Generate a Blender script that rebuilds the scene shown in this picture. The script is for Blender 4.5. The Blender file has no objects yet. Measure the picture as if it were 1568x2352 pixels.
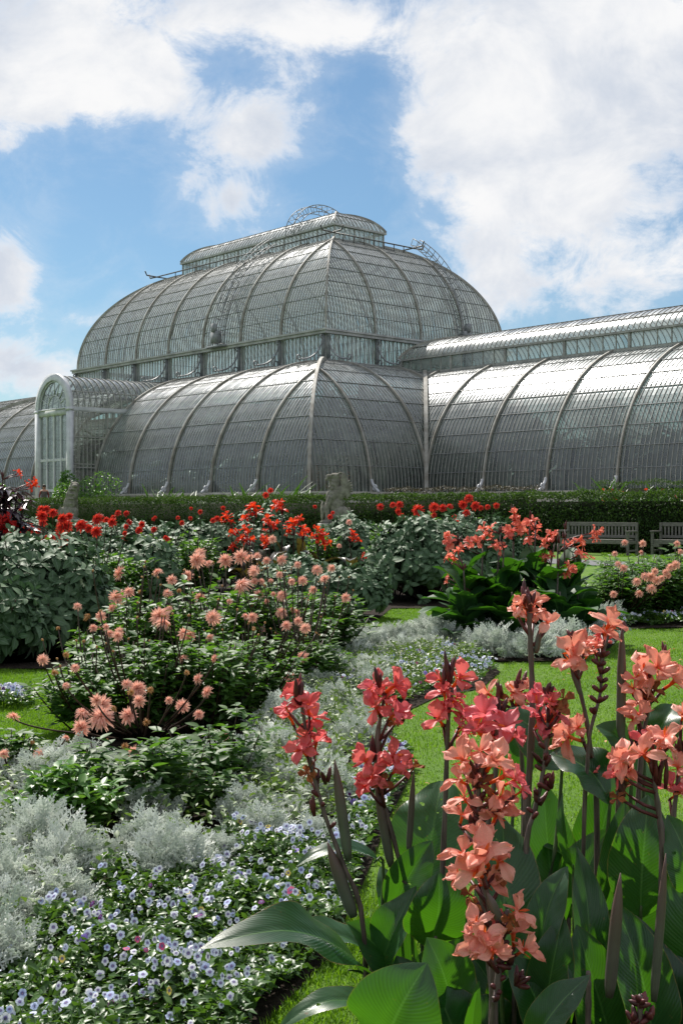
import bpy, math, random
import numpy as np
from math import sin, cos, pi, radians, sqrt, atan, atan2, exp
from mathutils import Vector, Matrix

rng = np.random.default_rng(7)
random.seed(7)
S = bpy.context.scene
COL = S.collection
F_PX, EYE, HOR = 2820.0, 1.33, 1168.0      # focal length and horizon of the view, eye height in metres


def at(u, v, y):
    """Point of the garden seen in direction (u, v) at the distance y."""
    return np.array([(u - 784) / F_PX * y, y, EYE - (v - HOR) / F_PX * y])


def gr(u, v):
    """Point of the ground (z = 0) in direction (u, v)."""
    y = EYE * F_PX / (v - HOR)
    return np.array([(u - 784) / F_PX * y, y, 0.0])


def lin(r, g, b):
    f = lambda c: (c / 255 / 12.92) if c <= 10 else ((c / 255 + 0.055) / 1.055) ** 2.4
    return (f(r), f(g), f(b), 1.0)


# ------------------------------------------------------------------ mesh builder
class MB:
    def __init__(self):
        self.V, self.Q, self.T, self.A, self.MQ, self.MT = [], [], [], [], [], []
        self.n = 0

    def add(self, v, q=None, t=None, a=None, m=0):
        v = np.asarray(v, float).reshape(-1, 3)
        self.V.append(v)
        if a is None:
            a = np.zeros((len(v), 4))
            a[:, 2] = rng.random()
        self.A.append(np.asarray(a, float))
        if q is not None and len(q):
            q = np.asarray(q, int)
            self.Q.append(q + self.n)
            self.MQ.append(np.full(len(q), m))
        if t is not None and len(t):
            t = np.asarray(t, int)
            self.T.append(t + self.n)
            self.MT.append(np.full(len(t), m))
        self.n += len(v)

    def box(self, c, s, rz=0.0, m=0):
        x, y, z = np.asarray(s, float) / 2
        v = np.array([[i, j, k] for k in (-z, z) for j in (-y, y) for i in (-x, x)])
        R = np.array([[cos(rz), -sin(rz), 0], [sin(rz), cos(rz), 0], [0, 0, 1]])
        v = v @ R.T + np.asarray(c, float)
        self.add(v, q=[[0, 2, 3, 1], [4, 5, 7, 6], [0, 1, 5, 4], [2, 6, 7, 3], [0, 4, 6, 2], [1, 3, 7, 5]], m=m)

    def tube(self, pts, rad, n=6, m=0, cap=True, up=None):
        p = np.asarray(pts, float)
        k = len(p)
        rad = np.broadcast_to(np.asarray(rad, float), (k,))
        d = np.gradient(p, axis=0)
        d /= np.linalg.norm(d, axis=1)[:, None] + 1e-9
        ref = np.array([0.31, 0.2, 0.93]) if up is None else np.asarray(up, float)
        s = np.cross(d, ref)
        bad = np.linalg.norm(s, axis=1) < 1e-3
        s[bad] = np.cross(d[bad], [1, 0, 0])
        s /= np.linalg.norm(s, axis=1)[:, None] + 1e-9
        w = np.cross(s, d)
        ang = np.arange(n) * 2 * pi / n
        v = p[:, None] + rad[:, None, None] * (np.cos(ang)[None, :, None] * s[:, None] + np.sin(ang)[None, :, None] * w[:, None])
        i, j = np.meshgrid(np.arange(k - 1), np.arange(n), indexing='ij')
        q = np.stack([i * n + j, i * n + (j + 1) % n, (i + 1) * n + (j + 1) % n, (i + 1) * n + j], -1).reshape(-1, 4)
        a = np.zeros((k * n, 4))
        a[:, 0] = np.tile(np.arange(n) / n, k)
        a[:, 1] = np.repeat(np.linspace(0, 1, k), n)
        a[:, 2] = rng.random()
        t = None
        V = v.reshape(-1, 3)
        if cap:
            t = [[0, j + 1, j] for j in range(1, n - 1)] + [[(k - 1) * n, (k - 1) * n + j, (k - 1) * n + j + 1] for j in range(1, n - 1)]
        self.add(V, q=q, t=t, a=a, m=m)

    def grid(self, P, a=None, m=0):
        """P (r, c, 3) surface."""
        r, c = P.shape[:2]
        i, j = np.meshgrid(np.arange(r - 1), np.arange(c - 1), indexing='ij')
        q = np.stack([i * c + j, i * c + j + 1, (i + 1) * c + j + 1, (i + 1) * c + j], -1).reshape(-1, 4)
        if a is None:
            a = np.zeros((r, c, 4))
            a[..., 0] = np.linspace(0, 1, c)[None]
            a[..., 1] = np.linspace(0, 1, r)[:, None]
            a[..., 2] = rng.random()
        self.add(P.reshape(-1, 3), q=q, a=np.asarray(a).reshape(-1, 4), m=m)

    def inst(self, tm, M, T, rnd=None, m=0):
        """Copies of the template tm = (V, Q, A): M (N,3,3), T (N,3)."""
        V, Q, A = tm
        N = len(T)
        if N == 0:
            return
        v = np.einsum('nij,kj->nki', M, V) + np.asarray(T)[:, None]
        a = np.repeat(A[None], N, 0).copy()
        a[..., 2] = (rng.random(N) if rnd is None else rnd)[:, None]
        q = (Q[None] + (np.arange(N) * len(V))[:, None, None]).reshape(-1, 4)
        self.add(v.reshape(-1, 3), q=q, a=a.reshape(-1, 4), m=m)

    def mesh(self, name, mats, origin=None, smooth=True):
        V = np.concatenate(self.V) if self.V else np.zeros((0, 3))
        if origin is not None:
            V = V - np.asarray(origin)
        A = np.concatenate(self.A) if self.A else np.zeros((0, 4))
        Q = np.concatenate(self.Q) if self.Q else np.zeros((0, 4), int)
        T = np.concatenate(self.T) if self.T else np.zeros((0, 3), int)
        mi = np.concatenate(self.MQ + self.MT) if (self.MQ or self.MT) else np.zeros(0, int)
        me = bpy.data.meshes.new(name)
        me.vertices.add(len(V))
        me.vertices.foreach_set('co', V.astype(np.float32).ravel())
        loops = np.concatenate([Q.ravel(), T.ravel()])
        me.loops.add(len(loops))
        me.loops.foreach_set('vertex_index', loops.astype(np.int32))
        me.polygons.add(len(Q) + len(T))
        st = np.concatenate([np.arange(len(Q)) * 4, len(Q) * 4 + np.arange(len(T)) * 3])
        me.polygons.foreach_set('loop_start', st.astype(np.int32))
        me.polygons.foreach_set('material_index', mi.astype(np.int32))
        me.polygons.foreach_set('use_smooth', np.full(len(st), bool(smooth)))
        me.update(calc_edges=True)
        at_ = me.attributes.new('leaf', 'FLOAT_COLOR', 'POINT')
        at_.data.foreach_set('color', A.astype(np.float32).ravel())
        for mt in (mats if isinstance(mats, (list, tuple)) else [mats]):
            me.materials.append(mt)
        me.validate()
        return me

    def build(self, name, mats, parent=None, origin=None, smooth=True, loc=None):
        o = bpy.data.objects.new(name, self.mesh(name, mats, origin, smooth))
        COL.objects.link(o)
        if parent is not None:
            o.parent = parent
        if loc is not None:
            o.location = loc
        return o


def tag(o, label=None, cat=None, group=None, kind=None):
    for k, v in (('label', label), ('category', cat), ('group', group), ('kind', kind)):
        if v:
            o[k] = v
    return o


def empty(name, loc, label=None, cat=None, group=None, rz=0.0):
    o = bpy.data.objects.new(name, None)
    o.empty_display_size = 0.1
    COL.objects.link(o)
    o.location = tuple(loc)
    o.rotation_euler = (0, 0, rz)
    return tag(o, label, cat, group)


def copy_tree(o, parent=None):
    c = o.copy()
    COL.objects.link(c)
    c.parent = parent
    for ch in list(o.children):
        copy_tree(ch, c)
    return c


def unit(v):
    v = np.asarray(v, float)
    return v / (np.linalg.norm(v, axis=-1, keepdims=True) + 1e-9)


def frames(d, n):
    """Matrices with columns side, along d, normal near n."""
    d = unit(d)
    s = unit(np.cross(d, n))
    nn = np.cross(s, d)
    return np.stack([s, d, nn], -1)


# ------------------------------------------------------------------ materials
def nt(mat):
    mat.use_nodes = True
    t = mat.node_tree
    t.nodes.clear()
    return t, t.nodes, t.links


def mat_new(name):
    m = bpy.data.materials.new(name)
    return (m,) + nt(m)


def nd(N, typ, **kw):
    n = N.new(typ)
    for k, v in kw.items():
        if k == 'inp':
            for kk, vv in v.items():
                n.inputs[kk].default_value = vv
        else:
            setattr(n, k, v)
    return n


def mixc(N, L, fac, a, b, mode='MIX'):
    n = N.new('ShaderNodeMix')
    n.data_type = 'RGBA'
    n.blend_type = mode
    for s, val in ((0, fac), (6, a), (7, b)):
        if hasattr(val, 'links'):
            L.new(val, n.inputs[s])
        else:
            n.inputs[s].default_value = val
    return n.outputs[2]


def math_(N, L, op, a, b=0.0, c=None, clamp=False):
    n = N.new('ShaderNodeMath')
    n.operation = op
    n.use_clamp = clamp
    for i, val in enumerate((a, b, c)):
        if val is None:
            continue
        if hasattr(val, 'links'):
            L.new(val, n.inputs[i])
        else:
            n.inputs[i].default_value = val
    return n.outputs[0]


def rampf(N, L, x, lo, hi):
    n = N.new('ShaderNodeMapRange')
    n.interpolation_type = 'SMOOTHSTEP'
    L.new(x, n.inputs[0])
    n.inputs[1].default_value = lo
    n.inputs[2].default_value = hi
    return n.outputs[0]


def attr(N, L):
    a = N.new('ShaderNodeAttribute')
    a.attribute_name = 'leaf'
    s = N.new('ShaderNodeSeparateColor')
    L.new(a.outputs['Color'], s.inputs[0])
    return s.outputs[0], s.outputs[1], s.outputs[2]      # across, along, random


def noise(N, L, scale, detail=3.0, rough=0.5, vec=None, dist=0.0):
    n = N.new('ShaderNodeTexNoise')
    n.inputs['Scale'].default_value = scale
    n.inputs['Detail'].default_value = detail
    n.inputs['Roughness'].default_value = rough
    n.inputs['Distortion'].default_value = dist
    if vec is not None:
        L.new(vec, n.inputs['Vector'])
    return n.outputs['Fac']


def objco(N):
    return N.new('ShaderNodeTexCoord').outputs['Object']


def leaf_mat(name, c1, c2, trans=None, tf=0.35, rough=0.42, spec=0.5, rib=None, ribw=0.06, margin=None, tipc=None, nscale=18.0, veins=0.0, basec=None, spots=None, streak=0.0):
    """A thin leaf or petal: colour varies leaf by leaf (attribute) and by fine noise; light passes through it."""
    m, t, N, L = mat_new(name)
    u, v, r = attr(N, L)
    col = mixc(N, L, r, c1, c2)
    nz = noise(N, L, nscale, 3.0, 0.6, objco(N))
    k = math_(N, L, 'MULTIPLY_ADD', nz, 0.7, 0.65)
    cc = N.new('ShaderNodeCombineColor')
    for i in range(3):
        L.new(k, cc.inputs[i])
    col = mixc(N, L, 1.0, col, cc.outputs[0], 'MULTIPLY')
    if streak > 0:
        # fine veins that run up a petal, browned rim here and there
        sv = N.new('ShaderNodeCombineXYZ')
        L.new(math_(N, L, 'MULTIPLY', u, 26.0), sv.inputs[0])
        L.new(math_(N, L, 'MULTIPLY_ADD', v, 2.5, math_(N, L, 'MULTIPLY', r, 40.0)), sv.inputs[1])
        sn_ = noise(N, L, 1.0, 3.0, 0.6, sv.outputs[0])
        k2 = math_(N, L, 'MULTIPLY_ADD', sn_, streak * 1.6, 1.0 - streak * 0.8)
        c4 = N.new('ShaderNodeCombineColor')
        L.new(math_(N, L, 'POWER', k2, 0.4), c4.inputs[0])
        L.new(k2, c4.inputs[1])
        L.new(k2, c4.inputs[2])
        col = mixc(N, L, 1.0, col, c4.outputs[0], 'MULTIPLY')
        rim_ = math_(N, L, 'ADD', v, math_(N, L, 'MULTIPLY_ADD', noise(N, L, 40.0, 3.0, 0.6, objco(N)), 0.7, -0.35))
        col = mixc(N, L, math_(N, L, 'MULTIPLY', rampf(N, L, rim_, 1.06, 1.16), 0.8), col, (0.30, 0.10, 0.05, 1))
    if tipc:
        col = mixc(N, L, rampf(N, L, v, 0.25, 0.95), col, tipc)
    if basec:
        col = mixc(N, L, rampf(N, L, v, 0.42, 0.0), col, basec)
    ac = math_(N, L, 'ABSOLUTE', math_(N, L, 'SUBTRACT', u, 0.5))
    if veins > 0:
        wv = math_(N, L, 'SUBTRACT', v, math_(N, L, 'MULTIPLY', ac, 0.55))
        st_ = N.new('ShaderNodeTexNoise')
        st_.noise_dimensions = '2D'
        cv = N.new('ShaderNodeCombineXYZ')
        L.new(math_(N, L, 'MULTIPLY', wv, 70.0), cv.inputs[0])
        L.new(math_(N, L, 'ADD', math_(N, L, 'MULTIPLY', r, 50.0), math_(N, L, 'MULTIPLY', u, 2.0)), cv.inputs[1])
        st_.inputs['Scale'].default_value = 1.0
        st_.inputs['Detail'].default_value = 2.0
        L.new(cv.outputs[0], st_.inputs['Vector'])
        kv = math_(N, L, 'MULTIPLY_ADD', st_.outputs['Fac'], 0.9, 0.55)
        c3 = N.new('ShaderNodeCombineColor')
        for i in range(3):
            L.new(kv, c3.inputs[i])
        col = mixc(N, L, 1.0, col, c3.outputs[0], 'MULTIPLY')
    if spots:
        sp_ = noise(N, L, 55.0, 2.0, 0.5, objco(N))
        col = mixc(N, L, rampf(N, L, sp_, 0.70, 0.76), col, spots)
    if rib:
        col = mixc(N, L, rampf(N, L, ac, ribw, ribw * 0.3), col, rib)
    if margin:
        acm = math_(N, L, 'ADD', ac, math_(N, L, 'MULTIPLY_ADD', noise(N, L, 30.0, 4.0, 0.7, objco(N)), 0.05, -0.025)) if spots else ac
        col = mixc(N, L, rampf(N, L, acm, 0.482, 0.498), col, margin)
    p = N.new('ShaderNodeBsdfPrincipled')
    L.new(col, p.inputs['Base Color'])
    p.inputs['Roughness'].default_value = rough
    p.inputs['Specular IOR Level'].default_value = spec
    if veins > 0:
        # lateral veins that leave the midrib and sweep to the tip
        w = math_(N, L, 'SUBTRACT', v, math_(N, L, 'MULTIPLY', ac, 0.55))
        sn = math_(N, L, 'SINE', math_(N, L, 'MULTIPLY', w, 190.0))
        sn2 = math_(N, L, 'ADD', sn, math_(N, L, 'MULTIPLY', math_(N, L, 'SINE', math_(N, L, 'MULTIPLY', w, 47.0)), 1.5))
        b = N.new('ShaderNodeBump')
        b.inputs['Strength'].default_value = veins
        b.inputs['Distance'].default_value = 0.0012
        L.new(math_(N, L, 'ADD', sn2, math_(N, L, 'MULTIPLY', nz, 2.0)), b.inputs['Height'])
        L.new(b.outputs[0], p.inputs['Normal'])
        rr = math_(N, L, 'MULTIPLY_ADD', noise(N, L, 9.0, 2.0, 0.5, objco(N)), 0.3, rough - 0.15)
        L.new(rr, p.inputs['Roughness'])
    out = N.new('ShaderNodeOutputMaterial')
    if tf > 0:
        tr = N.new('ShaderNodeBsdfTranslucent')
        tc = mixc(N, L, 0.6, col, trans or c1)
        if veins > 0:
            kk = math_(N, L, 'MULTIPLY_ADD', sn, 0.10, 0.92)
            c2_ = N.new('ShaderNodeCombineColor')
            for i in range(3):
                L.new(kk, c2_.inputs[i])
            tc = mixc(N, L, 1.0, tc, c2_.outputs[0], 'MULTIPLY')
        L.new(tc, tr.inputs['Color'])
        mx = N.new('ShaderNodeMixShader')
        mx.inputs[0].default_value = tf
        L.new(p.outputs[0], mx.inputs[1])
        L.new(tr.outputs[0], mx.inputs[2])
        last = mx.outputs[0]
        if spots:
            # small holes eaten through the blade
            hole = N.new('ShaderNodeMixShader')
            L.new(rampf(N, L, noise(N, L, 38.0, 1.0, 0.4, objco(N)), 0.775, 0.785), hole.inputs[0])
            L.new(last, hole.inputs[1])
            L.new(N.new('ShaderNodeBsdfTransparent').outputs[0], hole.inputs[2])
            last = hole.outputs[0]
        L.new(last, out.inputs[0])
    else:
        L.new(p.outputs[0], out.inputs[0])
    return m


def hard_mat(name, c1, c2, scale=6.0, rough=0.7, bump=0.3, spec=0.3, metal=0.0, streak=None, detail=6.0, dist=0.02):
    m, t, N, L = mat_new(name)
    oc = objco(N)
    if streak:
        mp = N.new('ShaderNodeMapping')
        mp.inputs['Scale'].default_value = streak
        L.new(oc, mp.inputs[0])
        oc = mp.outputs[0]
    nz = noise(N, L, scale, detail, 0.65, oc)
    col = mixc(N, L, rampf(N, L, nz, 0.3, 0.7), c1, c2)
    p = N.new('ShaderNodeBsdfPrincipled')
    L.new(col, p.inputs['Base Color'])
    p.inputs['Roughness'].default_value = rough
    p.inputs['Metallic'].default_value = metal
    p.inputs['Specular IOR Level'].default_value = spec
    if bump:
        b = N.new('ShaderNodeBump')
        b.inputs['Strength'].default_value = bump
        b.inputs['Distance'].default_value = dist
        L.new(nz, b.inputs['Height'])
        L.new(b.outputs[0], p.inputs['Normal'])
    o = N.new('ShaderNodeOutputMaterial')
    L.new(p.outputs[0], o.inputs[0])
    return m


def glass_mat(name, dirt_sheen=0.25, tint=(0.62, 0.68, 0.66, 1), dcol=(0.5, 0.51, 0.49, 1), refl=1.0, rough=0.12):
    """Thin old glazing: fresnel reflection, tinted see-through, a film of whitewash and algae that differs pane by pane, whitened upwards as painted sheen."""
    m, t, N, L = mat_new(name)
    u, v, r = attr(N, L)
    oc = objco(N)
    fr = N.new('ShaderNodeFresnel')
    ge = N.new('ShaderNodeNewGeometry')
    L.new(math_(N, L, 'MULTIPLY_ADD', ge.outputs['Backfacing'], 1 / 1.5 - 1.5, 1.5), fr.inputs['IOR'])      # same on both faces of a thin pane
    gl = N.new('ShaderNodeBsdfAnisotropic')
    gl.inputs['Color'].default_value = (0.95, 0.97, 1, 1)
    L.new(math_(N, L, 'MULTIPLY_ADD', r, 0.10, rough), gl.inputs['Roughness'])
    b = N.new('ShaderNodeBump')
    b.inputs['Strength'].default_value = 0.12
    b.inputs['Distance'].default_value = 0.05
    L.new(noise(N, L, 1.3, 2.0, 0.5, oc), b.inputs['Height'])
    L.new(b.outputs[0], gl.inputs['Normal'])
    tr = N.new('ShaderNodeBsdfTransparent')
    L.new(mixc(N, L, r, tint, tuple(c * 0.88 for c in tint[:3]) + (1,)), tr.inputs[0])
    df = N.new('ShaderNodeBsdfDiffuse')
    dirt_sheen_c = mixc(N, L, noise(N, L, 0.35, 3.0, 0.6, oc), dcol, tuple(c * 0.72 for c in dcol[:3]) + (1,))
    L.new(dirt_sheen_c, df.inputs[0])
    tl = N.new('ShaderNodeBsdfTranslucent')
    L.new(dirt_sheen_c, tl.inputs[0])
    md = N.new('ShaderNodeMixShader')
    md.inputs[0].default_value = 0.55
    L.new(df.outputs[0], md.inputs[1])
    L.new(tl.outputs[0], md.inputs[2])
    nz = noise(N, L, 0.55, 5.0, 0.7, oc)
    f = math_(N, L, 'MULTIPLY', math_(N, L, 'ADD', math_(N, L, 'MULTIPLY_ADD', rampf(N, L, nz, 0.3, 0.75), 0.6, 0.5), math_(N, L, 'MULTIPLY', r, 0.25)), math_(N, L, 'MULTIPLY_ADD', v, dirt_sheen * 0.80, dirt_sheen * 0.46), clamp=True)  # film thickens up the rows: sky reflection of the upper glass painted in
    f = math_(N, L, 'MULTIPLY', f, math_(N, L, 'MULTIPLY_ADD', rampf(N, L, r, 0.945, 0.955), -0.65, 1.0))      # a few renewed, cleaner panes
    m1 = N.new('ShaderNodeMixShader')
    L.new(f, m1.inputs[0])
    L.new(tr.outputs[0], m1.inputs[1])
    L.new(md.outputs[0], m1.inputs[2])
    m2 = N.new('ShaderNodeMixShader')
    L.new(math_(N, L, 'MULTIPLY', fr.outputs[0], 1.9 * refl, clamp=True), m2.inputs[0])
    L.new(m1.outputs[0], m2.inputs[1])
    L.new(gl.outputs[0], m2.inputs[2])
    o = N.new('ShaderNodeOutputMaterial')
    L.new(m2.outputs[0], o.inputs[0])
    return m


# ------------------------------------------------------------------ camera, sun, sky
cam = bpy.data.objects.new('camera', bpy.data.cameras.new('camera'))
COL.objects.link(cam)
cam.location = (0, 0, EYE)
cam.rotation_euler = (pi / 2, 0, 0)
cam.data.sensor_fit = 'VERTICAL'
cam.data.sensor_height = 36.0
cam.data.lens = 36.0 * F_PX / 2352.0
cam.data.shift_y = (HOR - 1176.0) / 2352.0
cam.data.clip_start = 0.05
cam.data.clip_end = 3000
S.camera = cam

SUN_AZ, SUN_EL = radians(-24), radians(50)      # azimuth from straight ahead (+Y) towards +X
sd = Vector((sin(SUN_AZ) * cos(SUN_EL), cos(SUN_AZ) * cos(SUN_EL), sin(SUN_EL)))
sun = bpy.data.objects.new('sun', bpy.data.lights.new('sun', 'SUN'))
COL.objects.link(sun)
sun.rotation_euler = sd.to_track_quat('Z', 'Y').to_euler()
sun.location = (0, 0, 60)
sun.data.energy = 5.0
sun.data.angle = radians(0.6)
sun.data.color = (1.0, 0.95, 0.87)

W = bpy.data.worlds.new('World')
S.world = W
W.use_nodes = True
wt, WN, WL = W.node_tree, W.node_tree.nodes, W.node_tree.links
WN.clear()
sky = WN.new('ShaderNodeTexSky')
sky.sky_type = 'NISHITA'
sky.sun_disc = False
sky.sun_elevation = SUN_EL
sky.sun_rotation = SUN_AZ
sky.air_density = 1.0
sky.dust_density = 0.6
sky.ozone_density = 2.0
bg = WN.new('ShaderNodeBackground')
bg.inputs[1].default_value = 0.066
WL.new(mixc(WN, WL, 1.0, sky.outputs[0], (0.75, 0.97, 1.05, 1), 'MULTIPLY'), bg.inputs[0])
tc = WN.new('ShaderNodeTexCoord')
gen = tc.outputs['Generated']
sp = WN.new('ShaderNodeSeparateXYZ')
WL.new(gen, sp.inputs[0])
az = math_(WN, WL, 'ARCTAN2', sp.outputs[0], sp.outputs[1])
el = math_(WN, WL, 'ARCSINE', sp.outputs[2])
ae = WN.new('ShaderNodeCombineXYZ')
WL.new(az, ae.inputs[0])
WL.new(el, ae.inputs[1])
BL = [(100, 110, 340, 150, 1.0), (60, 215, 190, 62, .7), (330, 165, 140, 80, .65), (560, 20, 320, 70, .75), (740, 60, 150, 70, .50),
      (700, 215, 40, 60, .22), (600, 300, 90, 62, 1.0), (500, 340, 70, 50, .45), (480, 475, 90, 55, .62), (550, 440, 55, 60, .5), (440, 400, 40, 60, .3),
      (1270, 140, 340, 200, 1.1), (1130, 290, 240, 170, .9), (1480, 90, 200, 180, .9), (1290, 480, 220, 140, .8), (1100, 550, 110, 55, .55),
      (1220, 640, 200, 75, .5), (1520, 640, 130, 140, .45), (1120, 700, 120, 60, .45), (975, 400, 55, 100, .35), (1430, 330, 190, 120, .6),
      (1490, 400, 75, 55, -.45), (1285, 595, 80, 45, -.5), (850, 230, 90, 110, -.40), (790, 430, 130, 90, -.35), (250, 400, 130, 110, -.3), (200, 560, 90, 60, -.3), (20, 590, 80, 95, .9), (15, 330, 30, 28, .5),
      (60, 840, 160, 52, .95), (205, 730, 75, 24, .55), (0, 660, 70, 60, .55), (100, 890, 190, 36, .6), (290, 680, 30, 12, .35)]
acc = None
for (bu, bv, ru, rv, am) in BL:
    a0 = atan((bu - 784) / F_PX)
    e0 = atan((HOR - bv) / F_PX * cos(a0))
    d1 = WN.new('ShaderNodeVectorMath')
    d1.operation = 'SUBTRACT'
    WL.new(ae.outputs[0], d1.inputs[0])
    d1.inputs[1].default_value = (a0, e0, 0)
    d2 = WN.new('ShaderNodeVectorMath')
    d2.operation = 'MULTIPLY'
    WL.new(d1.outputs[0], d2.inputs[0])
    d2.inputs[1].default_value = (F_PX / ru, F_PX / rv, 0)
    d3 = WN.new('ShaderNodeVectorMath')
    d3.operation = 'DOT_PRODUCT'
    WL.new(d2.outputs[0], d3.inputs[0])
    WL.new(d2.outputs[0], d3.inputs[1])
    e = math_(WN, WL, 'EXPONENT', math_(WN, WL, 'MULTIPLY', d3.outputs['Value'], -1.0))
    acc = math_(WN, WL, 'MULTIPLY_ADD', e, am, 0.0 if acc is None else acc)
# unseen cloud over the rest of the sky, thickened to grey the glass reflections
away = rampf(WN, WL, math_(WN, WL, 'ABSOLUTE', az), radians(17), radians(30))
high = rampf(WN, WL, el, radians(25), radians(34))
big = noise(WN, WL, 2.6, 3.0, 0.5, gen)
rest = math_(WN, WL, 'MULTIPLY', math_(WN, WL, 'MAXIMUM', away, high), rampf(WN, WL, big, 0.22, 0.45))
acc = math_(WN, WL, 'MULTIPLY_ADD', rest, 0.75, acc)
mp = WN.new('ShaderNodeMapping')
mp.inputs['Scale'].default_value = (1.0, 1.0, 1.35)
WL.new(gen, mp.inputs[0])
fb = noise(WN, WL, 13.0, 11.0, 0.66, mp.outputs[0], 0.45)
fb2 = noise(WN, WL, 42.0, 8.0, 0.68, mp.outputs[0], 0.5)
fld = math_(WN, WL, 'ADD', acc, math_(WN, WL, 'MULTIPLY_ADD', fb, 2.5, -1.25))
fld = math_(WN, WL, 'ADD', fld, math_(WN, WL, 'MULTIPLY_ADD', fb2, 0.55, -0.275))
dens = math_(WN, WL, 'MAXIMUM', rampf(WN, WL, fld, 0.16, 0.98), math_(WN, WL, 'MULTIPLY', rampf(WN, WL, fld, -0.25, 0.62), 0.20))
shade = rampf(WN, WL, noise(WN, WL, 9.0, 6.0, 0.6, mp.outputs[0], 0.3), 0.28, 0.66)
ccol = mixc(WN, WL, shade, (0.64, 0.70, 0.80, 1), (0.985, 0.985, 0.99, 1))
ccol = mixc(WN, WL, rampf(WN, WL, fld, 0.5, 1.0), (0.90, 0.93, 0.98, 1), ccol)
# unseen low cloud, greyed and darkened to dim its reflection in the panes
lowaway = math_(WN, WL, 'MULTIPLY', away, rampf(WN, WL, el, radians(34), radians(6)))
ccol = mixc(WN, WL, math_(WN, WL, 'MULTIPLY', lowaway, 0.8), ccol, (0.52, 0.57, 0.62, 1))
bg2 = WN.new('ShaderNodeBackground')
bg2.inputs[1].default_value = 0.71
WL.new(ccol, bg2.inputs[0])
mxw = WN.new('ShaderNodeMixShader')
WL.new(dens, mxw.inputs[0])
WL.new(bg.outputs[0], mxw.inputs[1])
WL.new(bg2.outputs[0], mxw.inputs[2])
wo = WN.new('ShaderNodeOutputWorld')
WL.new(mxw.outputs[0], wo.inputs[0])
S.view_settings.view_transform = 'Standard'
S.view_settings.look = 'None'
S.view_settings.exposure = 0.45
S.view_settings.gamma = 1.0
cy = S.cycles
cy.max_bounces = 8
cy.transparent_max_bounces = 24
cy.diffuse_bounces = 3
cy.glossy_bounces = 3
cy.transmission_bounces = 5
cy.caustics_reflective = False
cy.caustics_refractive = False
cy.sample_clamp_indirect = 6.0
cy.use_denoising = True
# ------------------------------------------------------------------ the glasshouse, in its own axes: x along the front, y into the house, z from the glazing sill
YAW = 0.8438
BAY = 3.81
K0 = np.array([-1.478, 56.10, 2.11])
_c, _s = cos(-YAW), sin(-YAW)


def bw(x, y, z=None):
    """House axes -> world. z given as world height when not None."""
    p = np.array([K0[0] + _c * x - _s * y, K0[1] + _s * x + _c * y, K0[2] if z is None else z])
    return p


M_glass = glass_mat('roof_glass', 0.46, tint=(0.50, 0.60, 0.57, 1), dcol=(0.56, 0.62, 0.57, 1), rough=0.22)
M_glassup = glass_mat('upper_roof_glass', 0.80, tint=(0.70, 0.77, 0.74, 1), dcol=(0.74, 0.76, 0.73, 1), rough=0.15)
M_glassclear = glass_mat('clear_glass', 0.55, tint=(0.74, 0.84, 0.81, 1), dcol=(0.62, 0.68, 0.65, 1))
M_glassdoor = glass_mat('door_glass', 0.34, tint=(0.6, 0.72, 0.68, 1), dcol=(0.42, 0.50, 0.47, 1), rough=0.2)
M_bar = hard_mat('glazing_bar_paint', (0.26, 0.255, 0.24, 1), (0.44, 0.44, 0.41, 1), 3.0, 0.6, 0.1)
M_rib = hard_mat('weathered_iron_rib', (0.22, 0.20, 0.17, 1), (0.40, 0.39, 0.36, 1), 1.6, 0.6, 0.2)
M_white = hard_mat('white_paint', (0.46, 0.47, 0.50, 1), (0.62, 0.63, 0.66, 1), 2.0, 0.5, 0.1)
M_iron = hard_mat('dark_iron', (0.05, 0.05, 0.05, 1), (0.13, 0.125, 0.12, 1), 4.0, 0.5, 0.1)
M_steel = hard_mat('grey_steel', (0.17, 0.18, 0.19, 1), (0.30, 0.31, 0.32, 1), 4.0, 0.45, 0.1)
M_stone = hard_mat('sill_stone', (0.36, 0.35, 0.32, 1), (0.55, 0.54, 0.5, 1), 2.5, 0.85, 0.3)
M_cornice = hard_mat('grey_cornice_paint', (0.30, 0.30, 0.30, 1), (0.50, 0.50, 0.49, 1), 1.4, 0.6, 0.1)

house = empty('glasshouse', K0, 'large Victorian iron and glass palm house with stepped curved roofs and lantern on top', 'glasshouse', rz=-YAW)


def bar_path(mb, P, nrm, side, w, h, m=0):
    """Strip standing on a surface: P points, nrm normals, side vector."""
    P, nrm = np.asarray(P), np.asarray(nrm)
    k = len(P)
    s = np.asarray(side, float) * w / 2
    V = np.stack([P - s - nrm * 0.03, P - s + nrm * h, P + s + nrm * h, P + s - nrm * 0.03], 1)
    i = np.arange(k - 1)[:, None] * 4
    q = np.concatenate([np.concatenate([i + a, i + a + 1, i + a + 5, i + a + 4], 1) for a in range(3)])
    mb.add(V.reshape(-1, 3), q=q, m=m)


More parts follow.
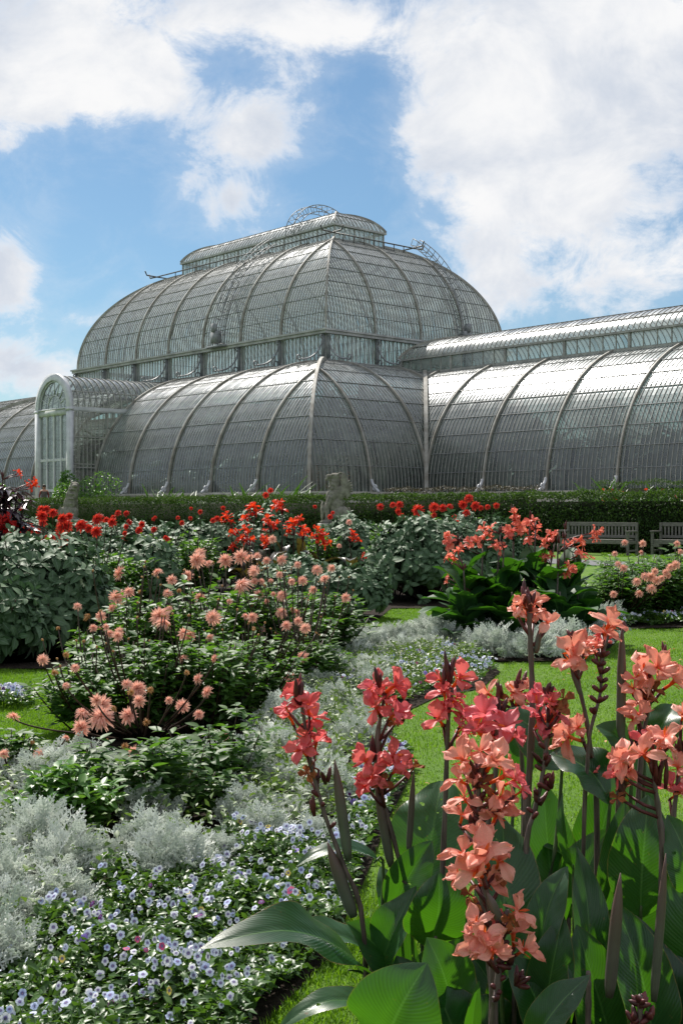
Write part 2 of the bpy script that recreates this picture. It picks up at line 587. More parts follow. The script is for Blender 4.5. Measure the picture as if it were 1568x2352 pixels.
class Prof:
    """Quarter ellipse rising from (0, z0): d inwards, z up; d stops at dmax."""
    def __init__(self, a, b, z0, dmax, t0=0.0):
        self.a, self.b, self.z0, self.dmax, self.t0 = a, b, z0, dmax, t0
        if t0:                                   # only the flatter crown of the ellipse
            self.a = a / cos(t0)
            self.b = b / (1 - sin(t0))
        self.d0 = self.a * (1 - cos(t0))
        self.zs = self.b * sin(t0)
        self.tm = math.acos(max(-1, min(1, 1 - (dmax + self.d0) / self.a)))

    def pt(self, t):
        t = self.t0 + np.asarray(t) * (self.tm - self.t0)
        return self.a * (1 - np.cos(t)) - self.d0, self.z0 + self.b * np.sin(t) - self.zs

    def nr(self, t):
        t = self.t0 + np.asarray(t) * (self.tm - self.t0)
        n = np.stack([-self.b * np.cos(t), self.a * np.sin(t)], -1)
        return unit(n)

    def z_at(self, d):
        c = 1 - d / self.a
        return self.z0 + self.b * sqrt(max(0, 1 - c * c))


def roof_face(G, Bm, ribs, rows, O, es, ed, pf, lo, hi, sp=BAY / 16, nrow=9, ribstep=16, s0=0.0, rib_w=0.08, rib_h=0.11, barw=0.020, barh=0.03, skip_edges=True, gm=0):
    O, es, ed = np.array(O, float), np.array(es, float), np.array(ed, float)
    up = np.array([0, 0, 1.0])
    tt = np.linspace(0, 1, 401)
    dd, zz = pf.pt(tt)
    LO = np.array([lo(d) for d in dd])
    HI = np.array([hi(d) for d in dd])

    def pos(s, t):
        d, z = pf.pt(t)
        return O + np.multiply.outer(s, es) + np.multiply.outer(d, ed) + np.multiply.outer(z, up)

    def nrm(t):
        n = pf.nr(t)
        return np.multiply.outer(n[..., 0], ed) + np.multiply.outer(n[..., 1], up)
    ks = np.arange(math.floor((LO.min() - s0) / sp), math.ceil((HI.max() - s0) / sp) + 1)
    for k in ks:
        s = s0 + k * sp
        ok = np.where((LO <= s + 1e-4) & (HI >= s - 1e-4))[0]
        if len(ok) < 14:
            continue
        t0, t1 = tt[ok[0]], tt[ok[-1]]
        n = max(3, int(13 * (t1 - t0)) + 2)
        t = np.linspace(t0, t1, n)
        P = pos(np.full(n, s), t)
        Nn = nrm(t)
        if ribstep and k % ribstep == 0:
            rm = MB()
            t = np.linspace(t0, t1, 2 * n)
            bar_path(rm, pos(np.full(2 * n, s), t), nrm(t), es, rib_w, rib_h)
            ribs.append(rm)
        else:
            bar_path(Bm, P, Nn, es, barw, barh)
    # panes
    ng = 26
    te = np.linspace(0, 1, ng + 1)
    de, ze = pf.pt(te)
    lo_e = np.array([lo(d) for d in de])
    hi_e = np.array([hi(d) for d in de])
    for k in ks[:-1]:
        s1, s2 = s0 + k * sp, s0 + (k + 1) * sp
        a = np.clip(s1, lo_e, hi_e)
        b = np.clip(s2, lo_e, hi_e)
        va = pos(a, te)
        vb = pos(b, te)
        V, A, q = [], [], []
        for i in range(ng):
            if b[i] - a[i] < 1e-3 and b[i + 1] - a[i + 1] < 1e-3:
                continue
            r = int(i * nrow / ng)
            j = len(V)
            rr = (math.sin(k * 12.9898 + r * 78.233) * 43758.5453) % 1.0
            V += [va[i], vb[i], vb[i + 1], va[i + 1]]
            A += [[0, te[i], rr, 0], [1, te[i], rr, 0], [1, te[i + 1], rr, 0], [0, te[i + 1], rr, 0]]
            q.append([j, j + 1, j + 2, j + 3])
        if q:
            V = np.array(V)
            G.add(V, q=q, a=A, m=gm)
    # horizontal purlins
    for i in range(1, nrow):
        t = i / nrow
        d, z = pf.pt(t)
        l, h = lo(d), hi(d)
        if h - l < 0.2:
            continue
        n = nrm(t)
        c = O + ed * d + up * z + n * 0.02
        P = np.stack([c + es * l, c + es * h])
        tang = np.cross(es, n)
        s_ = tang * 0.011
        V = np.concatenate([P - s_ - n * 0.03, P - s_ + n * 0.02, P + s_ + n * 0.02, P + s_ - n * 0.03])
        rows.add(V, q=[[0, 1, 3, 2], [2, 3, 5, 4], [4, 5, 7, 6]])


def edge_rib(ribs, O, dirxy, pf, w=0.15, h=0.18, dmax=None):
    """Rib along a hip or a valley: for inset d it stands at O + dirxy * d."""
    t = np.linspace(0, 1, 30)
    d, z = pf.pt(t)
    P = np.array(O, float) + np.multiply.outer(d, np.array([dirxy[0], dirxy[1], 0.0])) + np.multiply.outer(z, [0, 0, 1.0])
    side = unit(np.array([-dirxy[1], dirxy[0], 0.0]))
    tg = np.gradient(P, axis=0)
    n = unit(np.cross(side, tg))
    n *= np.sign(n[:, 2:3] + 1e-6)
    rm = MB()
    bar_path(rm, P, n, side, w, h)
    ribs.append(rm)


def wall(G, Bm, O, es, L, z0, z1, sp=BAY / 12, post=None, gm=1, bw_=0.05, pw_=0.2):
    O, es = np.array(O, float), np.array(es, float)
    en = np.array([es[1], -es[0], 0.0])
    n = int(round(L / sp))
    sp = L / n
    h = z1 - z0
    for k in range(n + 1):
        p = O + es * k * sp
        pw = pw_ if (post and k % post == 0) else bw_
        rz = atan2(es[1], es[0])
        Bm.box(p + np.array([0, 0, z0 + h / 2]), (pw, pw * 1.1, h - 0.004), rz)
    for k in range(n):
        a, b = O + es * k * sp, O + es * (k + 1) * sp
        r = rng.random()
        z = np.array([0, 0, 1.0])
        G.add([a + z * z0, b + z * z0, b + z * z1, a + z * z1], q=[[0, 1, 2, 3]], a=[[0, 0, r, 0], [1, 0, r, 0], [1, 1, r, 0], [0, 1, r, 0]], m=gm)


def beam(mb, a, b, w, h, m=0):
    a, b = np.array(a, float), np.array(b, float)
    d = b - a
    mb.box((a + b) / 2, (np.linalg.norm(d), w, h), atan2(d[1], d[0]), m)


def make_part(name, mb, mats, parent, smooth=False):
    return mb.build(name, mats, parent, smooth=smooth)


def finish_roof(name, G, Bm, ribs, rows, label=None, glass=None):
    """roof part (panes) > glazing_bars, purlins, every rib."""
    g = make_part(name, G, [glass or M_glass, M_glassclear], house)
    if label:
        g['label'] = label
    make_part('glazing_bars', Bm, M_bar, g)
    make_part('purlins', rows, M_steel, g)
    for r in ribs:
        make_part('rib', r, M_rib, g)
    return g


LX, LY = 11 * BAY, 8 * BAY          # central block
LYU = 14.6                          # depth of its upper storey
ZC, ZG = 7.17, 8.93
D0 = 2 * BAY
low = Prof(7.62, 7.17, 0.0, 7.62)
wingp = Prof(7.62, 7.17, 0.0, 5.0)
# -- central aisle roof
G, Bm, ribs, rows = MB(), MB(), [], MB()
PX0, PX1 = 5 * BAY, 6 * BAY
pzs = lambda d: d
roof_face(G, Bm, ribs, rows, (0, 0, 0), (-1, 0, 0), (0, 1, 0), low, lambda d: d, lambda d: PX0)
roof_face(G, Bm, ribs, rows, (0, 0, 0), (-1, 0, 0), (0, 1, 0), low, lambda d: PX1, lambda d: LX - d)
roof_face(G, Bm, ribs, rows, (-LX, LY, 0), (1, 0, 0), (0, -1, 0), low, lambda d: d, lambda d: LX - d)
for (O, es, ed) in (((0, 0, 0), (0, 1, 0), (-1, 0, 0)), ((0, LY, 0), (0, -1, 0), (-1, 0, 0)), ((-LX, 0, 0), (0, 1, 0), (1, 0, 0)), ((-LX, LY, 0), (0, -1, 0), (1, 0, 0))):
    roof_face(G, Bm, ribs, rows, O, es, ed, low, lambda d: d, lambda d: min(D0 + d, D0 + 5.0))
for (O, dr) in (((0, 0, 0), (-1, 1)), ((0, LY, 0), (-1, -1)), ((-LX, 0, 0), (1, 1)), ((-LX, LY, 0), (1, -1))):
    edge_rib(ribs, O, dr, low, 0.16, 0.2)
for (O, dr) in (((0, D0, 0), (-1, 1)), ((-LX, D0, 0), (1, 1))):
    edge_rib(ribs, O, dr, wingp, 0.2, 0.2)
finish_roof('aisle_roof', G, Bm, ribs, rows)

# -- clerestory walls of the central block
G, Bm, Cn = MB(), MB(), MB()
wall(G, Bm, (-D0, D0, 0), (-1, 0, 0), 7 * BAY, ZC, ZG, BAY / 12, 12)
wall(G, Bm, (-D0, D0 + LYU, 0), (-1, 0, 0), 7 * BAY, ZC, ZG, BAY / 12, 12)
wall(G, Bm, (-D0, D0, 0), (0, 1, 0), LYU, ZC, ZG, BAY / 12, 12)
wall(G, Bm, (-LX + D0, D0, 0), (0, 1, 0), LYU, ZC, ZG, BAY / 12, 12)
g = make_part('clerestory', G, [M_glass, M_glassclear], house)
make_part('glazing_bars', Bm, M_cornice, g)
o = 0.16
for z, w, h in ((ZG + 0.02, 0.5, 0.1), (ZG - 0.11, 0.34, 0.15), (ZC + 0.06, 0.3, 0.14)):
    x0, x1, y0, y1 = -D0 + o, -LX + D0 - o, D0 - o, D0 + LYU + o
    for a, b in (((x0 + w / 2, y0), (x1 - w / 2, y0)), ((x0 + w / 2, y1), (x1 - w / 2, y1)), ((x0, y0 + w / 2), (x0, y1 - w / 2)), ((x1, y0 + w / 2), (x1, y1 - w / 2))):
        beam(Cn, (*a, z), (*b, z), w, h)
make_part('cornice', Cn, M_cornice, g)


def bracket(px, py, dx, dy):
    """Curved scroll bracket that stands out from a clerestory column."""
    b = MB()
    d = np.array([dx, dy, 0.0])
    c = np.array([px, py, 0.0])
    th = np.linspace(0, pi / 2, 12)
    R = 1.35
    pts = [c + d * (0.2 + 1.55 * (1 - cos(t))) + np.array([0, 0, ZG - 0.35 - R * sin(t)]) for t in th]
    b.tube(pts, 0.05, 5)
    for (r0, z0, rr) in ((1.85, ZG - 1.62, 0.13), (0.38, ZC + 0.22, 0.16), (0.24, ZG - 0.35, 0.1)):
        ph = np.linspace(0, 2 * pi, 13)
        b.tube([c + d * (r0 + rr * cos(p)) + np.array([0, 0, z0 + rr * sin(p)]) for p in ph], 0.045, 5, cap=False)
    b.box(c + d * 0.12 + np.array([0, 0, (ZC + ZG) / 2]), (0.13, 0.13, ZG - ZC - 0.25), atan2(dy, dx))
    make_part('scroll_bracket', b, M_steel, g, True)


for k in range(8):
    bracket(-D0 - k * BAY, D0 - 0.05, 0, -1)
for k in range(3):
    bracket(-D0 + 0.05, D0 + k * LYU / 4, 1, 0)

# -- the great upper roof
up_p = Prof(7.62, 6.92, ZG + 0.08, 5.27)
G, Bm, ribs, rows = MB(), MB(), [], MB()


def hip_rect(G, Bm, ribs, rows, x0, y0, lx, ly, pf, hipw=0.15, **kw):
    """Four roof faces over a rectangle whose right front corner is (x0, y0), lx to the left, ly back."""
    for (O, es, ed, Ln) in (((x0, y0, 0), (-1, 0, 0), (0, 1, 0), lx), ((x0, y0, 0), (0, 1, 0), (-1, 0, 0), ly), ((x0 - lx, y0 + ly, 0), (1, 0, 0), (0, -1, 0), lx), ((x0 - lx, y0 + ly, 0), (0, -1, 0), (1, 0, 0), ly)):
        kf = dict(kw)
        if kf.get('ribstep', 16):
            kf['sp'] = Ln / (16 * max(1, round(Ln / BAY)))
        roof_face(G, Bm, ribs, rows, O, es, ed, pf, lambda d: d, lambda d, Ln=Ln: Ln - d, **kf)
    for (O, dr) in (((x0, y0, 0), (-1, 1)), ((x0, y0 + ly, 0), (-1, -1)), ((x0 - lx, y0, 0), (1, 1)), ((x0 - lx, y0 + ly, 0), (1, -1))):
        edge_rib(ribs, O, dr, pf, hipw, hipw)


hip_rect(G, Bm, ribs, rows, -D0, D0, 7 * BAY, LYU, up_p, 0.11, nrow=9)
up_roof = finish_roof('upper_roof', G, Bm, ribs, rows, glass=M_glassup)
# maintenance rail round the upper roof, held off it on short stays, with finials at the corners
rail = MB()
dR = 4.15
zR = up_p.z_at(dR) + 0.35
cs = [(-D0 - dR + .2, D0 + dR - .2), (-LX + D0 + dR - .2, D0 + dR - .2), (-LX + D0 + dR - .2, D0 + LYU - dR + .2), (-D0 - dR + .2, D0 + LYU - dR + .2)]
for i in range(4):
    a, b = np.array(cs[i]), np.array(cs[(i + 1) % 4])
    rail.tube([(*a, zR), (*b, zR)], 0.045, 5)
    e = unit(b - a)
    rail.tube([(*b, zR), (*(b + e * 0.8), zR + 0.02), (*(b + e * 0.95), zR + 0.3)], 0.05, 5)
    rail.tube([(*a, zR), (*(a - e * 0.8), zR + 0.02), (*(a - e * 0.95), zR + 0.3)], 0.05, 5)
    for k in range(1, 8):
        p = a + (b - a) * k / 8
        rail.tube([(*p, zR), (*p, zR - 0.4)], 0.03, 4)
make_part('maintenance_rail', rail, M_iron, up_roof, True)


def ladder(pts, nrm, side, w=0.62, name='roof_ladder', box=None):
    """Two rails with rungs along a curve; a motor box at its foot when asked."""
    b = MB()
    P, s = np.asarray(pts, float), np.asarray(side, float)
    Nn = np.asarray(nrm, float)
    for off in (-w / 2, w / 2):
        for hh in (0.0, 0.42):
            b.tube(P + s * off + Nn * hh, 0.028, 5)
    L = np.concatenate([[0], np.cumsum(np.linalg.norm(np.diff(P, axis=0), axis=1))])
    for l in np.arange(0.1, L[-1], 0.5):
        p = np.array([np.interp(l, L, P[:, i]) for i in range(3)])
        n = np.array([np.interp(l, L, Nn[:, i]) for i in range(3)])
        b.tube([p - s * w / 2, p + s * w / 2], 0.02, 4)
        for off in (-w / 2, w / 2):
            b.tube([p + s * off, p + s * off + n * 0.42], 0.02, 4)
    if box is not None:
        b.box(P[0] + Nn[0] * 0.35 + np.array([0, 0, 0.45]), (0.55, 0.4, 0.7) if abs(s[0]) > 0.5 else (0.4, 0.55, 0.7))
        b.box(P[0] + Nn[0] * 0.3 + np.array([0, 0, -0.1]), (1.7, 0.4, 0.1) if abs(s[0]) > 0.5 else (0.4, 1.7, 0.1))
        b.box(P[0] + Nn[0] * 0.5 + np.array([0, 0, 1.0]), (0.3, 0.25, 0.5))
    return make_part(name, b, M_steel, up_roof, True)


for (O, es, ed, sx, dend) in (((-D0, D0, 0), (-1, 0, 0), (0, 1, 0), 9.35, 5.2), ((-D0, D0, 0), (0, 1, 0), (-1, 0, 0), 10.6, 5.2)):
    t = np.linspace(0.0, 0.86, 24)
    d, z = up_p.pt(t)
    n2 = up_p.nr(t)
    es_, ed_ = np.array(es, float), np.array(ed, float)
    off = 0.22 + 0.38 * np.clip((t - 0.3) / 0.6, 0, 1)
    Nn = np.multiply.outer(n2[:, 0], ed_) + np.multiply.outer(n2[:, 1], [0, 0, 1.0])
    P = np.array(O, float) + es_ * sx + np.multiply.outer(d, ed_) + np.multiply.outer(z, [0, 0, 1.0]) + Nn * off[:, None]
    ladder(P, Nn, es_, box=True)

# -- lantern on the upper roof
IN = 5.27
LW0, LW1 = 7 * BAY - 2 * IN, LYU - 2 * IN
lx0, ly0 = -D0 - IN, D0 + IN
ZL0, ZL1 = 15.45, 16.40
G, Bm, ribs, rows, Cn = MB(), MB(), [], MB(), MB()
for (O, es, Ln) in (((lx0, ly0, 0), (-1, 0, 0), LW0), ((lx0, ly0 + LW1, 0), (-1, 0, 0), LW0), ((lx0, ly0, 0), (0, 1, 0), LW1), ((lx0 - LW0, ly0, 0), (0, 1, 0), LW1)):
    wall(G, Bm, O, es, Ln, ZL0, ZL1, 0.40, 4, bw_=.04, pw_=.08)
hip_rect(G, Bm, ribs, rows, lx0 + 0.1, ly0 - 0.1, LW0 + 0.2, LW1 + 0.2, Prof(LW1 / 2 + 0.1, 1.15, ZL1 + 0.1, LW1 / 2 + 0.09, 0.42), 0.1, nrow=3, ribstep=0, sp=0.32)
for z, w, h in ((ZL1 + 0.03, 0.3, 0.12), (ZL0 + 0.02, 0.24, 0.12)):
    for a, b in (((lx0 + w / 2, ly0), (lx0 - LW0 - w / 2, ly0)), ((lx0 + w / 2, ly0 + LW1), (lx0 - LW0 - w / 2, ly0 + LW1)), ((lx0, ly0 + w / 2), (lx0, ly0 + LW1 - w / 2)), ((lx0 - LW0, ly0 + w / 2), (lx0 - LW0, ly0 + LW1 - w / 2))):
        beam(Cn, (*a, z), (*b, z), w, h)
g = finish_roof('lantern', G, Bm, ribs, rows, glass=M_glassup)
make_part('cornice', Cn, M_cornice, g)
# arched ladder that runs over the lantern roof
th = np.linspace(radians(-8), radians(188), 30)
yc = ly0 + LW1 / 2
P = np.array([(-16.6, yc - 2.5 * cos(a), ZL1 + 0.1 + 2.0 * sin(a)) for a in th])
Nn = np.array([(0, -cos(a), sin(a)) for a in th])
ladder(P, -Nn, (1, 0, 0), 0.8, 'lantern_ladder')

# -- the two wings
WL_ = 9 * BAY


def wing(sgn, name, label):
    X = (lambda x: x) if sgn > 0 else (lambda x: -LX - x)
    G, Bm, ribs, rows = MB(), MB(), [], MB()
    e = (sgn, 0, 0)
    me_ = (-sgn, 0, 0)
    roof_face(G, Bm, ribs, rows, (X(0), D0, 0), e, (0, 1, 0), wingp, lambda d: -d, lambda d: WL_ - d)
    roof_face(G, Bm, ribs, rows, (X(0), LY - D0, 0), e, (0, -1, 0), wingp, lambda d: -d, lambda d: WL_ - d)
    roof_face(G, Bm, ribs, rows, (X(WL_), D0, 0), (0, 1, 0), me_, wingp, lambda d: d, lambda d: 4 * BAY - d)
    for (yy, dy) in ((D0, 1), (LY - D0, -1)):
        edge_rib(ribs, (X(WL_), yy, 0), (-sgn, dy), wingp)
    g = finish_roof(name, G, Bm, ribs, rows, label)
    # lantern of the wing
    G, Bm, ribs, rows, Cn = MB(), MB(), [], MB(), MB()
    z0, z1 = 6.73, 7.58
    xa, xb = -6.85, WL_ - 5.0
    y0, y1 = D0 + 5.0, LY - D0 - 5.0
    for yy in (y0, y1):
        wall(G, Bm, (X(xa), yy, 0), e, xb - xa, z0, z1, BAY / 5, 5, pw_=.13)
    wall(G, Bm, (X(xa), y0, 0), (0, 1, 0), y1 - y0, z0, z1, 0.6, 9)
    wall(G, Bm, (X(xb), y0, 0), (0, 1, 0), y1 - y0, z0, z1, 0.6, 9)
    pf = Prof(2.62 + 0.1, 1.22, z1 + 0.09, 2.62 + 0.09, 0.25)
    xr = max(X(xa), X(xb)) + 0.1
    hip_rect(G, Bm, ribs, rows, xr, y0 - 0.1, xb - xa + 0.2, y1 - y0 + 0.2, pf, 0.1, nrow=3, ribstep=0, sp=BAY / 12)
    for z, w, h in ((z1 + 0.02, 0.26, 0.11), (z0 + 0.02, 0.22, 0.12)):
        for yy in (y0, y1):
            beam(Cn, (X(xa), yy, z), (X(xb), yy, z), w, h)
        for xx in (xa, xb):
            beam(Cn, (X(xx), y0 + w / 2, z), (X(xx), y1 - w / 2, z), w, h)
    lt = make_part('wing_lantern', G, [M_glassup, M_glassclear], house)
    make_part('glazing_bars', Bm, M_bar, lt)
    make_part('purlins', rows, M_iron, lt)
    make_part('cornice', Cn, M_bar, lt)
    for r in ribs:
        make_part('rib', r, M_rib, lt)


wing(1, 'wing_roof', 'wing roof that comes forward at the right')
wing(-1, 'wing_roof', 'wing roof behind the entrance porch')

# -- sill wall under all the glazing, and white feet of the ribs
pl = MB()
out = [(0, D0), (0, 0), (-PX0, 0)], [(-PX1, 0), (-LX, 0), (-LX, D0)]
ZT = 0.85 - K0[2]
segs = [((WL_, D0), (0.15, D0)), ((0, D0), (0, 0)), ((0.15, 0), (-PX0, 0)), ((-PX1, 0), (-LX - .15, 0)), ((-LX, 0), (-LX, D0)), ((-LX - .15, D0), (-LX - WL_, D0)),
        ((WL_, D0 + .15), (WL_, LY - D0)), ((WL_, LY - D0), (0, LY - D0)), ((0, LY - D0), (0, LY)), ((0, LY), (-LX, LY)), ((-LX, LY), (-LX, LY - D0)), ((-LX, LY - D0), (-LX - WL_, LY - D0)), ((-LX - WL_, D0), (-LX - WL_, LY - D0))]
for a, b in segs:
    beam(pl, (*a, ZT / 2 - 0.02), (*b, ZT / 2 - 0.02), 0.3, -ZT - 0.05)
    beam(pl, (*a, -0.03), (*b, -0.03), 0.42, 0.1)
make_part('sill_wall', pl, M_stone, house)


def rib_foot(px, py, dx, dy):
    b = MB()
    c = np.array([px, py, 0.0])
    d = np.array([dx, dy, 0.0])
    th = np.linspace(0, 3.6, 16)
    b.tube([c + d * (0.1 + 0.55 * (1 - cos(t * 0.42))) + np.array([0, 0, 0.62 - 0.62 * t / 3.6]) for t in th], 0.07, 6)
    ph = np.linspace(0, 2 * pi, 11)
    b.tube([c + d * (0.32 + .12 * cos(p)) + np.array([0, 0, 0.22 + .12 * sin(p)]) for p in ph], 0.05, 5, cap=False)
    make_part('rib_foot', b, M_white, house, True)


for k in (1, 2, 3, 4):
    rib_foot(-k * BAY, 0, 0, -1)
for k in (1, 2):
    rib_foot(k * BAY * 1, D0, 0, -1) if k == 2 else rib_foot(0, BAY, 1, 0)
for k in (1, 3, 4):
    rib_foot(k * BAY, D0, 0, -1)

# -- entrance porch
porch = MB()
PW = (PX1 - PX0) / 2
pcx = -(PX0 + PX1) / 2
YF = -1.5
ZI = 4.95
fr = MB()
th = np.linspace(0, pi, 33)
for (ro, ri, y0, y1) in ((PW + 0.14, PW - 0.26, YF - 0.16, YF + 0.1), (PW - 0.26, PW - 0.36, YF - 0.06, YF + 0.06)):
    P = np.zeros((33, 5, 3))
    for i, a in enumerate(th):
        for j, (r, y) in enumerate(((ri, y0), (ro, y0), (ro, y1), (ri, y1), (ri, y0))):
            P[i, j] = (pcx + r * cos(a), y, ZI + r * sin(a))
    fr.grid(P)
for sx in (-1, 1):
    fr.box((pcx + sx * (PW - 0.06), YF - 0.03, (ZI + ZT) / 2), (0.4, 0.26, ZI - ZT))
    fr.box((pcx + sx * (PW - 0.06), YF - 0.05, ZI - 0.1), (0.46, 0.3, 0.14))
fr.box((pcx, YF - 0.02, ZI - 0.22), (2 * PW - 0.5, 0.2, 0.34))
fr.box((pcx, YF - 0.05, ZI - 0.03), (2 * PW - 0.5, 0.26, 0.08))
arch = make_part('porch', fr, M_white, house, True)
# fanlight
fl = MB()
for a in np.linspace(0, pi, 9)[1:-1]:
    beam_p = [(pcx + r * cos(a), YF, ZI + r * sin(a)) for r in (0.78, PW - 0.3)]
    fl.tube(beam_p, 0.03, 4)
for r in (0.78,):
    fl.tube([(pcx + r * cos(a), YF, ZI + r * sin(a)) for a in np.linspace(0, pi, 17)], 0.035, 5)
fan = make_part('fanlight', fl, M_white, arch, True)
pg = MB()
a = np.linspace(0, pi, 25)
rim = [(pcx + (PW - 0.3) * cos(x), YF + 0.02, ZI + (PW - 0.3) * sin(x)) for x in a]
V = [(pcx, YF + 0.02, ZI)] + rim
pg.add(V, t=[[0, i + 1, i + 2] for i in range(24)])
make_part('pane', pg, M_glassdoor, arch)
# doors: 4 lights wide, 3 high in view, rounded corners
dm, dg = MB(), MB()
dw = 2 * PW - 0.52
x0 = pcx - dw / 2
zt = ZI - 0.39
zr = [zt, zt - 2.55, zt - 4.3, ZT + 0.55, ZT]
cw = dw / 4
for i in range(5):
    dm.box((x0 + i * cw, YF, (zt + ZT) / 2), (0.13 if i != 2 else 0.17, 0.1, zt - ZT - 0.01))
for z in zr[1:4]:
    dm.box((pcx, YF + 0.005, z), (dw - 0.02, 0.08, 0.14))
for i in range(4):
    for j in range(3):
        for (cx_, sx) in ((x0 + i * cw + 0.065, 1), (x0 + (i + 1) * cw - 0.065, -1)):
            for (cz_, sz) in ((zr[j] - (0.07 if j else 0.0), -1), (zr[j + 1] + 0.07, 1)):
                n = 6
                R = 0.17
                pts = [(cx_, YF, cz_)] + [(cx_ + sx * R * (1 - cos(q)), YF, cz_ + sz * R * (1 - sin(q))) for q in np.linspace(0, pi / 2, n)]
                dm.add(pts, t=[[0, k + 1, k + 2] for k in range(n - 1)])
        r = rng.random()
        xa, xb_, za, zb_ = x0 + i * cw + .06, x0 + (i + 1) * cw - .06, zr[j + 1] + .06, zr[j] - .02
        dg.add([(xa, YF + .02, za), (xb_, YF + .02, za), (xb_, YF + .02, zb_), (xa, YF + .02, zb_)], q=[[0, 1, 2, 3]], a=[[0, 0, r, 0]] * 4)
door = make_part('door', dm, M_white, arch)
make_part('door_panes', dg, M_glassdoor, arch)
dk = MB()
dk.box((pcx, YF - 0.005, ZT + 0.28), (dw - 0.1, 0.05, 0.5))
make_part('kick_panel', dk, M_white, arch)
# side walls and vault
G, Bm, Cn = MB(), MB(), MB()
WB = {-1: MB(), 1: MB()}
zroof = lambda y: low.z_at(max(0.0, y)) if y > 0 else ZT
for sx in (-1, 1):
    xw = pcx + sx * PW
    ys = np.arange(YF + 0.26, 2.15, 0.26)
    for j, y in enumerate(ys):
        za, zb_ = zroof(y), ZI - 0.1
        if zb_ - za > 0.08:
            WB[sx].box((xw, y, (za + zb_) / 2), (0.05, 0.035, zb_ - za))
        y2 = y + 0.26
        r = rng.random()
        z2 = min(zroof(y2), zb_)
        if y2 < 2.2 and zb_ - za > 0.02:
            G.add([(xw, y, za), (xw, y2, z2), (xw, y2, zb_), (xw, y, zb_)], q=[[0, 1, 2, 3]], a=[[0, 0, r, 0]] * 4)
    for z in (3.3, 1.75, 1.55, 0.1):
        yend = 7.62 * (1 - sqrt(max(0, 1 - (max(z, 0) / 7.17) ** 2)))
        beam(WB[sx], (xw, YF + 0.1, z), (xw, yend, z), 0.05, 0.05)
    beam(Cn, (xw, YF + 0.1, ZI - 0.05), (xw, 2.2, ZI - 0.05), 0.2, 0.2)
    beam(Cn, (xw, YF + 0.1, ZI - 0.18), (xw, 2.15, ZI - 0.18), 0.12, 0.06)
na = 18
for j, y in enumerate(np.arange(YF + 0.1, 7.7, 0.40)):
    zr_ = zroof(y)
    for sx in (-1, 1):
        an = [q for q in np.linspace(0, pi / 2, na) if ZI + PW * sin(q) >= zr_ - 0.15]
        if len(an) < 2:
            continue
        P = np.array([(pcx + sx * PW * cos(q), y, ZI + PW * sin(q)) for q in an])
        Nn = np.array([(sx * cos(q), 0, sin(q)) for q in an])
        bar_path(Bm, P, Nn, (0, 1, 0), 0.045, 0.05)
        r = rng.random()
        y2 = y + 0.40
        P2 = np.stack([P, P + np.array([0, 0.40, 0])], 1)
        A = np.zeros((len(an), 2, 4))
        A[..., 2] = r
        G.grid(P2, A)
for q in (0.52, pi - 0.52, 1.35, pi - 1.35):
    zq = ZI + PW * sin(q)
    yend = 7.62 * (1 - sqrt(max(0, 1 - min(1, zq / 7.17) ** 2)))
    Bm.tube([(pcx + PW * cos(q), YF, zq), (pcx + PW * cos(q), yend, zq)], 0.03, 4)
v = make_part('porch_vault', G, [glass_mat('porch_glass', 0.34, tint=(0.7, 0.75, 0.73, 1)), M_glassclear], house)
make_part('glazing_bars', Bm, M_bar, v)
make_part('impost_beam', Cn, M_white, v)
for sx in (-1, 1):
    make_part('wall_bars', WB[sx], M_bar, v)
# interior gallery rail seen through the panes
gy_ = MB()
for (a, b) in (((-6.9, 6.9), (-LX + 6.9, 6.9)), ((-6.9, 6.9), (-6.9, LY - 6.9))):
    for z in (3.9, 4.25, 4.6):
        gy_.tube([(*a, z), (*b, z)], 0.035, 4)
for k in range(8):
    gy_.tube([(-D0 - k * BAY, D0, ZT), (-D0 - k * BAY, D0, ZC)], 0.11, 6)
for k in range(9):
    gy_.tube([(k * BAY, D0 + 5, ZT), (k * BAY, D0 + 5, 6.7)], 0.09, 6)
make_part('inner_columns', gy_, M_bar, house, True)
# ------------------------------------------------------------------ the ground
def sheet(name, pts, z, mat, kind='structure', label=None):
    b = MB()
    n = len(pts)
    me = bpy.data.meshes.new(name)
    me.from_pydata([(p[0], p[1], z) for p in pts], [], [tuple(range(n))])
    me.materials.append(mat)
    o = bpy.data.objects.new(name, me)
    COL.objects.link(o)
    o['kind'] = kind
    return o


def grass_mat():
    m, t, N, L = mat_new('lawn_grass')
    oc = objco(N)
    a = noise(N, L, 0.7, 4.0, 0.6, oc)
    b = noise(N, L, 60.0, 4.0, 0.7, oc)
    c = mixc(N, L, rampf(N, L, a, 0.3, 0.7), (0.075, 0.165, 0.008, 1), (0.115, 0.215, 0.012, 1))
    c = mixc(N, L, rampf(N, L, b, 0.35, 0.75), c, (0.040, 0.095, 0.005, 1))
    dry = noise(N, L, 2.3, 5.0, 0.7, oc)
    c = mixc(N, L, math_(N, L, 'MULTIPLY', rampf(N, L, dry, 0.52, 0.75), 0.55), c, (0.17, 0.19, 0.035, 1))
    p = nd(N, 'ShaderNodeBsdfPrincipled', inp={'Roughness': 0.8, 'Specular IOR Level': 0.2})
    L.new(c, p.inputs['Base Color'])
    bp = nd(N, 'ShaderNodeBump', inp={'Strength': 0.8, 'Distance': 0.02})
    L.new(b, bp.inputs['Height'])
    L.new(bp.outputs[0], p.inputs['Normal'])
    L.new(p.outputs[0], nd(N, 'ShaderNodeOutputMaterial').inputs[0])
    return m


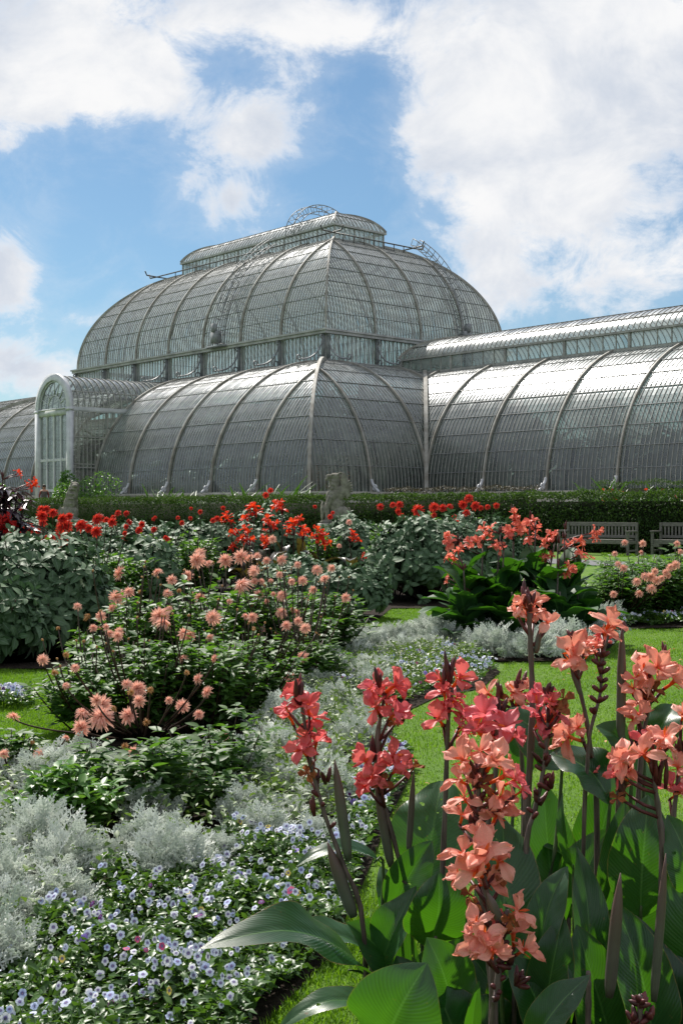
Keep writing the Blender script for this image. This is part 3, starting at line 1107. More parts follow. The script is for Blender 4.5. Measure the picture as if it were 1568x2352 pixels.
M_lawn = grass_mat()
M_soil = hard_mat('dark_soil', (0.012, 0.009, 0.007, 1), (0.035, 0.026, 0.02, 1), 22.0, 0.95, 0.9, 0.1)
M_path = hard_mat('grey_path', (0.12, 0.12, 0.125, 1), (0.17, 0.17, 0.175, 1), 30.0, 0.9, 0.2, 0.2)
sheet('lawn', [(-400, -60), (400, -60), (400, 500), (-400, 500)], 0.0, M_lawn)
# path in front of the benches, parallel to the house, and the raised terrace behind the hedge
sheet('path', [bw(x, y)[:2] for x, y in ((-60, -12.7), (60, -12.7), (60, -10.5), (-60, -10.5))], 0.006, M_path)
te = MB()
TZ = 0.85
tp = [bw(x, y, 0)[:2] for x, y in ((-140, -4.4), (90, -4.4), (90, 70), (-140, 70))]
te.add([(*p, TZ) for p in tp] + [(*p, -0.1) for p in tp], q=[[0, 1, 2, 3], [4, 0, 3, 7][::-1], [0, 4, 5, 1], [1, 5, 6, 2], [2, 6, 7, 3], [3, 7, 4, 0]][:1] + [[0, 4, 5, 1], [1, 5, 6, 2], [2, 6, 7, 3], [3, 7, 4, 0]])
tag(te.build('terrace', hard_mat('terrace_gravel', (0.16, 0.15, 0.12, 1), (0.25, 0.23, 0.19, 1), 9.0, 0.95, 0.3, 0.1), smooth=False), kind='structure')
# ------------------------------------------------------------------ leaf and flower templates (V, Q, A), y along the leaf
def leaf_t(nseg=4, wide=0.4, peak=0.45, bend=0.25, fold=0.25, pointy=1.0, twist=0.0):
    y = np.linspace(0, 1, nseg + 1)
    p = peak / (1 - peak)
    w = (y ** p) * (1 - y) ** pointy
    w = w / w.max() * wide * 0.5
    w = np.maximum(w, 0.012)
    V, A, Q = [], [], []
    for i in range(nseg + 1):
        zc = -bend * y[i] ** 2
        for j, s in enumerate((-1, 0, 1)):
            V.append((s * w[i] * cos(fold), y[i] * (1 - 0.15 * bend), zc + abs(s) * w[i] * sin(fold) + s * w[i] * twist * y[i]))
            A.append((0.5 + 0.5 * s, y[i], 0, 0))
    for i in range(nseg):
        for j in range(2):
            Q.append((i * 3 + j, i * 3 + j + 1, i * 3 + j + 4, i * 3 + j + 3))
    return np.array(V), np.array(Q), np.array(A, float)


def merge_t(parts):
    V, Q, A, n = [], [], [], 0
    for v, q, a in parts:
        V.append(v)
        Q.append(q + n)
        A.append(a)
        n += len(v)
    return np.concatenate(V), np.concatenate(Q), np.concatenate(A)


def xf_t(t, M, T):
    return t[0] @ np.asarray(M).T + np.asarray(T), t[1], t[2]


def rot(ax, a):
    return np.array(Matrix.Rotation(a, 3, ax))


def rand_dirs(n, zmin=-1.0, zmax=1.0):
    z = rng.uniform(zmin, zmax, n)
    a = rng.uniform(0, 2 * pi, n)
    r = np.sqrt(1 - z * z)
    return np.stack([r * np.cos(a), r * np.sin(a), z], -1)


# ------------------------------------------------------------------ plant materials
M_grassb = leaf_mat('grass_blade', (0.085, 0.20, 0.010, 1), (0.15, 0.28, 0.018, 1), (0.26, 0.50, 0.012, 1), 0.4, 0.55, 0.35)
M_hedge = leaf_mat('hedge_leaf', (0.020, 0.050, 0.010, 1), (0.045, 0.092, 0.018, 1), (0.10, 0.19, 0.02, 1), 0.3, 0.6, 0.22, nscale=3)
M_shrub = leaf_mat('sage_leaf', (0.046, 0.100, 0.040, 1), (0.098, 0.165, 0.080, 1), (0.06, 0.13, 0.05, 1), 0.15, 0.58, 0.36, rib=(0.16, 0.22, 0.16, 1), ribw=0.05)
M_dleaf = leaf_mat('dahlia_leaf', (0.032, 0.085, 0.018, 1), (0.080, 0.160, 0.034, 1), (0.18, 0.42, 0.02, 1), 0.36, 0.50, 0.34, rib=(0.05, 0.10, 0.03, 1), ribw=0.05)
M_dstem = hard_mat('dark_stem', (0.025, 0.012, 0.010, 1), (0.06, 0.035, 0.02, 1), 20.0, 0.5, 0.0, 0.4)
M_green_stem = hard_mat('green_stem', (0.03, 0.06, 0.02, 1), (0.07, 0.11, 0.03, 1), 20.0, 0.5, 0.0, 0.4)
M_lush = leaf_mat('lush_leaf', (0.050, 0.150, 0.020, 1), (0.090, 0.210, 0.032, 1), (0.20, 0.42, 0.03, 1), 0.32, 0.4, 0.5, rib=(0.12, 0.22, 0.06, 1))
M_pink = leaf_mat('salmon_petal', (0.87, 0.43, 0.32, 1), (0.93, 0.60, 0.50, 1), (0.95, 0.56, 0.42, 1), 0.34, 0.6, 0.2, basec=(0.72, 0.24, 0.11, 1))
M_tan = leaf_mat('faded_petal', (0.42, 0.20, 0.07, 1), (0.62, 0.36, 0.17, 1), (0.5, 0.25, 0.1, 1), 0.3, 0.6, 0.2)
M_centre = hard_mat('flower_centre', (0.22, 0.06, 0.015, 1), (0.45, 0.20, 0.04, 1), 60.0, 0.8, 0.3, 0.1)
M_red = leaf_mat('red_petal', (0.55, 0.018, 0.016, 1), (0.74, 0.065, 0.045, 1), (0.95, 0.10, 0.04, 1), 0.35, 0.5, 0.3, basec=(0.30, 0.008, 0.006, 1))
M_redcanna = leaf_mat('orange_red_petal', (0.68, 0.020, 0.012, 1), (0.82, 0.085, 0.018, 1), (0.95, 0.11, 0.02, 1), 0.4, 0.45, 0.3)
M_salmoncanna = leaf_mat('salmon_canna_petal', (0.80, 0.16, 0.13, 1), (0.86, 0.28, 0.19, 1), (0.95, 0.3, 0.2, 1), 0.4, 0.45, 0.3, basec=(0.62, 0.05, 0.03, 1))
M_silver = leaf_mat('silver_leaf', (0.34, 0.40, 0.33, 1), (0.84, 0.86, 0.81, 1), (0.44, 0.52, 0.42, 1), 0.15, 0.8, 0.15, nscale=40)
M_vleaf = leaf_mat('viola_leaf', (0.030, 0.080, 0.014, 1), (0.070, 0.150, 0.025, 1), (0.16, 0.33, 0.02, 1), 0.3, 0.4, 0.5)
M_purple = leaf_mat('purple_leaf', (0.022, 0.010, 0.016, 1), (0.045, 0.020, 0.032, 1), (0.10, 0.02, 0.03, 1), 0.12, 0.3, 0.8)
M_bronze = leaf_mat('bronze_leaf', (0.018, 0.016, 0.012, 1), (0.040, 0.046, 0.020, 1), (0.16, 0.13, 0.015, 1), 0.25, 0.35, 0.6, rib=(0.06, 0.03, 0.02, 1), ribw=0.03)
M_palm = leaf_mat('palm_leaf', (0.016, 0.040, 0.018, 1), (0.040, 0.078, 0.032, 1), (0.07, 0.16, 0.04, 1), 0.2, 0.45, 0.4, nscale=2)
M_autumn = leaf_mat('orange_foliage', (0.32, 0.08, 0.025, 1), (0.46, 0.20, 0.05, 1), (0.5, 0.2, 0.05, 1), 0.3, 0.6, 0.2)
M_bark = hard_mat('bark', (0.05, 0.04, 0.03, 1), (0.12, 0.10, 0.08, 1), 6.0, 0.9, 0.6, 0.1)


def viola_petal_mat():
    m, t, N, L = mat_new('viola_petal')
    u, v, r = attr(N, L)
    cr = N.new('ShaderNodeValToRGB')
    cr.color_ramp.interpolation = 'CONSTANT'
    es = cr.color_ramp.elements
    es[0].position, es[0].color = 0.0, (0.70, 0.75, 0.88, 1)
    es[1].position, es[1].color = 0.46, (0.52, 0.60, 0.85, 1)
    for p, c in ((0.62, (0.80, 0.81, 0.86, 1)), (0.93, (0.30, 0.20, 0.62, 1)), (0.955, (0.14, 0.015, 0.14, 1)), (0.97, (0.75, 0.62, 0.16, 1)), (0.985, (0.55, 0.10, 0.22, 1))):
        e = es.new(p)
        e.color = c
    L.new(r, cr.inputs[0])
    c = mixc(N, L, rampf(N, L, v, 0.42, 0.16), cr.outputs[0], (0.20, 0.16, 0.42, 1))
    c = mixc(N, L, rampf(N, L, v, 0.13, 0.07), c, (0.8, 0.6, 0.1, 1))
    d = nd(N, 'ShaderNodeBsdfPrincipled', inp={'Roughness': 0.6, 'Specular IOR Level': 0.2})
    L.new(c, d.inputs['Base Color'])
    tr = N.new('ShaderNodeBsdfTranslucent')
    L.new(c, tr.inputs[0])
    mx = N.new('ShaderNodeMixShader')
    mx.inputs[0].default_value = 0.3
    L.new(d.outputs[0], mx.inputs[1])
    L.new(tr.outputs[0], mx.inputs[2])
    L.new(mx.outputs[0], N.new('ShaderNodeOutputMaterial').inputs[0])
    return m


M_viola = viola_petal_mat()


M_hedgecore = hard_mat('hedge_twigs', (0.006, 0.010, 0.004, 1), (0.016, 0.024, 0.008, 1), 8.0, 0.9, 0.5, 0.1)


# ------------------------------------------------------------------ hedges
def hedge(name, x0, x1, y0, y1, z0, z1, leaf, n, label, group=None, mat=None, wob=0.08):
    b = MB()
    # woody core
    cx = np.linspace(x0 + .1, x1 - .1, 40)
    b.box(((x0 + x1) / 2, (y0 + y1) / 2, (z0 + z1) / 2 - .1), (x1 - x0 - .35, y1 - y0 - .3, z1 - z0 - .25), m=1)
    # leaves in a shell under the clipped faces
    fr_ = (z1 - z0) * (x1 - x0)
    tp_ = (y1 - y0) * (x1 - x0)
    en_ = (y1 - y0) * (z1 - z0)
    tot = fr_ + tp_ + 2 * en_
    tm = leaf_t(2, 0.6, 0.45, 0.2, 0.3)
    for (area, kind_) in ((fr_, 'f'), (tp_, 't'), (en_, 'l'), (en_, 'r')):
        k = int(n * area / tot)
        u, w, dp = rng.random(k), rng.random(k), np.abs(rng.normal(0, 0.07, k)) - 0.02
        X = x0 + u * (x1 - x0)
        bump_ = wob * (np.sin(X * 2.3) + np.sin(X * 5.1 + 1.0) * 0.6 + np.sin(w * 7 + X))
        if kind_ == 'f':
            P = np.stack([X, y0 + dp + bump_ * .6, z0 + w * (z1 - z0)], -1)
            nn = np.array([0, -1, 0.35])
        elif kind_ == 't':
            P = np.stack([X, y0 + w * (y1 - y0), z1 - dp + bump_ * .5], -1)
            nn = np.array([0, 0, 1.0])
        else:
            P = np.stack([np.full(k, x0) + dp if kind_ == 'l' else np.full(k, x1) - dp, y0 + u * (y1 - y0), z0 + w * (z1 - z0)], -1)
            nn = np.array([-1.0 if kind_ == 'l' else 1.0, 0, 0.3])
        d = unit(rand_dirs(k) + np.array([0, 0, 0.5]) + nn * 0.6)
        nv = unit(nn + rng.normal(0, 0.55, (k, 3)))
        M = frames(d, nv) * (leaf * rng.uniform(0.6, 1.3, k))[:, None, None]
        b.inst(tm, M, P)
    # house axes -> world
    o = b.build(name, [mat or M_hedge, M_hedgecore])
    o.location = K0 * np.array([1, 1, 0])
    o.rotation_euler = (0, 0, -YAW)
    return tag(o, label, 'hedge', group)


hedge('clipped_hedge', -17, 27, -5.9, -4.3, 0, 1.77, 0.085, 75000, 'long dark green clipped hedge running behind the statues and benches')
hedge('low_box_hedge', 2.6, 11.2, 2.2, 2.9, 0.85, 2.20, 0.06, 6000, 'low brownish box hedge top before the glass between statue and bench', mat=leaf_mat('brown_hedge_leaf', (0.05, 0.035, 0.02, 1), (0.09, 0.09, 0.03, 1), None, 0.2, 0.5, nscale=3))
hedge('low_box_hedge', 14.6, 18.4, 1.6, 2.3, 0.85, 2.30, 0.06, 4000, 'short low green box hedge before the right wing of the glasshouse')


# ------------------------------------------------------------------ trees and palms
def crown_cloud(b, c, r, n, leaf, m=0, squash=0.8):
    k = 14
    cc = np.asarray(c) + rand_dirs(k) * np.asarray([r, r, r * squash]) * rng.uniform(0.35, 0.8, (k, 1))
    cr = r * rng.uniform(0.28, 0.5, k)
    i = rng.integers(0, k, n)
    P = cc[i] + rand_dirs(n) * (cr[i] * rng.uniform(0.55, 1.0, n) ** 0.5)[:, None]
    d = unit(rand_dirs(n) + (P - np.asarray(c)) / r * 0.6)
    M = frames(d, unit(rand_dirs(n) + np.array([0, 0, 0.9]))) * (leaf * rng.uniform(0.6, 1.4, n))[:, None, None]
    b.inst(leaf_t(2, 0.6), M, P, m=m)
    return cc


def tree(x, y, h, r, label, base=0.85):
    root = empty('tree', bw(x, y, base), label, 'tree', 'trees beyond the glasshouse')
    t = MB()
    t.tube([(0, 0, 0), (0.1, 0, h * .3), (0.05, .1, h * .6), (0, 0, h * .8)], [0.35, 0.28, 0.2, 0.08], 8)
    cb = MB()
    cc = crown_cloud(cb, (0, 0, h * .62), r, 5000, 0.4)
    for c in cc[:8]:
        t.tube([(0.05, 0, h * .35), (c * np.array([.4, .4, .9])), c], [0.14, 0.08, 0.03], 5)
    t.build('trunk', M_bark, root)
    cb.build('crown', M_hedge, root)


tree(4.5, 43, 12.6, 4.2, 'green tree beyond the right wing seen through its lantern panes')
tree(11.5, 40, 12.4, 4.0, 'second green tree farther right beyond the wing lantern')


def palm(kind_=0):
    root = empty('palm', (0, 0, 0))
    t, f = MB(), MB()
    t.tube([(0, 0, 0), (.05, 0, 1.6), (0, .08, 3.2)], [0.2, 0.16, 0.14], 7)
    tm = leaf_t(5, 0.35, 0.4, 0.55, 0.3)
    n = 26
    a = rng.uniform(0, 2 * pi, n)
    e = rng.uniform(-0.1, 1.2, n)
    d = np.stack([np.cos(a) * np.cos(e), np.sin(a) * np.cos(e), np.sin(e)], -1)
    f.inst(tm, frames(d, [0, 0, 1.0] + 0 * d) * rng.uniform(1.6, 2.6, n)[:, None, None], np.tile([0, .08, 3.2], (n, 1)))
    crown_cloud(f, (0, 0, 1.9), 1.9, 900, 0.55, squash=1.0)
    t.build('trunk', M_bark, root)
    f.build('crown', M_palm, root)
    return tag(root, 'dark green palm growing inside the glasshouse, dim behind the panes', 'palm', 'palms inside the glasshouse')


pproto = [palm(), palm()]
first = [True, True]
spots = []
for i in range(12):
    for j, y in enumerate((3.6, 7.2, 11.0, 15.5, 20.5)):
        spots.append((-2.8 - i * 3.25 + rng.uniform(-.8, .8), y + rng.uniform(-.6, .6), (0.72, 1.0, 1.35, 1.6, 1.2)[j]))
for i in range(12):
    for y in (10.6, 13.4, 17.0):
        spots.append((1.0 + i * 2.8 + rng.uniform(-.7, .7), y + rng.uniform(-.4, .4), 1.0 if y > 12 else 0.85))
for i in range(3):
    spots.append((-46.5 - i * 6, 14, 1.05))
for i, (x, y, s) in enumerate(spots):
    k = i % 2
    o = pproto[k] if first[k] else copy_tree(pproto[k])
    first[k] = False
    o.location = bw(x, y, 0.86)
    o.rotation_euler = (0, 0, rng.uniform(0, 6.28))
    sz = s * rng.uniform(0.9, 1.1)
    o.scale = (sz, sz, sz)
ab = MB()
crown_cloud(ab, (0, 0, 1.75), 1.3, 1500, 0.28, squash=.75)
for a in np.linspace(0, 6.28, 7)[:-1]:
    ab.tube([(0, 0, 0), (.3 * cos(a), .3 * sin(a), .9), (.8 * cos(a), .8 * sin(a), 1.8)], [.06, .04, .02], 5, m=1)
o = ab.build('orange_shrub', [M_autumn, M_bark], loc=bw(-2.6, 3.1, 0.86))
tag(o, 'orange leaved shrub inside the glass behind the seated stone statue', 'shrub')


M_strap = leaf_mat('strap_leaf', (0.025, 0.075, 0.014, 1), (0.055, 0.125, 0.022, 1), (0.10, 0.24, 0.02, 1), 0.25, 0.45, 0.4)


# ------------------------------------------------------------------ strap leaved and bushy plants along the terrace
def strap_plant(x, y, h, n, label, group=None, mat=None, base=0.86, w=0.09, name='strap_leaved_plant', flowers=0):
    b = MB()
    tm = leaf_t(5, w, 0.35, 0.5, 0.3)
    a = rng.uniform(0, 2 * pi, n)
    e = rng.uniform(0.5, 1.45, n)
    d = np.stack([np.cos(a) * np.cos(e), np.sin(a) * np.cos(e), np.sin(e)], -1)
    T = np.stack([rng.normal(0, h * .25, n), rng.normal(0, h * .15, n), rng.uniform(0, h * .35, n)], -1)
    b.inst(tm, frames(d, [0, 0, 1.0] + 0 * d) * (h * rng.uniform(0.55, 0.95, n))[:, None, None], T)
    root = empty(name, bw(x, y, base), label, 'plant', group)
    b.build('foliage', mat or M_lush, root)
    for k in range(max(0, flowers - 1)):
        fb = MB()
        p = np.array([rng.normal(0, h * .3), rng.normal(0, h * .1), h * rng.uniform(.6, .85)])
        fb.inst(leaf_t(2, .5), frames(rand_dirs(14, -.2, 1), rand_dirs(14)) * .07, np.tile(p, (14, 1)) + rng.normal(0, .035, (14, 3)))
        fb.build('flower', M_redcanna, root)


def green_bush(x, y, r, h, label, n=2200, leaf=0.13, mat=None, base=0.86):
    b = MB()
    crown_cloud(b, (0, 0, h * .55), r, n, leaf, squash=h / r * .55)
    for a in np.linspace(0, 6.28, 6)[:-1]:
        b.tube([(0, 0, 0), (.5 * r * cos(a), .5 * r * sin(a), h * .6)], [.04, .015], 4, m=1)
    o = b.build('bush', [mat or M_lush, M_bark], loc=bw(x, y, base))
    tag(o, label, 'bush')


green_bush(-15.6, -2.2, 1.7, 2.0, 'fresh green bush below the first curved rib right of the porch')
green_bush(-17.6, -2.5, 0.9, 2.3, 'taller fresh green bush against the porch flank')
green_bush(-25.3, -3.0, 1.2, 1.9, 'light green bush left of the porch door behind the man')
for i, (u, yb, h, lab, fl) in enumerate(((362, -2.0, 1.5, 'leafy strap plant at left among the row before the front glass', 0), (402, -2.0, 1.65, 'broad strap plant second from the left before the front glass', 0), (440, -2.0, 1.4, 'small strap plant third from the left before the front glass', 0),
                                      (563, -2.2, 1.75, 'tall spiky plant with bright leaves behind the hedge, left of the dark bushy one', 0), (622, -2.2, 1.5, 'dark bushy strap plant directly behind the topmost red flower', 0), (668, -2.2, 1.75, 'bright spiky plant behind the hedge left of the seated statue', 0),
                                      (1382, 1.0, 1.65, 'tall leafy plant with orange flowers before the right wing', 4), (1430, 1.0, 1.3, 'low plant with orange flowers right of the tall leafy one', 6), (1490, 1.0, 1.45, 'bushy green plant before the right wing near the photo edge', 2), (1550, 1.0, 1.35, 'plant with orange flowers at the far right edge before the glass', 5))):
    q = (u - 784) / F_PX
    # ray from the camera to the line y = yb of the house axes
    cb_ = np.array([42.91, -36.17])
    dr = np.array([-sin(YAW) + q * cos(YAW), cos(YAW) + q * sin(YAW)])
    tt_ = (yb - cb_[1]) / dr[1]
    p = cb_ + dr * tt_
    strap_plant(p[0], p[1], h, 70, lab, 'plants along the glasshouse front', flowers=fl, mat=M_strap)


# ------------------------------------------------------------------ grey-green shrubs
def shrub_mesh(rx, ry, h, nsh, ll, seed, mat=None):
    g = np.random.default_rng(seed)
    b = MB()
    d = np.stack([g.normal(size=nsh), g.normal(size=nsh), np.abs(g.normal(size=nsh)) * 0.9 - 0.15], -1)
    d = unit(d)
    az_ = np.arctan2(d[:, 1], d[:, 0])
    lump = 1 + 0.10 * np.sin(3 * az_ + seed) + 0.08 * np.sin(5 * az_ + 2 * seed + 4 * d[:, 2]) + 0.06 * np.sin(9 * d[:, 2] + seed)
    rr = lump * np.where(g.random(nsh) < 0.72, g.uniform(0.88, 1.03, nsh), g.uniform(0.45, 0.88, nsh))
    P = d * rr[:, None] * np.array([rx, ry, h * 0.62]) + np.array([0, 0, h * 0.38])
    P[:, 2] = np.maximum(P[:, 2], 0.05)
    tms = [leaf_t(4, 0.62, 0.42, bd, 0.22, 0.8) for bd in (0.15, 0.35, 0.6)]
    ax = unit(d * np.array([1, 1, .5]) + np.array([0, 0, 0.55]) + g.normal(0, .18, (nsh, 3)))
    t1 = unit(np.cross(ax, [0.2, 0.1, 1.0]))
    t2 = np.cross(ax, t1)
    for ring, (nl, elev, sc) in enumerate(((2, 0.9, 0.55), (3, 0.35, 0.9), (4, -0.05, 1.1))):
        for k in range(nl):
            a = 2 * pi * k / nl + g.uniform(-.35, .35, nsh) + ring
            el_ = elev + g.uniform(-.25, .25, nsh)
            dd = unit((np.cos(a) * np.cos(el_))[:, None] * t1 + (np.sin(a) * np.cos(el_))[:, None] * t2 + np.sin(el_)[:, None] * ax)
            sc_ = ll * sc * g.uniform(0.7, 1.25, nsh)
            tm = tms[(ring + k) % 3]
            b.inst(tm, frames(dd, ax) * sc_[:, None, None], P - ax * (0.03 * ring) + dd * 0.01, rnd=g.random(nsh))
    st = MB()
    for k in range(0, nsh, 9):
        st.tube([(P[k, 0] * .15, P[k, 1] * .15, 0.0), P[k] * np.array([.6, .6, .55]), P[k]], [0.016, 0.01, 0.006], 4)
    return b, st


def shrub(u, y, rx, ry, h, label, nsh=420, ll=0.12, seed=1, group='grey green shrubs between the flowers'):
    root = empty('sage_shrub', ((u - 784) / F_PX * y, y, 0), label, 'shrub', group)
    b, st = shrub_mesh(rx, ry, h, nsh, ll, seed)
    b.build('foliage', M_shrub, root)
    st.build('stems', M_bark, root)
    return root


shrub(70, 11.4, 0.82, 0.85, 1.04, 'broad grey green shrub at the left edge beside the lawn', 520, 0.125, 1)
shrub(-30, 10.5, 0.5, 0.45, 0.72, 'lower grey green shrub cut off by the left edge of the photo', 200, 0.125, 2)
shrub(300, 14.6, 0.62, 0.6, 1.0, 'grey green shrub below the red dahlias, left of the salmon blooms', 330, 0.125, 3)
shrub(60, 25.0, 1.1, .8, 1.05, 'grey green shrub far back at left, behind the red dahlias', 330, 0.14, 11)
shrub(215, 27.0, 1.3, .8, 1.0, 'grey green shrub far back between the stone beast and the red dahlias', 330, 0.14, 12)
shrub(330, 25.0, 1.2, .8, 1.0, 'grey green shrub far back under the small red cannas', 330, 0.14, 13)
shrub(900, 27.0, 1.5, .8, .95, 'grey green shrub far back right of the seated statue', 330, 0.14, 14)
shrub(1060, 26.0, 1.5, .8, .95, 'grey green shrub far back before the hedge left of the benches', 330, 0.14, 15)
shrub(452, 19.5, 0.85, 0.7, 1.12, 'grey green shrub between red dahlias and the orange red cannas', 380, 0.13, 4)
shrub(610, 22.0, 0.95, 0.8, 1.30, 'grey green shrub rising behind the orange red cannas', 420, 0.13, 5)
shrub(800, 21.0, 0.8, 0.7, 1.12, 'grey green shrub in front of the seated stone statue', 380, 0.13, 6)
shrub(985, 17.6, 0.98, 0.85, 1.20, 'large grey green shrub left of the salmon canna clump', 560, 0.125, 7)
shrub(1085, 19.2, 0.75, 0.7, 1.24, 'grey green shrub behind the salmon canna clump', 380, 0.13, 8)
shrub(800, 14.9, 0.50, 0.45, 0.66, 'small drooping grey green shrub beside the patch of lawn', 240, 0.115, 9)
shrub(690, 15.6, 0.55, 0.45, 0.72, 'grey green shrub tucked behind the salmon dahlias', 240, 0.115, 10)


# ------------------------------------------------------------------ dahlias
def dahlia_head(n_rings, wide, droop, seed, r=1.0, el=(0.05, 1.35)):
    g = np.random.default_rng(seed)
    parts = []
    tms = [leaf_t(3, wide, 0.5, droop + dd_, 0.55, 0.8) for dd_ in (-.25, 0.0, .15, .4)]
    for k in range(n_rings):
        f = k / (n_rings - 1)
        e = el[0] + (el[1] - el[0]) * f
        n = int(20 - 9 * f)
        for j in range(n):
            a = 2 * pi * (j + 0.5 * (k % 2)) / n + g.uniform(-.12, .12)
            ee = e + g.uniform(-.14, .14)
            L_ = r * (1.0 - 0.45 * f) * g.uniform(0.82, 1.08)
            d = np.array([cos(a) * cos(ee), sin(a) * cos(ee), sin(ee)])
            M = frames(d[None], np.array([[0, 0, 1.0]]) - 0.4 * d)[0] * L_
            t = xf_t(tms[int(g.integers(0, 4))], M, d * 0.05 + np.array([0, 0, 0.05 * f]))
            t[2][:, 2] = 0
            parts.append((t[0], t[1], np.array(t[2]) + np.array([0, 0, g.random(), 0])))
    return merge_t(parts)


def head_mesh(name, tmpl, mat, centre=None, cr=0.16):
    b = MB()
    b.add(tmpl[0], q=tmpl[1], a=tmpl[2])
    if centre is not None:
        th = np.linspace(0, pi / 2, 4)
        P = np.array([[(cr * sin(t) * cos(p), cr * sin(t) * sin(p), 0.10 + cr * 0.8 * cos(t)) for p in np.linspace(0, 2 * pi, 9)] for t in th])
        b.grid(P, m=1)
        # green back
        P = np.array([[(0.2 * sin(t) * cos(p), 0.2 * sin(t) * sin(p), -0.16 * cos(t) + .02) for p in np.linspace(0, 2 * pi, 9)] for t in th])
        b.grid(P, m=2)
    return b.mesh(name, [mat, centre or mat, M_green_stem])


PINK = [head_mesh('dahlia_bloom', dahlia_head(6, 0.20, 0.06 + 0.14 * k, 10 + k), M_pink, M_centre, 0.20 if k % 2 else 0.13) for k in range(4)]
TAN = [head_mesh('dahlia_bloom', dahlia_head(3, 0.2, 0.9, 20 + k, 0.9, (-0.5, 0.6)), M_tan, M_centre, 0.2) for k in range(2)]
REDD = [head_mesh('dahlia_bloom', dahlia_head(6, 0.28, 0.12 + 0.14 * k, 30 + k), M_red, M_centre, 0.1) for k in range(3)]


def dahlia_plant_mesh(seed, h, r, nst=16, leaf=0.062, wide=0.5):
    g = np.random.default_rng(seed)
    lf, st = MB(), MB()
    tms = [leaf_t(4, wide, 0.4, bd, 0.3, 0.9) for bd in (0.1, 0.35, 0.55)]
    for k in range(nst):
        a = g.uniform(0, 2 * pi)
        rr = r * sqrt(g.random())
        hh = h * (1.0 - 0.35 * (rr / r) ** 2) * g.uniform(0.75, 1.05)
        top = np.array([rr * cos(a), rr * sin(a), hh])
        b0 = np.array([rr * .25 * cos(a), rr * .25 * sin(a), 0])
        mid = (b0 * .45 + top * .55) + np.array([cos(a), sin(a), 0]) * rr * 0.12
        t = np.linspace(0, 1, 7)[:, None]
        C = (1 - t) ** 2 * b0 + 2 * t * (1 - t) * mid + t * t * top
        st.tube(C, np.linspace(0.007, 0.0035, 7), 4)
        nn = int(8 + 7 * hh / 0.9)
        for j in range(nn):
            tt_ = 0.18 + 0.82 * (j + g.uniform(0, .6)) / nn
            p = (1 - tt_) ** 2 * b0 + 2 * tt_ * (1 - tt_) * mid + tt_ ** 2 * top
            ang = j * 1.57 + g.uniform(-.4, .4)
            for sgn in (0, pi):
                aa = ang + sgn
                pd = unit(np.array([cos(aa), sin(aa), 0.35 + g.uniform(-.3, .3)]))
                pl_ = leaf * g.uniform(.7, 1.3)
                nlf = 3 if g.random() < 0.75 else 5
                for m in range(nlf):
                    if m == 0:
                        d, o_ = pd, p + pd * pl_ * 0.9
                    else:
                        sd_ = 1 if m % 2 else -1
                        da = aa + sd_ * 1.0
                        d = unit(np.array([cos(da), sin(da), 0.2 + g.uniform(-.3, .2)]))
                        o_ = p + pd * pl_ * (0.85 - 0.3 * ((m - 1) // 2))
                    nv = unit(np.array([g.normal(0, .35), g.normal(0, .35), 1.0]))
                    M = frames(d[None], nv[None]) * leaf * g.uniform(0.75, 1.25) * (1.25 if m == 0 else 0.9)
                    lf.inst(tms[m % 3], M, o_[None], rnd=np.array([g.random()]))
    return lf, st


DP = []
DLOW = []
for k in range(4):
    lf, st = dahlia_plant_mesh(50 + k, 0.8, 0.36, 24)
    DP.append((lf.mesh('foliage', M_dleaf), st.mesh('stems', M_dstem)))
    lf, st = dahlia_plant_mesh(90 + k, 0.8, 0.36, 8, 0.088, .5)
    DLOW.append((lf.mesh('foliage', M_dleaf), st.mesh('stems', M_dstem)))


class Dahlia:
    def __init__(self, u, y, h, r, label, group, k=0, name='dahlia_plant', meshes=None):
        self.p = np.array([(u - 784) / F_PX * y, y, 0.0])
        self.h, self.r = h, r
        self.root = empty(name, self.p, label, 'dahlia', group)
        for nm, me in zip(('foliage', 'stems'), (meshes or DP)[k % 4]):
            o = bpy.data.objects.new(nm, me)
            COL.objects.link(o)
            o.parent = self.root
            o.scale = (r / 0.36, r / 0.36, .9 * h / 0.8)
            o.rotation_euler = (0, 0, k * 1.3)

    def bloom(self, pos, rad, meshes, k, mat=M_dstem, face=None):
        o = bpy.data.objects.new('flower', meshes[k % len(meshes)])
        COL.objects.link(o)
        o.parent = self.root
        o.location = pos - self.p
        d = unit(np.array([random.uniform(-.7, .7), random.uniform(-1.0, 0.25), random.uniform(0.1, 1.0)])) if face is None else unit(np.asarray(face, float))
        o.rotation_mode = 'QUATERNION'
        o.rotation_quaternion = Vector(d).to_track_quat('Z', 'Y')
        o.scale = (rad, rad, rad)
        # its stalk, from inside the plant
        q = pos - self.p
        b = MB()
        b0 = np.array([q[0] * .45, q[1] * .45, max(0.08, q[2] * .35)])
        if q[2] < 0.3:
            b0[2] = min(b0[2], q[2] * .7)
        e = q - d * rad * 0.1
        c = np.array([e[0] * .9, e[1] * .9, e[2] * .8]) - np.array([0, 0, 0.02])
        t = np.linspace(0, 1, 7)[:, None]
        b.tube((1 - t) ** 2 * b0 + 2 * t * (1 - t) * c + t * t * e, np.linspace(0.006, 0.0035, 7), 5)
        b.build('flower_stalk', mat, self.root, smooth=True)


def nearest(plants, pos):
    return min(plants, key=lambda P: np.linalg.norm((P.p - pos)[:2]))


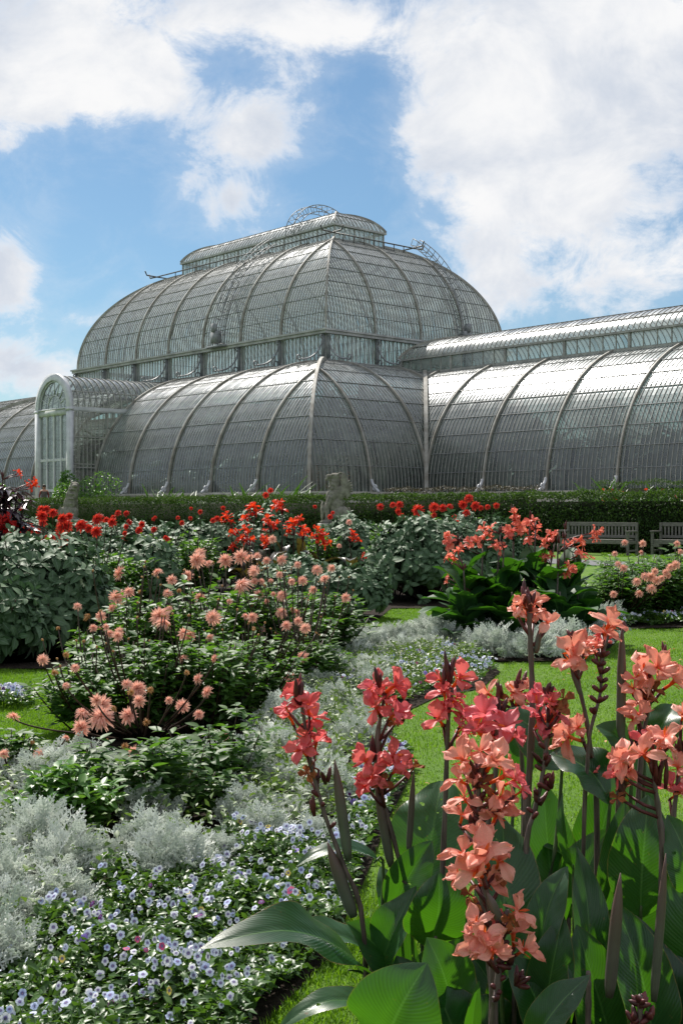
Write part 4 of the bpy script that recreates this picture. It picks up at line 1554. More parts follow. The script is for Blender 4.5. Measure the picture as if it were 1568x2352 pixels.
g1 = 'salmon cactus dahlias in the big bed'
pk = [Dahlia(210, 7.25,  .52, .36, 'salmon dahlia plant at the left end of the bed, leaning over the lawn', g1, 0),
      Dahlia(330, 7.1, .66, .38, 'salmon dahlia plant with a cluster of low blooms above the silver leaves', g1, 1),
      Dahlia(465, 7.3, .68, .38, 'leafy salmon dahlia plant in front, right of the cluster of low blooms', g1, 2),
      Dahlia(560, 7.9, .62, .36, 'salmon dahlia plant at the right edge of the tall mass', g1, 3),
      Dahlia(290, 8.1, .86, .36, 'tall salmon dahlia plant beside the broad grey green shrub', g1, 1),
      Dahlia(420, 8.3, .88, .40, 'tall salmon dahlia plant in the middle of the mass', g1, 0),
      Dahlia(520, 9.3, .92, .42, 'salmon dahlia plant under the biggest round blooms at the top', g1, 2),
      Dahlia(640, 9.6, .78, .44, 'salmon dahlia plant below the row of blooms in front of bronze leaves', g1, 3),
      Dahlia(740, 10.6, .70, .46, 'rearmost salmon dahlia plant below two pale blooms at the right', g1, 1),
      Dahlia(640, 10.8, .82, .42, 'salmon dahlia plant behind, next to the orange red cannas', g1, 0),
      Dahlia(690, 8.9, .48, .34, 'low salmon dahlia plant facing the grey silver leaves', g1, 2)]
low_ = [Dahlia(285, 5.35, .40, .26, 'low sparse salmon dahlia between the silver plants', g1, 3, meshes=DLOW),
        Dahlia(390, 5.2, .40, .24, 'low salmon dahlia with a half wilted bloom above the violas', g1, 0, meshes=DLOW),
        Dahlia(500, 5.75, .46, .24, 'low salmon dahlia with long bare stalks reaching right', g1, 1, meshes=DLOW),
        Dahlia(30, 6.05, .30, .22, 'small salmon dahlia at the left edge among silver leaves', g1, 2, meshes=DLOW)]
Z4 = [(515, 455, 38), (845, 400, 38), (855, 370, 30), (893, 412, 22), (965, 402, 38), (1030, 385, 32), (1070, 390, 20), (1100, 380, 18), (1140, 402, 18), (1205, 398, 24), (1272, 418, 20), (1355, 440, 25), (1390, 480, 24), (1478, 560, 24), (1087, 442, 24), (1035, 505, 36), (803, 465, 28), (735, 485, 24), (675, 450, 22), (718, 540, 22), (855, 560, 22), (818, 540, 14), (552, 535, 24), (500, 560, 40), (480, 605, 22), (432, 640, 28), (685, 640, 46), (700, 670, 36), (790, 715, 32), (810, 725, 28), (898, 730, 22), (910, 645, 34), (1080, 645, 26), (1050, 640, 16), (1205, 550, 26), (1205, 622, 24), (1225, 680, 26), (1275, 660, 24), (1305, 690, 28), (980, 575, 16), (470, 715, 24), (510, 705, 24), (785, 820, 26), (183, 825, 26), (590, 950, 38), (1295, 812, 26), (1240, 900, 28), (725, 605, 16), (400, 690, 18), (1165, 310, 22)]
ZT4 = [(765, 530, 16), (380, 635, 22), (600, 535, 16), (232, 880, 26), (1130, 505, 12), (1085, 690, 14), (250, 690, 13), (1350, 710, 10), (360, 745, 12)]
Z2 = [(648, 103, 42), (62, 240, 40), (485, 180, 42), (478, 238, 62), (388, 218, 34), (385, 288, 44), (605, 232, 50), (312, 335, 22), (858, 185, 36), (935, 225, 30), (195, 418, 42), (20, 410, 24), (1048, 325, 26), (1068, 450, 42), (630, 405, 36), (655, 580, 36)]
ZT2 = [(690, 260, 30), (585, 375, 28), (150, 355, 18), (900, 490, 16), (505, 345, 12), (640, 640, 26)]
ylu = lambda v: float(np.interp(v, [1240, 1300, 1400, 1500, 1640, 1750, 1840], [10.2, 9.4, 8.0, 7.1, 6.35, 5.7, 5.15]))
k = 0
for lst, (sx, ox, sy, oy), ms in ((Z4, (.537, 0, .537, 1072), PINK), (ZT4, (.537, 0, .537, 1072), TAN), (Z2, (.4883, 0, .4883, 1531), PINK), (ZT2, (.4883, 0, .4883, 1531), TAN)):
    for (x, y, r) in lst:
        u, v = ox + sx * x, oy + sy * y
        Y = ylu(v)
        if u > 640 and v < 1420:
            Y = max(Y, 9.6)
            Y -= .5 * (v < 1700)
        if u > 640 and v > 1450:
            Y = 8.3
        P = at(u, v, Y)
        pl_ = nearest(pk if v < 1690 else low_, P)
        pl_.bloom(P, r * sx / F_PX * Y * random.uniform(.95, 1.22), ms, k, face=None if k % 3 == 0 else (random.uniform(-.4, .4), -1, random.uniform(.1, .7)))
        k += 1
# pale buds and seed heads on the salmon dahlias
bud = MB()
th = np.linspace(0, pi, 6)
bud.grid(np.array([[(0.6 * sin(t) * cos(p), 0.6 * sin(t) * sin(p), cos(t) * .8) for p in np.linspace(0, 2 * pi, 9)] for t in th]))
BUD = [bud.mesh('dahlia_bud', M_tan)]
for k in range(90):
    pl_ = pk[k % len(pk)]
    a, rr = rng.uniform(0, 6.28), pl_.r * sqrt(rng.random())
    pl_.bloom(pl_.p + np.array([rr * cos(a), rr * sin(a), pl_.h * rng.uniform(.8, 1.1)]), 0.012, BUD, 0)

# further small blooms spread over the left and front of the mass
for k in range(34):
    u, v = random.choice(((random.uniform(150, 520), random.uniform(1370, 1640)), (random.uniform(560, 830), random.uniform(1300, 1450))))
    Y = ylu(v) - .75 if u < 540 else max(9.2, ylu(v))
    P = at(u, v, Y)
    nearest(pk, P).bloom(P, random.uniform(.022, .042), PINK if k % 5 else TAN, k, face=(random.uniform(-.6, .6), random.uniform(-1, -.2), random.uniform(.1, .9)))

# fresh green leafy clump low at the left, and a bare-stalked one
lf, st = dahlia_plant_mesh(77, .30, .2, 26, 0.048, 0.55)
root = empty('leafy_clump', gr(150, 1935) , 'bright green leafy clump between silver plants at lower left', 'plant')
lf.build('foliage', M_lush, root)
st.build('stems', M_green_stem, root)

# red dahlias
g2 = 'red dahlias of the middle bed'
rdp = [Dahlia(110, 13.3, 1.05, .5, 'red dahlia plant with big blooms next to the purple leaves', g2, 0), Dahlia(215, 13.4, 1.0, .5, 'red dahlia plant with blooms stacked above the broad grey shrub', g2, 1), Dahlia(290, 14.2, .98, .45, 'red dahlia plant with small orange red blooms at right of the stack', g2, 2)]
for i, (x, y, r) in enumerate([(500, 655, 75), (625, 620, 60), (505, 730, 65), (335, 810, 85), (740, 690, 70), (760, 770, 105), (715, 850, 75), (960, 770, 85), (1150, 690, 85), (1045, 800, 60), (1135, 840, 75), (745, 975, 85), (755, 1040, 100), (1320, 730, 60), (1250, 700, 40), (820, 660, 50), (1470, 860, 35), (450, 830, 40)]):
    P = at(x * .1953, 1056.7 + y * .1953, 13.0 + random.uniform(-.3, .6) - (0.8 if y > 900 else 0))
    nearest(rdp, P).bloom(P, r * .1953 / F_PX * 13.2 * 1.02, REDD, i, face=(random.uniform(-.5, .3), -1, random.uniform(.1, .8)))
rdq = [Dahlia(905, 18.6, 1.28, .45, 'red dahlia plant right of the seated statue', g2, 3), Dahlia(985, 18.9, 1.3, .45, 'red dahlia plant with coral blooms in the middle, before the hedge', g2, 0), Dahlia(1080, 19.4, 1.35, .5, 'red dahlia plant with the highest blooms, left of the benches', g2, 1), Dahlia(740, 20.5, 1.1, .4, 'coral dahlia plant at the foot of the seated statue', g2, 2)]
for i, (x, y, r) in enumerate([(210, 180, 20), (295, 170, 20), (265, 170, 16), (305, 222, 18), (378, 195, 30), (450, 180, 25), (490, 185, 22), (520, 180, 18), (605, 140, 24), (580, 170, 22), (635, 175, 24), (595, 205, 20), (730, 175, 17), (690, 180, 14), (540, 225, 14), (555, 250, 14), (660, 185, 14), (450, 215, 15), (290, 200, 16)]):
    P = at(765.7 + x * .5118, 1072 + y * .5118, 18.3)
    nearest(rdq[:3], P).bloom(P, r * .5118 / F_PX * 18.3 * 1.02, REDD, i, face=(random.uniform(-.5, .3), -1, random.uniform(.1, .8)))
for i, (x, y, r) in enumerate([(900, 185, 20), (1018, 262, 24), (1040, 230, 18), (1168, 302, 28), (515, 92, 28), (552, 55, 26), (182, 195, 24), (1090, 490, 22)]):
    P = at(459.4 + x * .293, 1110 + y * .293, 20)
    nearest(rdq[3:] + ([] if x > 700 else [rdp[2]]) if x > 700 else [rdq[3]], P).bloom(P, r * .293 / F_PX * 20, PINK if x in (1168, 1090) else REDD, i, face=(random.uniform(-.5, .3), -1, random.uniform(.1, .8)))

# scattered red blooms of a looser row between the two groups
rds = [Dahlia(330, 17.5, 1.1, .5, 'loose red dahlia plant behind, at left below the small red cannas', g2, 1), Dahlia(440, 18.0, 1.15, .5, 'loose red dahlia plant left of the orange red cannas', g2, 2), Dahlia(60, 15.0, 1.12, .5, 'red dahlia plant behind the purple leaves at the left edge', g2, 3)]
for i in range(34):
    u = random.choice((random.uniform(255, 500), random.uniform(255, 500), random.uniform(40, 120)))
    P = at(u, random.uniform(1166, 1240), 17.2 if u > 200 else 14.6)
    nearest(rds, P).bloom(P, random.uniform(.028, .058), REDD, i, face=(random.uniform(-.5, .3), -1, random.uniform(.1, .8)))

# salmon dahlias at the right, in front of the benches
g3 = 'salmon dahlias in front of the benches'
pr = [Dahlia(1420, 14.3, .76, .5, 'salmon dahlia plant just right of the canna clump', g3, 0), Dahlia(1500, 14.6, .82, .52, 'salmon dahlia plant with a dense cluster of blooms before the benches', g3, 1), Dahlia(1575, 14.8, .84, .52, 'salmon dahlia plant at the right edge before the second bench', g3, 2), Dahlia(1455, 15.8, .86, .55, 'taller salmon dahlia plant between the two benches', g3, 3), Dahlia(1545, 16.0, .88, .55, 'leafy salmon dahlia plant before the second bench, behind the others', g3, 0)]
for i, (x, y, r) in enumerate([(1305, 340, 18), (1385, 345, 20), (1260, 390, 16), (1275, 435, 16), (1300, 455, 20), (1380, 385, 14), (1360, 515, 22), (1395, 490, 20), (1420, 495, 25), (1440, 470, 18), (1450, 510, 22), (1425, 545, 24), (1370, 570, 20), (1490, 475, 20), (1510, 450, 20), (1535, 440, 22), (1255, 572, 18), (1540, 345, 18), (1470, 500, 18), (1555, 380, 16), (1500, 490, 14)]):
    P = at(765.7 + x * .5118, 1072 + y * .5118, 13.7 if y > 400 else 15.0)
    nearest(pr, P).bloom(P, r * .5118 / F_PX * 14.2 * 1.05, PINK, i, face=(random.uniform(-.5, .3), -1, random.uniform(.1, .8)))
# ------------------------------------------------------------------ silver dusty miller
def dusty_leaf():
    parts = []

    def q(a, b, w0, w1, up=0.0):
        a, b = np.array(a), np.array(b)
        d = unit(b - a)
        s = np.array([-d[1], d[0], 0]) * 0.5
        z = np.array([0, 0, up])
        V = np.array([a - s * w0, a + s * w0, b + s * w1 + z, b - s * w1 + z])
        parts.append((V, np.array([[0, 1, 2, 3]]), np.array([[.5, .3, 0, 0]] * 2 + [[.5, .9, 0, 0]] * 2)))
    for i in range(4):
        y0, y1 = i / 4, (i + 1) / 4
        q((0, y0, -.25 * y0 ** 2), (0, y1, -.25 * y1 ** 2), .07, .06 if i < 3 else .03)
    for s in (-1, 1):
        for k in range(4):
            y = 0.2 + 0.2 * k
            L_ = (0.30, 0.36, 0.30, 0.2)[k]
            b0 = np.array([0, y, -.25 * y * y])
            e = b0 + np.array([s * L_ * .8, L_ * .65, 0.05])
            m = b0 * .5 + e * .5
            q(b0, e, .065, .075)
            q(m, m + np.array([s * L_ * .42, L_ * .02, .05]), .06, .07)
            q(m, m + np.array([s * L_ * .02, L_ * .45, .05]), .06, .07)
    q((0, 1, -.25), (-.09, 1.1, -.25), .05, .05)
    q((0, 1, -.25), (.09, 1.1, -.25), .05, .05)
    return merge_t(parts)


DL = dusty_leaf()


def dusty_mesh(seed, n=190, r=0.15, h=0.17, leaf=0.078):
    g = np.random.default_rng(seed)
    b = MB()
    d = unit(np.stack([g.normal(size=n), g.normal(size=n), np.abs(g.normal(size=n)) * .9 + .05], -1))
    az_ = np.arctan2(d[:, 1], d[:, 0])
    lump = 1 + .16 * np.sin(3 * az_ + seed) + .12 * np.sin(5 * az_ - seed + 5 * d[:, 2])
    P = d * (lump * g.uniform(.45, 1.0, n) ** .6)[:, None] * np.array([r, r, h]) * .85
    P[:, 2] += 0.015
    dd = unit(d * np.array([1, 1, .6]) + np.array([0, 0, .75]) + g.normal(0, .35, (n, 3)))
    nv = unit(d + np.array([0, 0, .6]) + g.normal(0, .4, (n, 3)))
    b.inst(DL, frames(dd, nv) * (leaf * g.uniform(.65, 1.25, n))[:, None, None], P, rnd=g.random(n))
    return b.mesh('foliage', M_silver)


DMESH = [dusty_mesh(60 + k) for k in range(5)]


def in_poly(x, y, poly):
    c = False
    n = len(poly)
    for i in range(n):
        x1, y1 = poly[i]
        x2, y2 = poly[(i + 1) % n]
        if (y1 > y) != (y2 > y) and x < (x2 - x1) * (y - y1) / (y2 - y1) + x1:
            c = not c
    return c


def scatter(poly, dist, tries=4000):
    """Points of the ground inside a polygon given by its outline as seen from the camera, at least dist apart."""
    pg_ = [tuple(gr(u, v)[:2]) for u, v in poly]
    xs, ys = [p[0] for p in pg_], [p[1] for p in pg_]
    out = []
    for _ in range(tries):
        x, y = random.uniform(min(xs), max(xs)), random.uniform(min(ys), max(ys))
        if in_poly(x, y, pg_) and all((x - a) ** 2 + (y - b) ** 2 > dist * dist for a, b in out):
            out.append((x, y))
    return out


def dusty_zone(poly, dist, label, scale=1.0, group='silver dusty miller plants'):
    for i, (x, y) in enumerate(scatter(poly, dist * 1.35)):
        o = bpy.data.objects.new('dusty_miller', random.choice(DMESH))
        COL.objects.link(o)
        o.location = (x, y, 0.01)
        o.rotation_euler = (random.uniform(-.12, .12), random.uniform(-.12, .12), random.uniform(0, 6.28))
        s = scale * random.uniform(.8, 1.2)
        o.scale = (s, s, s * random.uniform(.65, 1.1))
        tag(o, label, 'dusty miller', group)


dusty_zone([(-60, 1775), (60, 1760), (240, 1790), (250, 1850), (60, 1990), (-60, 2000)], .2, 'silver dusty miller beside the lawn edge at left, above the leafy clump', 1.0, 'silver plants at the left')
dusty_zone([(250, 1800), (560, 1790), (560, 1850), (250, 1840)], .19, 'silver dusty miller between the tall dahlias and the low dahlias', .95, 'silver plants under the tall dahlias')
dusty_zone([(230, 1880), (560, 1870), (600, 1900), (520, 1985), (260, 1990)], .26, 'silver dusty miller around the feet of the low dahlias', .75, 'silver plants among the low dahlias')
dusty_zone([(-60, 2030), (60, 1985), (200, 1985), (270, 2030), (200, 2110), (60, 2210), (-60, 2280)], .17, 'silver dusty miller at lower left beside the violas', .9, 'silver plants at the lower left')
dusty_zone([(270, 2000), (480, 1985), (600, 1930), (640, 1960), (480, 2025), (290, 2070)], .17, 'silver dusty miller in the band between low dahlias and the front violas', .85, 'silver plants bordering the front violas')
dusty_zone([(560, 1830), (600, 1690), (700, 1700), (850, 1660), (850, 1720), (770, 1850), (740, 1970), (620, 1960)], .22, 'silver dusty miller in the broad drift right of the tall dahlias', .85, 'silver plants in the broad drift')
dusty_zone([(610, 1620), (740, 1560), (860, 1560), (860, 1630), (760, 1690), (620, 1690)], .28, 'silver dusty miller in the middle of the bed, nearer than the far violas', 1.05, 'silver plants in the middle of the bed')
dusty_zone([(730, 1500), (830, 1470), (970, 1460), (1040, 1490), (960, 1520), (760, 1545)], .26, 'silver dusty miller at the far end of the bed above the violas', .95, 'silver plants at the far end of the bed')
dusty_zone([(980, 1462), (1060, 1478), (1140, 1498), (1135, 1514), (1060, 1506), (985, 1488)], .2, 'silver dusty miller at the left foot of the salmon canna clump', 1.3, 'silver plants left of the canna clump')
dusty_zone([(1225, 1505), (1340, 1488), (1380, 1470), (1385, 1488), (1290, 1514), (1230, 1518)], .2, 'silver dusty miller at the right foot of the salmon canna clump', 1.45, 'silver plants right of the canna clump')
dusty_zone([(1370, 1420), (1420, 1415), (1420, 1440), (1375, 1445)], .3, 'silver dusty miller tucked under the canna leaves at the far right', 1.3, 'silver plants under the rightmost canna leaves')
dusty_zone([(1490, 1412), (1600, 1408), (1600, 1422), (1500, 1425)], .3, 'silver dusty miller at the right edge before the bench dahlias', 1.4, 'silver plants at the right edge')


# ------------------------------------------------------------------ violas: carpets of leaves and small flowers
def viola_t():
    parts = []
    for a, r, off in ((pi / 2 + .55, .50, .36), (pi / 2 - .55, .50, .36), (pi + .25, .44, .38), (-.25, .44, .38), (-pi / 2, .62, .36)):
        c = np.array([cos(a), sin(a), 0]) * off
        rim = []
        for t in np.linspace(0, 2 * pi, 9)[:-1]:
            p = c + np.array([cos(t), sin(t) * .95, 0]) * r * .75
            p[2] = -.12 * np.linalg.norm(p[:2]) ** 2 + (.05 if off == .28 else .08)
            rim.append(p)
        V = np.array([c * .15 + np.array([0, 0, .06])] + rim)
        Q = []
        for i in range(0, 8, 2):
            Q.append((0, 1 + i, 1 + (i + 1) % 8, 1 + (i + 2) % 8))
        A = np.zeros((9, 4))
        A[:, 1] = np.clip(np.linalg.norm(V[:, :2], axis=1), 0, 1)
        A[0, 1] = 0.08
        parts.append((V, np.array(Q), A))
    return merge_t(parts)


VT = viola_t()


def viola_carpet(polys, label, hgt, nleaf, nflow, leaf=0.032, fl=0.021, seedh=0.0):
    b = MB()
    pgs = [[tuple(gr(u, v)[:2]) for u, v in p] for p in polys]

    def pts(n):
        o = []
        while len(o) < n:
            pg_ = pgs[random.randrange(len(pgs))]
            xs, ys = [p[0] for p in pg_], [p[1] for p in pg_]
            x, y = random.uniform(min(xs), max(xs)), random.uniform(min(ys), max(ys))
            if in_poly(x, y, pg_):
                o.append((x, y))
        return np.array(o)
    hf = lambda p: hgt * (0.62 + .22 * np.sin(p[:, 0] * 17 + seedh) * np.sin(p[:, 1] * 13) + .2 * np.sin(p[:, 0] * 7 + p[:, 1] * 9))
    p = pts(nleaf)
    # lower canopy towards the edges
    z = hf(p) * rng.uniform(.25, 1.0, nleaf) ** .5
    P = np.concatenate([p, z[:, None]], 1)
    d = unit(rand_dirs(nleaf, -.1, .8))
    nv = unit(np.array([0, 0, 1.0]) + rng.normal(0, .55, (nleaf, 3)))
    for k, tm in enumerate((leaf_t(2, .55, .55, .25, .3, .7), leaf_t(3, .42, .5, .45, .35, .8))):
        s = slice(k, None, 2)
        nk = len(P[s])
        b.inst(tm, frames(d[s], nv[s]) * (leaf * rng.uniform(.7, 1.5, nk))[:, None, None], P[s])
    # flowers come in loose drifts
    cen = pts(max(6, nflow // 9))
    i = rng.integers(0, len(cen), nflow)
    pf_ = cen[i] + rng.normal(0, .042 if hgt < .2 else .1, (nflow, 2))
    pf_ = np.where(rng.random((nflow, 1)) < .25, pts(nflow), pf_)
    keep = np.array([any(in_poly(x, y, g) for g in pgs) for x, y in pf_])
    pf_ = pf_[keep]
    nf = len(pf_)
    P = np.concatenate([pf_, (hf(pf_) + rng.uniform(.0, .035, nf))[:, None]], 1)
    face = unit(np.stack([rng.normal(0, .5, nf), -.75 + rng.normal(0, .45, nf), rng.uniform(.1, 1.1, nf)], -1))
    upv = unit(np.array([0, 0, 1.0]) + rng.normal(0, .25, (nf, 3)))
    s = unit(np.cross(upv, face))
    M = np.stack([s, np.cross(face, s), face], -1) * (fl * rng.uniform(.6, 1.25, nf))[:, None, None]
    b.inst(VT, M, P, m=1)
    o = b.build('viola_carpet', [M_vleaf, M_viola], smooth=True)
    return tag(o, label, 'violas', kind='stuff')


viola_carpet([[(-80, 2260), (60, 2210), (160, 2085), (330, 2020), (480, 1985), (580, 1940), (760, 1960), (815, 1960), (815, 2060), (770, 2170), (700, 2250), (610, 2330), (560, 2420), (500, 2600), (-120, 2600)]],
             'pale blue and white violas carpeting the front corner of the bed', .14, 24000, 700, leaf=.028, fl=.0158)
viola_carpet([[(760, 1990), (800, 1850), (860, 1740), (905, 1715), (945, 1770), (885, 1880), (830, 2000), (810, 2060)]], 'white violas along the bed edge behind the nearest canna stalks', .12, 3000, 190, seedh=2)
viola_carpet([[(770, 1550), (960, 1515), (1080, 1505), (1145, 1545), (1100, 1578), (1000, 1598), (850, 1630), (760, 1610)]], 'white violas at the far rounded end of the silver bed', .15, 6500, 420, seedh=4)
viola_carpet([[(1395, 1432), (1480, 1420), (1620, 1418), (1620, 1440), (1480, 1440), (1400, 1450)]], 'white violas edging the bed before the benches', .16, 3500, 260, leaf=.045, seedh=5)
viola_carpet([[(-60, 1610), (70, 1595), (80, 1615), (60, 1632), (-60, 1635)]], 'small patch of white violas by the lawn at the left edge', .12, 1500, 110, seedh=6)
# low yellow-green herbs between the silver plants
hb = MB()
hp = np.array(scatter([(-60, 1780), (240, 1790), (560, 1800), (600, 1930), (480, 2010), (260, 2040), (60, 2190), (-60, 2260)], .07, 3500) + scatter([(560, 1960), (600, 1620), (740, 1540), (1000, 1500), (1100, 1520), (900, 1640), (850, 1760), (760, 1960)], .04, 9000))
n = len(hp) * 9
P = np.repeat(hp, 9, 0) + rng.normal(0, .03, (n, 2))
P = np.concatenate([P, rng.uniform(.01, .17, n)[:, None]], 1)
hb.inst(leaf_t(2, .5), frames(rand_dirs(n, -.1, .9), unit(np.array([0, 0, 1.]) + rng.normal(0, .5, (n, 3)))) * (.034 * rng.uniform(.7, 1.4, n))[:, None, None], P)
tag(hb.build('ground_cover', leaf_mat('herb_leaf', (.06, .12, .02, 1), (.12, .19, .04, 1), (.2, .34, .03, 1), .3, .5)), 'low yellow green herbs filling gaps between the silver plants', 'herbs', kind='stuff')

# bed soil
soils = [[(-200, 2900), (-200, 1775), (60, 1755), (170, 1715), (215, 1600), (240, 1540), (300, 1490), (640, 1440), (860, 1440), (985, 1450), (1080, 1490), (1148, 1545), (1105, 1583), (1000, 1604), (905, 1650), (900, 1695), (950, 1770), (890, 1890), (815, 2080), (770, 2190), (620, 2345), (560, 2450), (480, 2900)],
         [(985, 1475), (1060, 1430), (1180, 1410), (1300, 1412), (1400, 1430), (1440, 1445), (1400, 1490), (1290, 1520), (1150, 1522), (1050, 1512), (985, 1495)],
         [(1385, 1450), (1400, 1395), (1500, 1360), (1700, 1350), (1750, 1440), (1500, 1445)],
         [(-300, 1545), (150, 1540), (240, 1480), (230, 1420), (330, 1380), (520, 1345), (560, 1330), (800, 1330), (900, 1330), (1180, 1340), (1170, 1385), (1000, 1400), (900, 1400), (860, 1430), (700, 1436), (640, 1440), (560, 1400), (420, 1410), (300, 1440), (200, 1520)],
         [(-300, 1420), (-300, 1300), (1200, 1290), (1190, 1345), (560, 1340), (300, 1390), (200, 1430)]]
for i, s in enumerate(soils):
    sheet('flower_bed', [gr(u, v)[:2] for u, v in s], 0.008 + .004 * i, M_soil)

# ------------------------------------------------------------------ lawn blades
gb = MB()


def blades(poly, n, lo_, hi_, wd):
    pg_ = [tuple(gr(u, v)[:2]) for u, v in poly]
    xs, ys = np.array([p[0] for p in pg_]), np.array([p[1] for p in pg_])
    X = rng.uniform(xs.min(), xs.max(), n * 2)
    Y = rng.uniform(ys.min(), ys.max(), n * 2)
    # even-odd test for all points
    c = np.zeros(len(X), bool)
    for i in range(len(pg_)):
        x1, y1 = pg_[i]
        x2, y2 = pg_[(i + 1) % len(pg_)]
        if y1 == y2:
            continue
        c ^= ((y1 > Y) != (y2 > Y)) & (X < (x2 - x1) * (Y - y1) / (y2 - y1) + x1)
    X, Y = X[c], Y[c]
    k = len(X)
    h = rng.uniform(lo_, hi_, k) * (.8 + .35 * np.sin(X * 5.1 + Y * 1.3) * np.sin(Y * 4.3))
    a = rng.uniform(0, 2 * pi, k)
    ln = rng.uniform(.1, .9, k)
    w = wd * rng.uniform(.7, 1.4, k)
    s = np.stack([np.cos(a), np.sin(a), 0 * a], -1) * w[:, None]
    b0 = np.stack([X, Y, np.full(k, -.002)], -1)
    ld = np.stack([-np.sin(a), np.cos(a), 0 * a], -1) * (ln * h)[:, None]
    tp_ = b0 + ld + np.array([0, 0, 1.]) * h[:, None]
    md = b0 + ld * .3 + np.array([0, 0, .62]) * h[:, None]
    V = np.stack([b0 - s, b0 + s, md + s * .8, md - s * .8, tp_], 1)
    A = np.zeros((k, 5, 4))
    A[..., 2] = rng.random(k)[:, None]
    i = np.arange(k)[:, None] * 5
    gb.add(V.reshape(-1, 3), q=i + np.array([[0, 1, 2, 3]]), t=i + np.array([[3, 2, 4]]), a=A.reshape(-1, 4))


RL = [(825, 2060), (892, 1888), (952, 1768), (902, 1694), (908, 1650), (1000, 1606), (1106, 1584), (1150, 1545), (1160, 1524), (1290, 1522), (1400, 1492), (1450, 1445), (1600, 1440), (1600, 2060)]
blades(RL, 60000, .014, .032, .0022)
blades([(825, 2060), (1600, 2060), (1600, 2700), (520, 2700), (560, 2450), (620, 2345), (772, 2190)], 26000, .02, .05, .0018)
blades([(985, 1475), (985, 1450), (860, 1430), (900, 1400), (1000, 1395), (1060, 1400), (1050, 1432)], 14000, .014, .03, .003)
blades([(-80, 1775), (60, 1755), (170, 1715), (215, 1600), (240, 1540), (-80, 1540)], 42000, .014, .032, .0024)
blades([(1380, 1268), (1600, 1272), (1600, 1282), (1380, 1279)], 6000, .02, .05, .006)
tag(gb.build('grass', M_grassb, smooth=False), 'short mown lawn grass between the flower beds', 'grass', kind='stuff')
fl_ = MB()
fp = np.array(scatter([(890, 2000), (960, 1660), (1150, 1580), (1600, 1450), (1600, 2000)], .25, 1500))
n = len(fp)
P = np.concatenate([fp, np.full((n, 1), .028)], 1)
fl_.inst(leaf_t(3, .5, .5, .3), frames(rand_dirs(n, -.1, .25), unit(np.array([0, 0, 1.]) + rng.normal(0, .3, (n, 3)))) * (.042 * rng.uniform(.6, 1.3, n))[:, None, None], P)
tag(fl_.build('fallen_leaves', M_tan), 'small pale fallen petals scattered on the lawn', 'petals', kind='stuff')
# ------------------------------------------------------------------ big canna leaves and flowers
def big_leaf(b, B, T, W, nrm, bend=0.12, fold=0.35, wave=0.05, peak=0.42, seed=0, nr=22, nc=11, curl=0.0, m=0, stalk=0.1):
    """Blade from B to T (world), W wide, its upper face turned to nrm; bend lifts the middle, fold closes the halves."""
    B, T, nrm = np.asarray(B, float), np.asarray(T, float), unit(nrm)
    ax = T - B
    L_ = np.linalg.norm(ax)
    d = ax / L_
    nrm = unit(nrm - d * np.dot(nrm, d))
    t = np.linspace(0, 1, nr)
    C = B + np.multiply.outer(t, ax) + np.multiply.outer(bend * L_ * np.sin(pi * t ** 0.9) , nrm)
    g0_ = np.random.default_rng(seed + 5)
    C = C + np.multiply.outer((t * t - t) * L_ * g0_.uniform(-.28, .28), unit(np.cross(d, nrm))) - np.multiply.outer(np.maximum(0, t - .6) ** 2 * L_ * g0_.uniform(.1, 1.1), nrm)
    tg = unit(np.gradient(C, axis=0))
    side = unit(np.cross(tg, nrm))
    nn = np.cross(side, tg)
    p = peak / (1 - peak) * 0.9
    w = (t ** p) * (1 - t) ** 0.85
    w = np.maximum(w / w.max() * W / 2, 0.0012)
    s = np.linspace(-1, 1, nc)
    g = np.random.default_rng(seed)
    ph = g.uniform(0, 6.28, 4)
    P = np.zeros((nr, nc, 3))
    A = np.zeros((nr, nc, 4))
    f = fold * (1.0 - 0.35 * t)
    for j, a in enumerate(s):
        ab = abs(a)
        wv = wave * W * ab ** 2 * (np.sin(t * 9 + ph[0] + (1.7 if a > 0 else 0)) + .6 * np.sin(t * 17 + ph[1] * (1 if a > 0 else 2)))
        lift = w * ab * np.sin(f) - curl * w * ab ** 2 - 0.10 * w * np.exp(-(a / 0.10) ** 2) * 0.6
        P[:, j] = C + side * (a * w * np.cos(f))[:, None] + nn * (lift + wv * np.minimum(1, w / (W * .2)))[:, None]
    A[..., 0] = 0.5 + 0.5 * s[None]
    A[..., 1] = t[:, None]
    A[..., 2] = g.random()
    b.grid(P, A, m=m)


def petal(b, o, d, up, L_, W, curl, seed, m=0, ruff=0.12, cup=0.35):
    g = np.random.default_rng(seed)
    d, up = unit(d), np.asarray(up, float)
    s = unit(np.cross(d, up))
    n = np.cross(s, d)
    nr, nc = 9, 9
    t = np.linspace(0, 1, nr)
    ss = np.linspace(-1, 1, nc)
    w = np.maximum(t ** 0.9 * (1 - t ** 4.5) ** 0.5, 0.06) * W / 2
    ph = g.uniform(0, 6.28, 3)
    w = w * (1 + .13 * np.sin(t * 9 + ph[2]) * t)
    P = np.zeros((nr, nc, 3))
    for j, a in enumerate(ss):
        y = (1 + .07 * sin(a * 5 + ph[1])) * L_ * t * (1 - 0.10 * a * a * t)
        z = -curl * L_ * t ** 2 + cup * w * a * a + ruff * W * t ** 2 * np.sin(a * 3.2 + ph[0] + t * 3) * .5 + .35 * ruff * W * t ** 3 * np.sin(a * 8 + ph[1])
        P[:, j] = o + np.multiply.outer(y, d) + np.multiply.outer(a * w, s) + np.multiply.outer(z, n)
    A = np.zeros((nr, nc, 4))
    A[..., 0] = .5 + .5 * ss[None]
    A[..., 1] = t[:, None]
    A[..., 2] = g.random()
    b.grid(P, A, m=m)


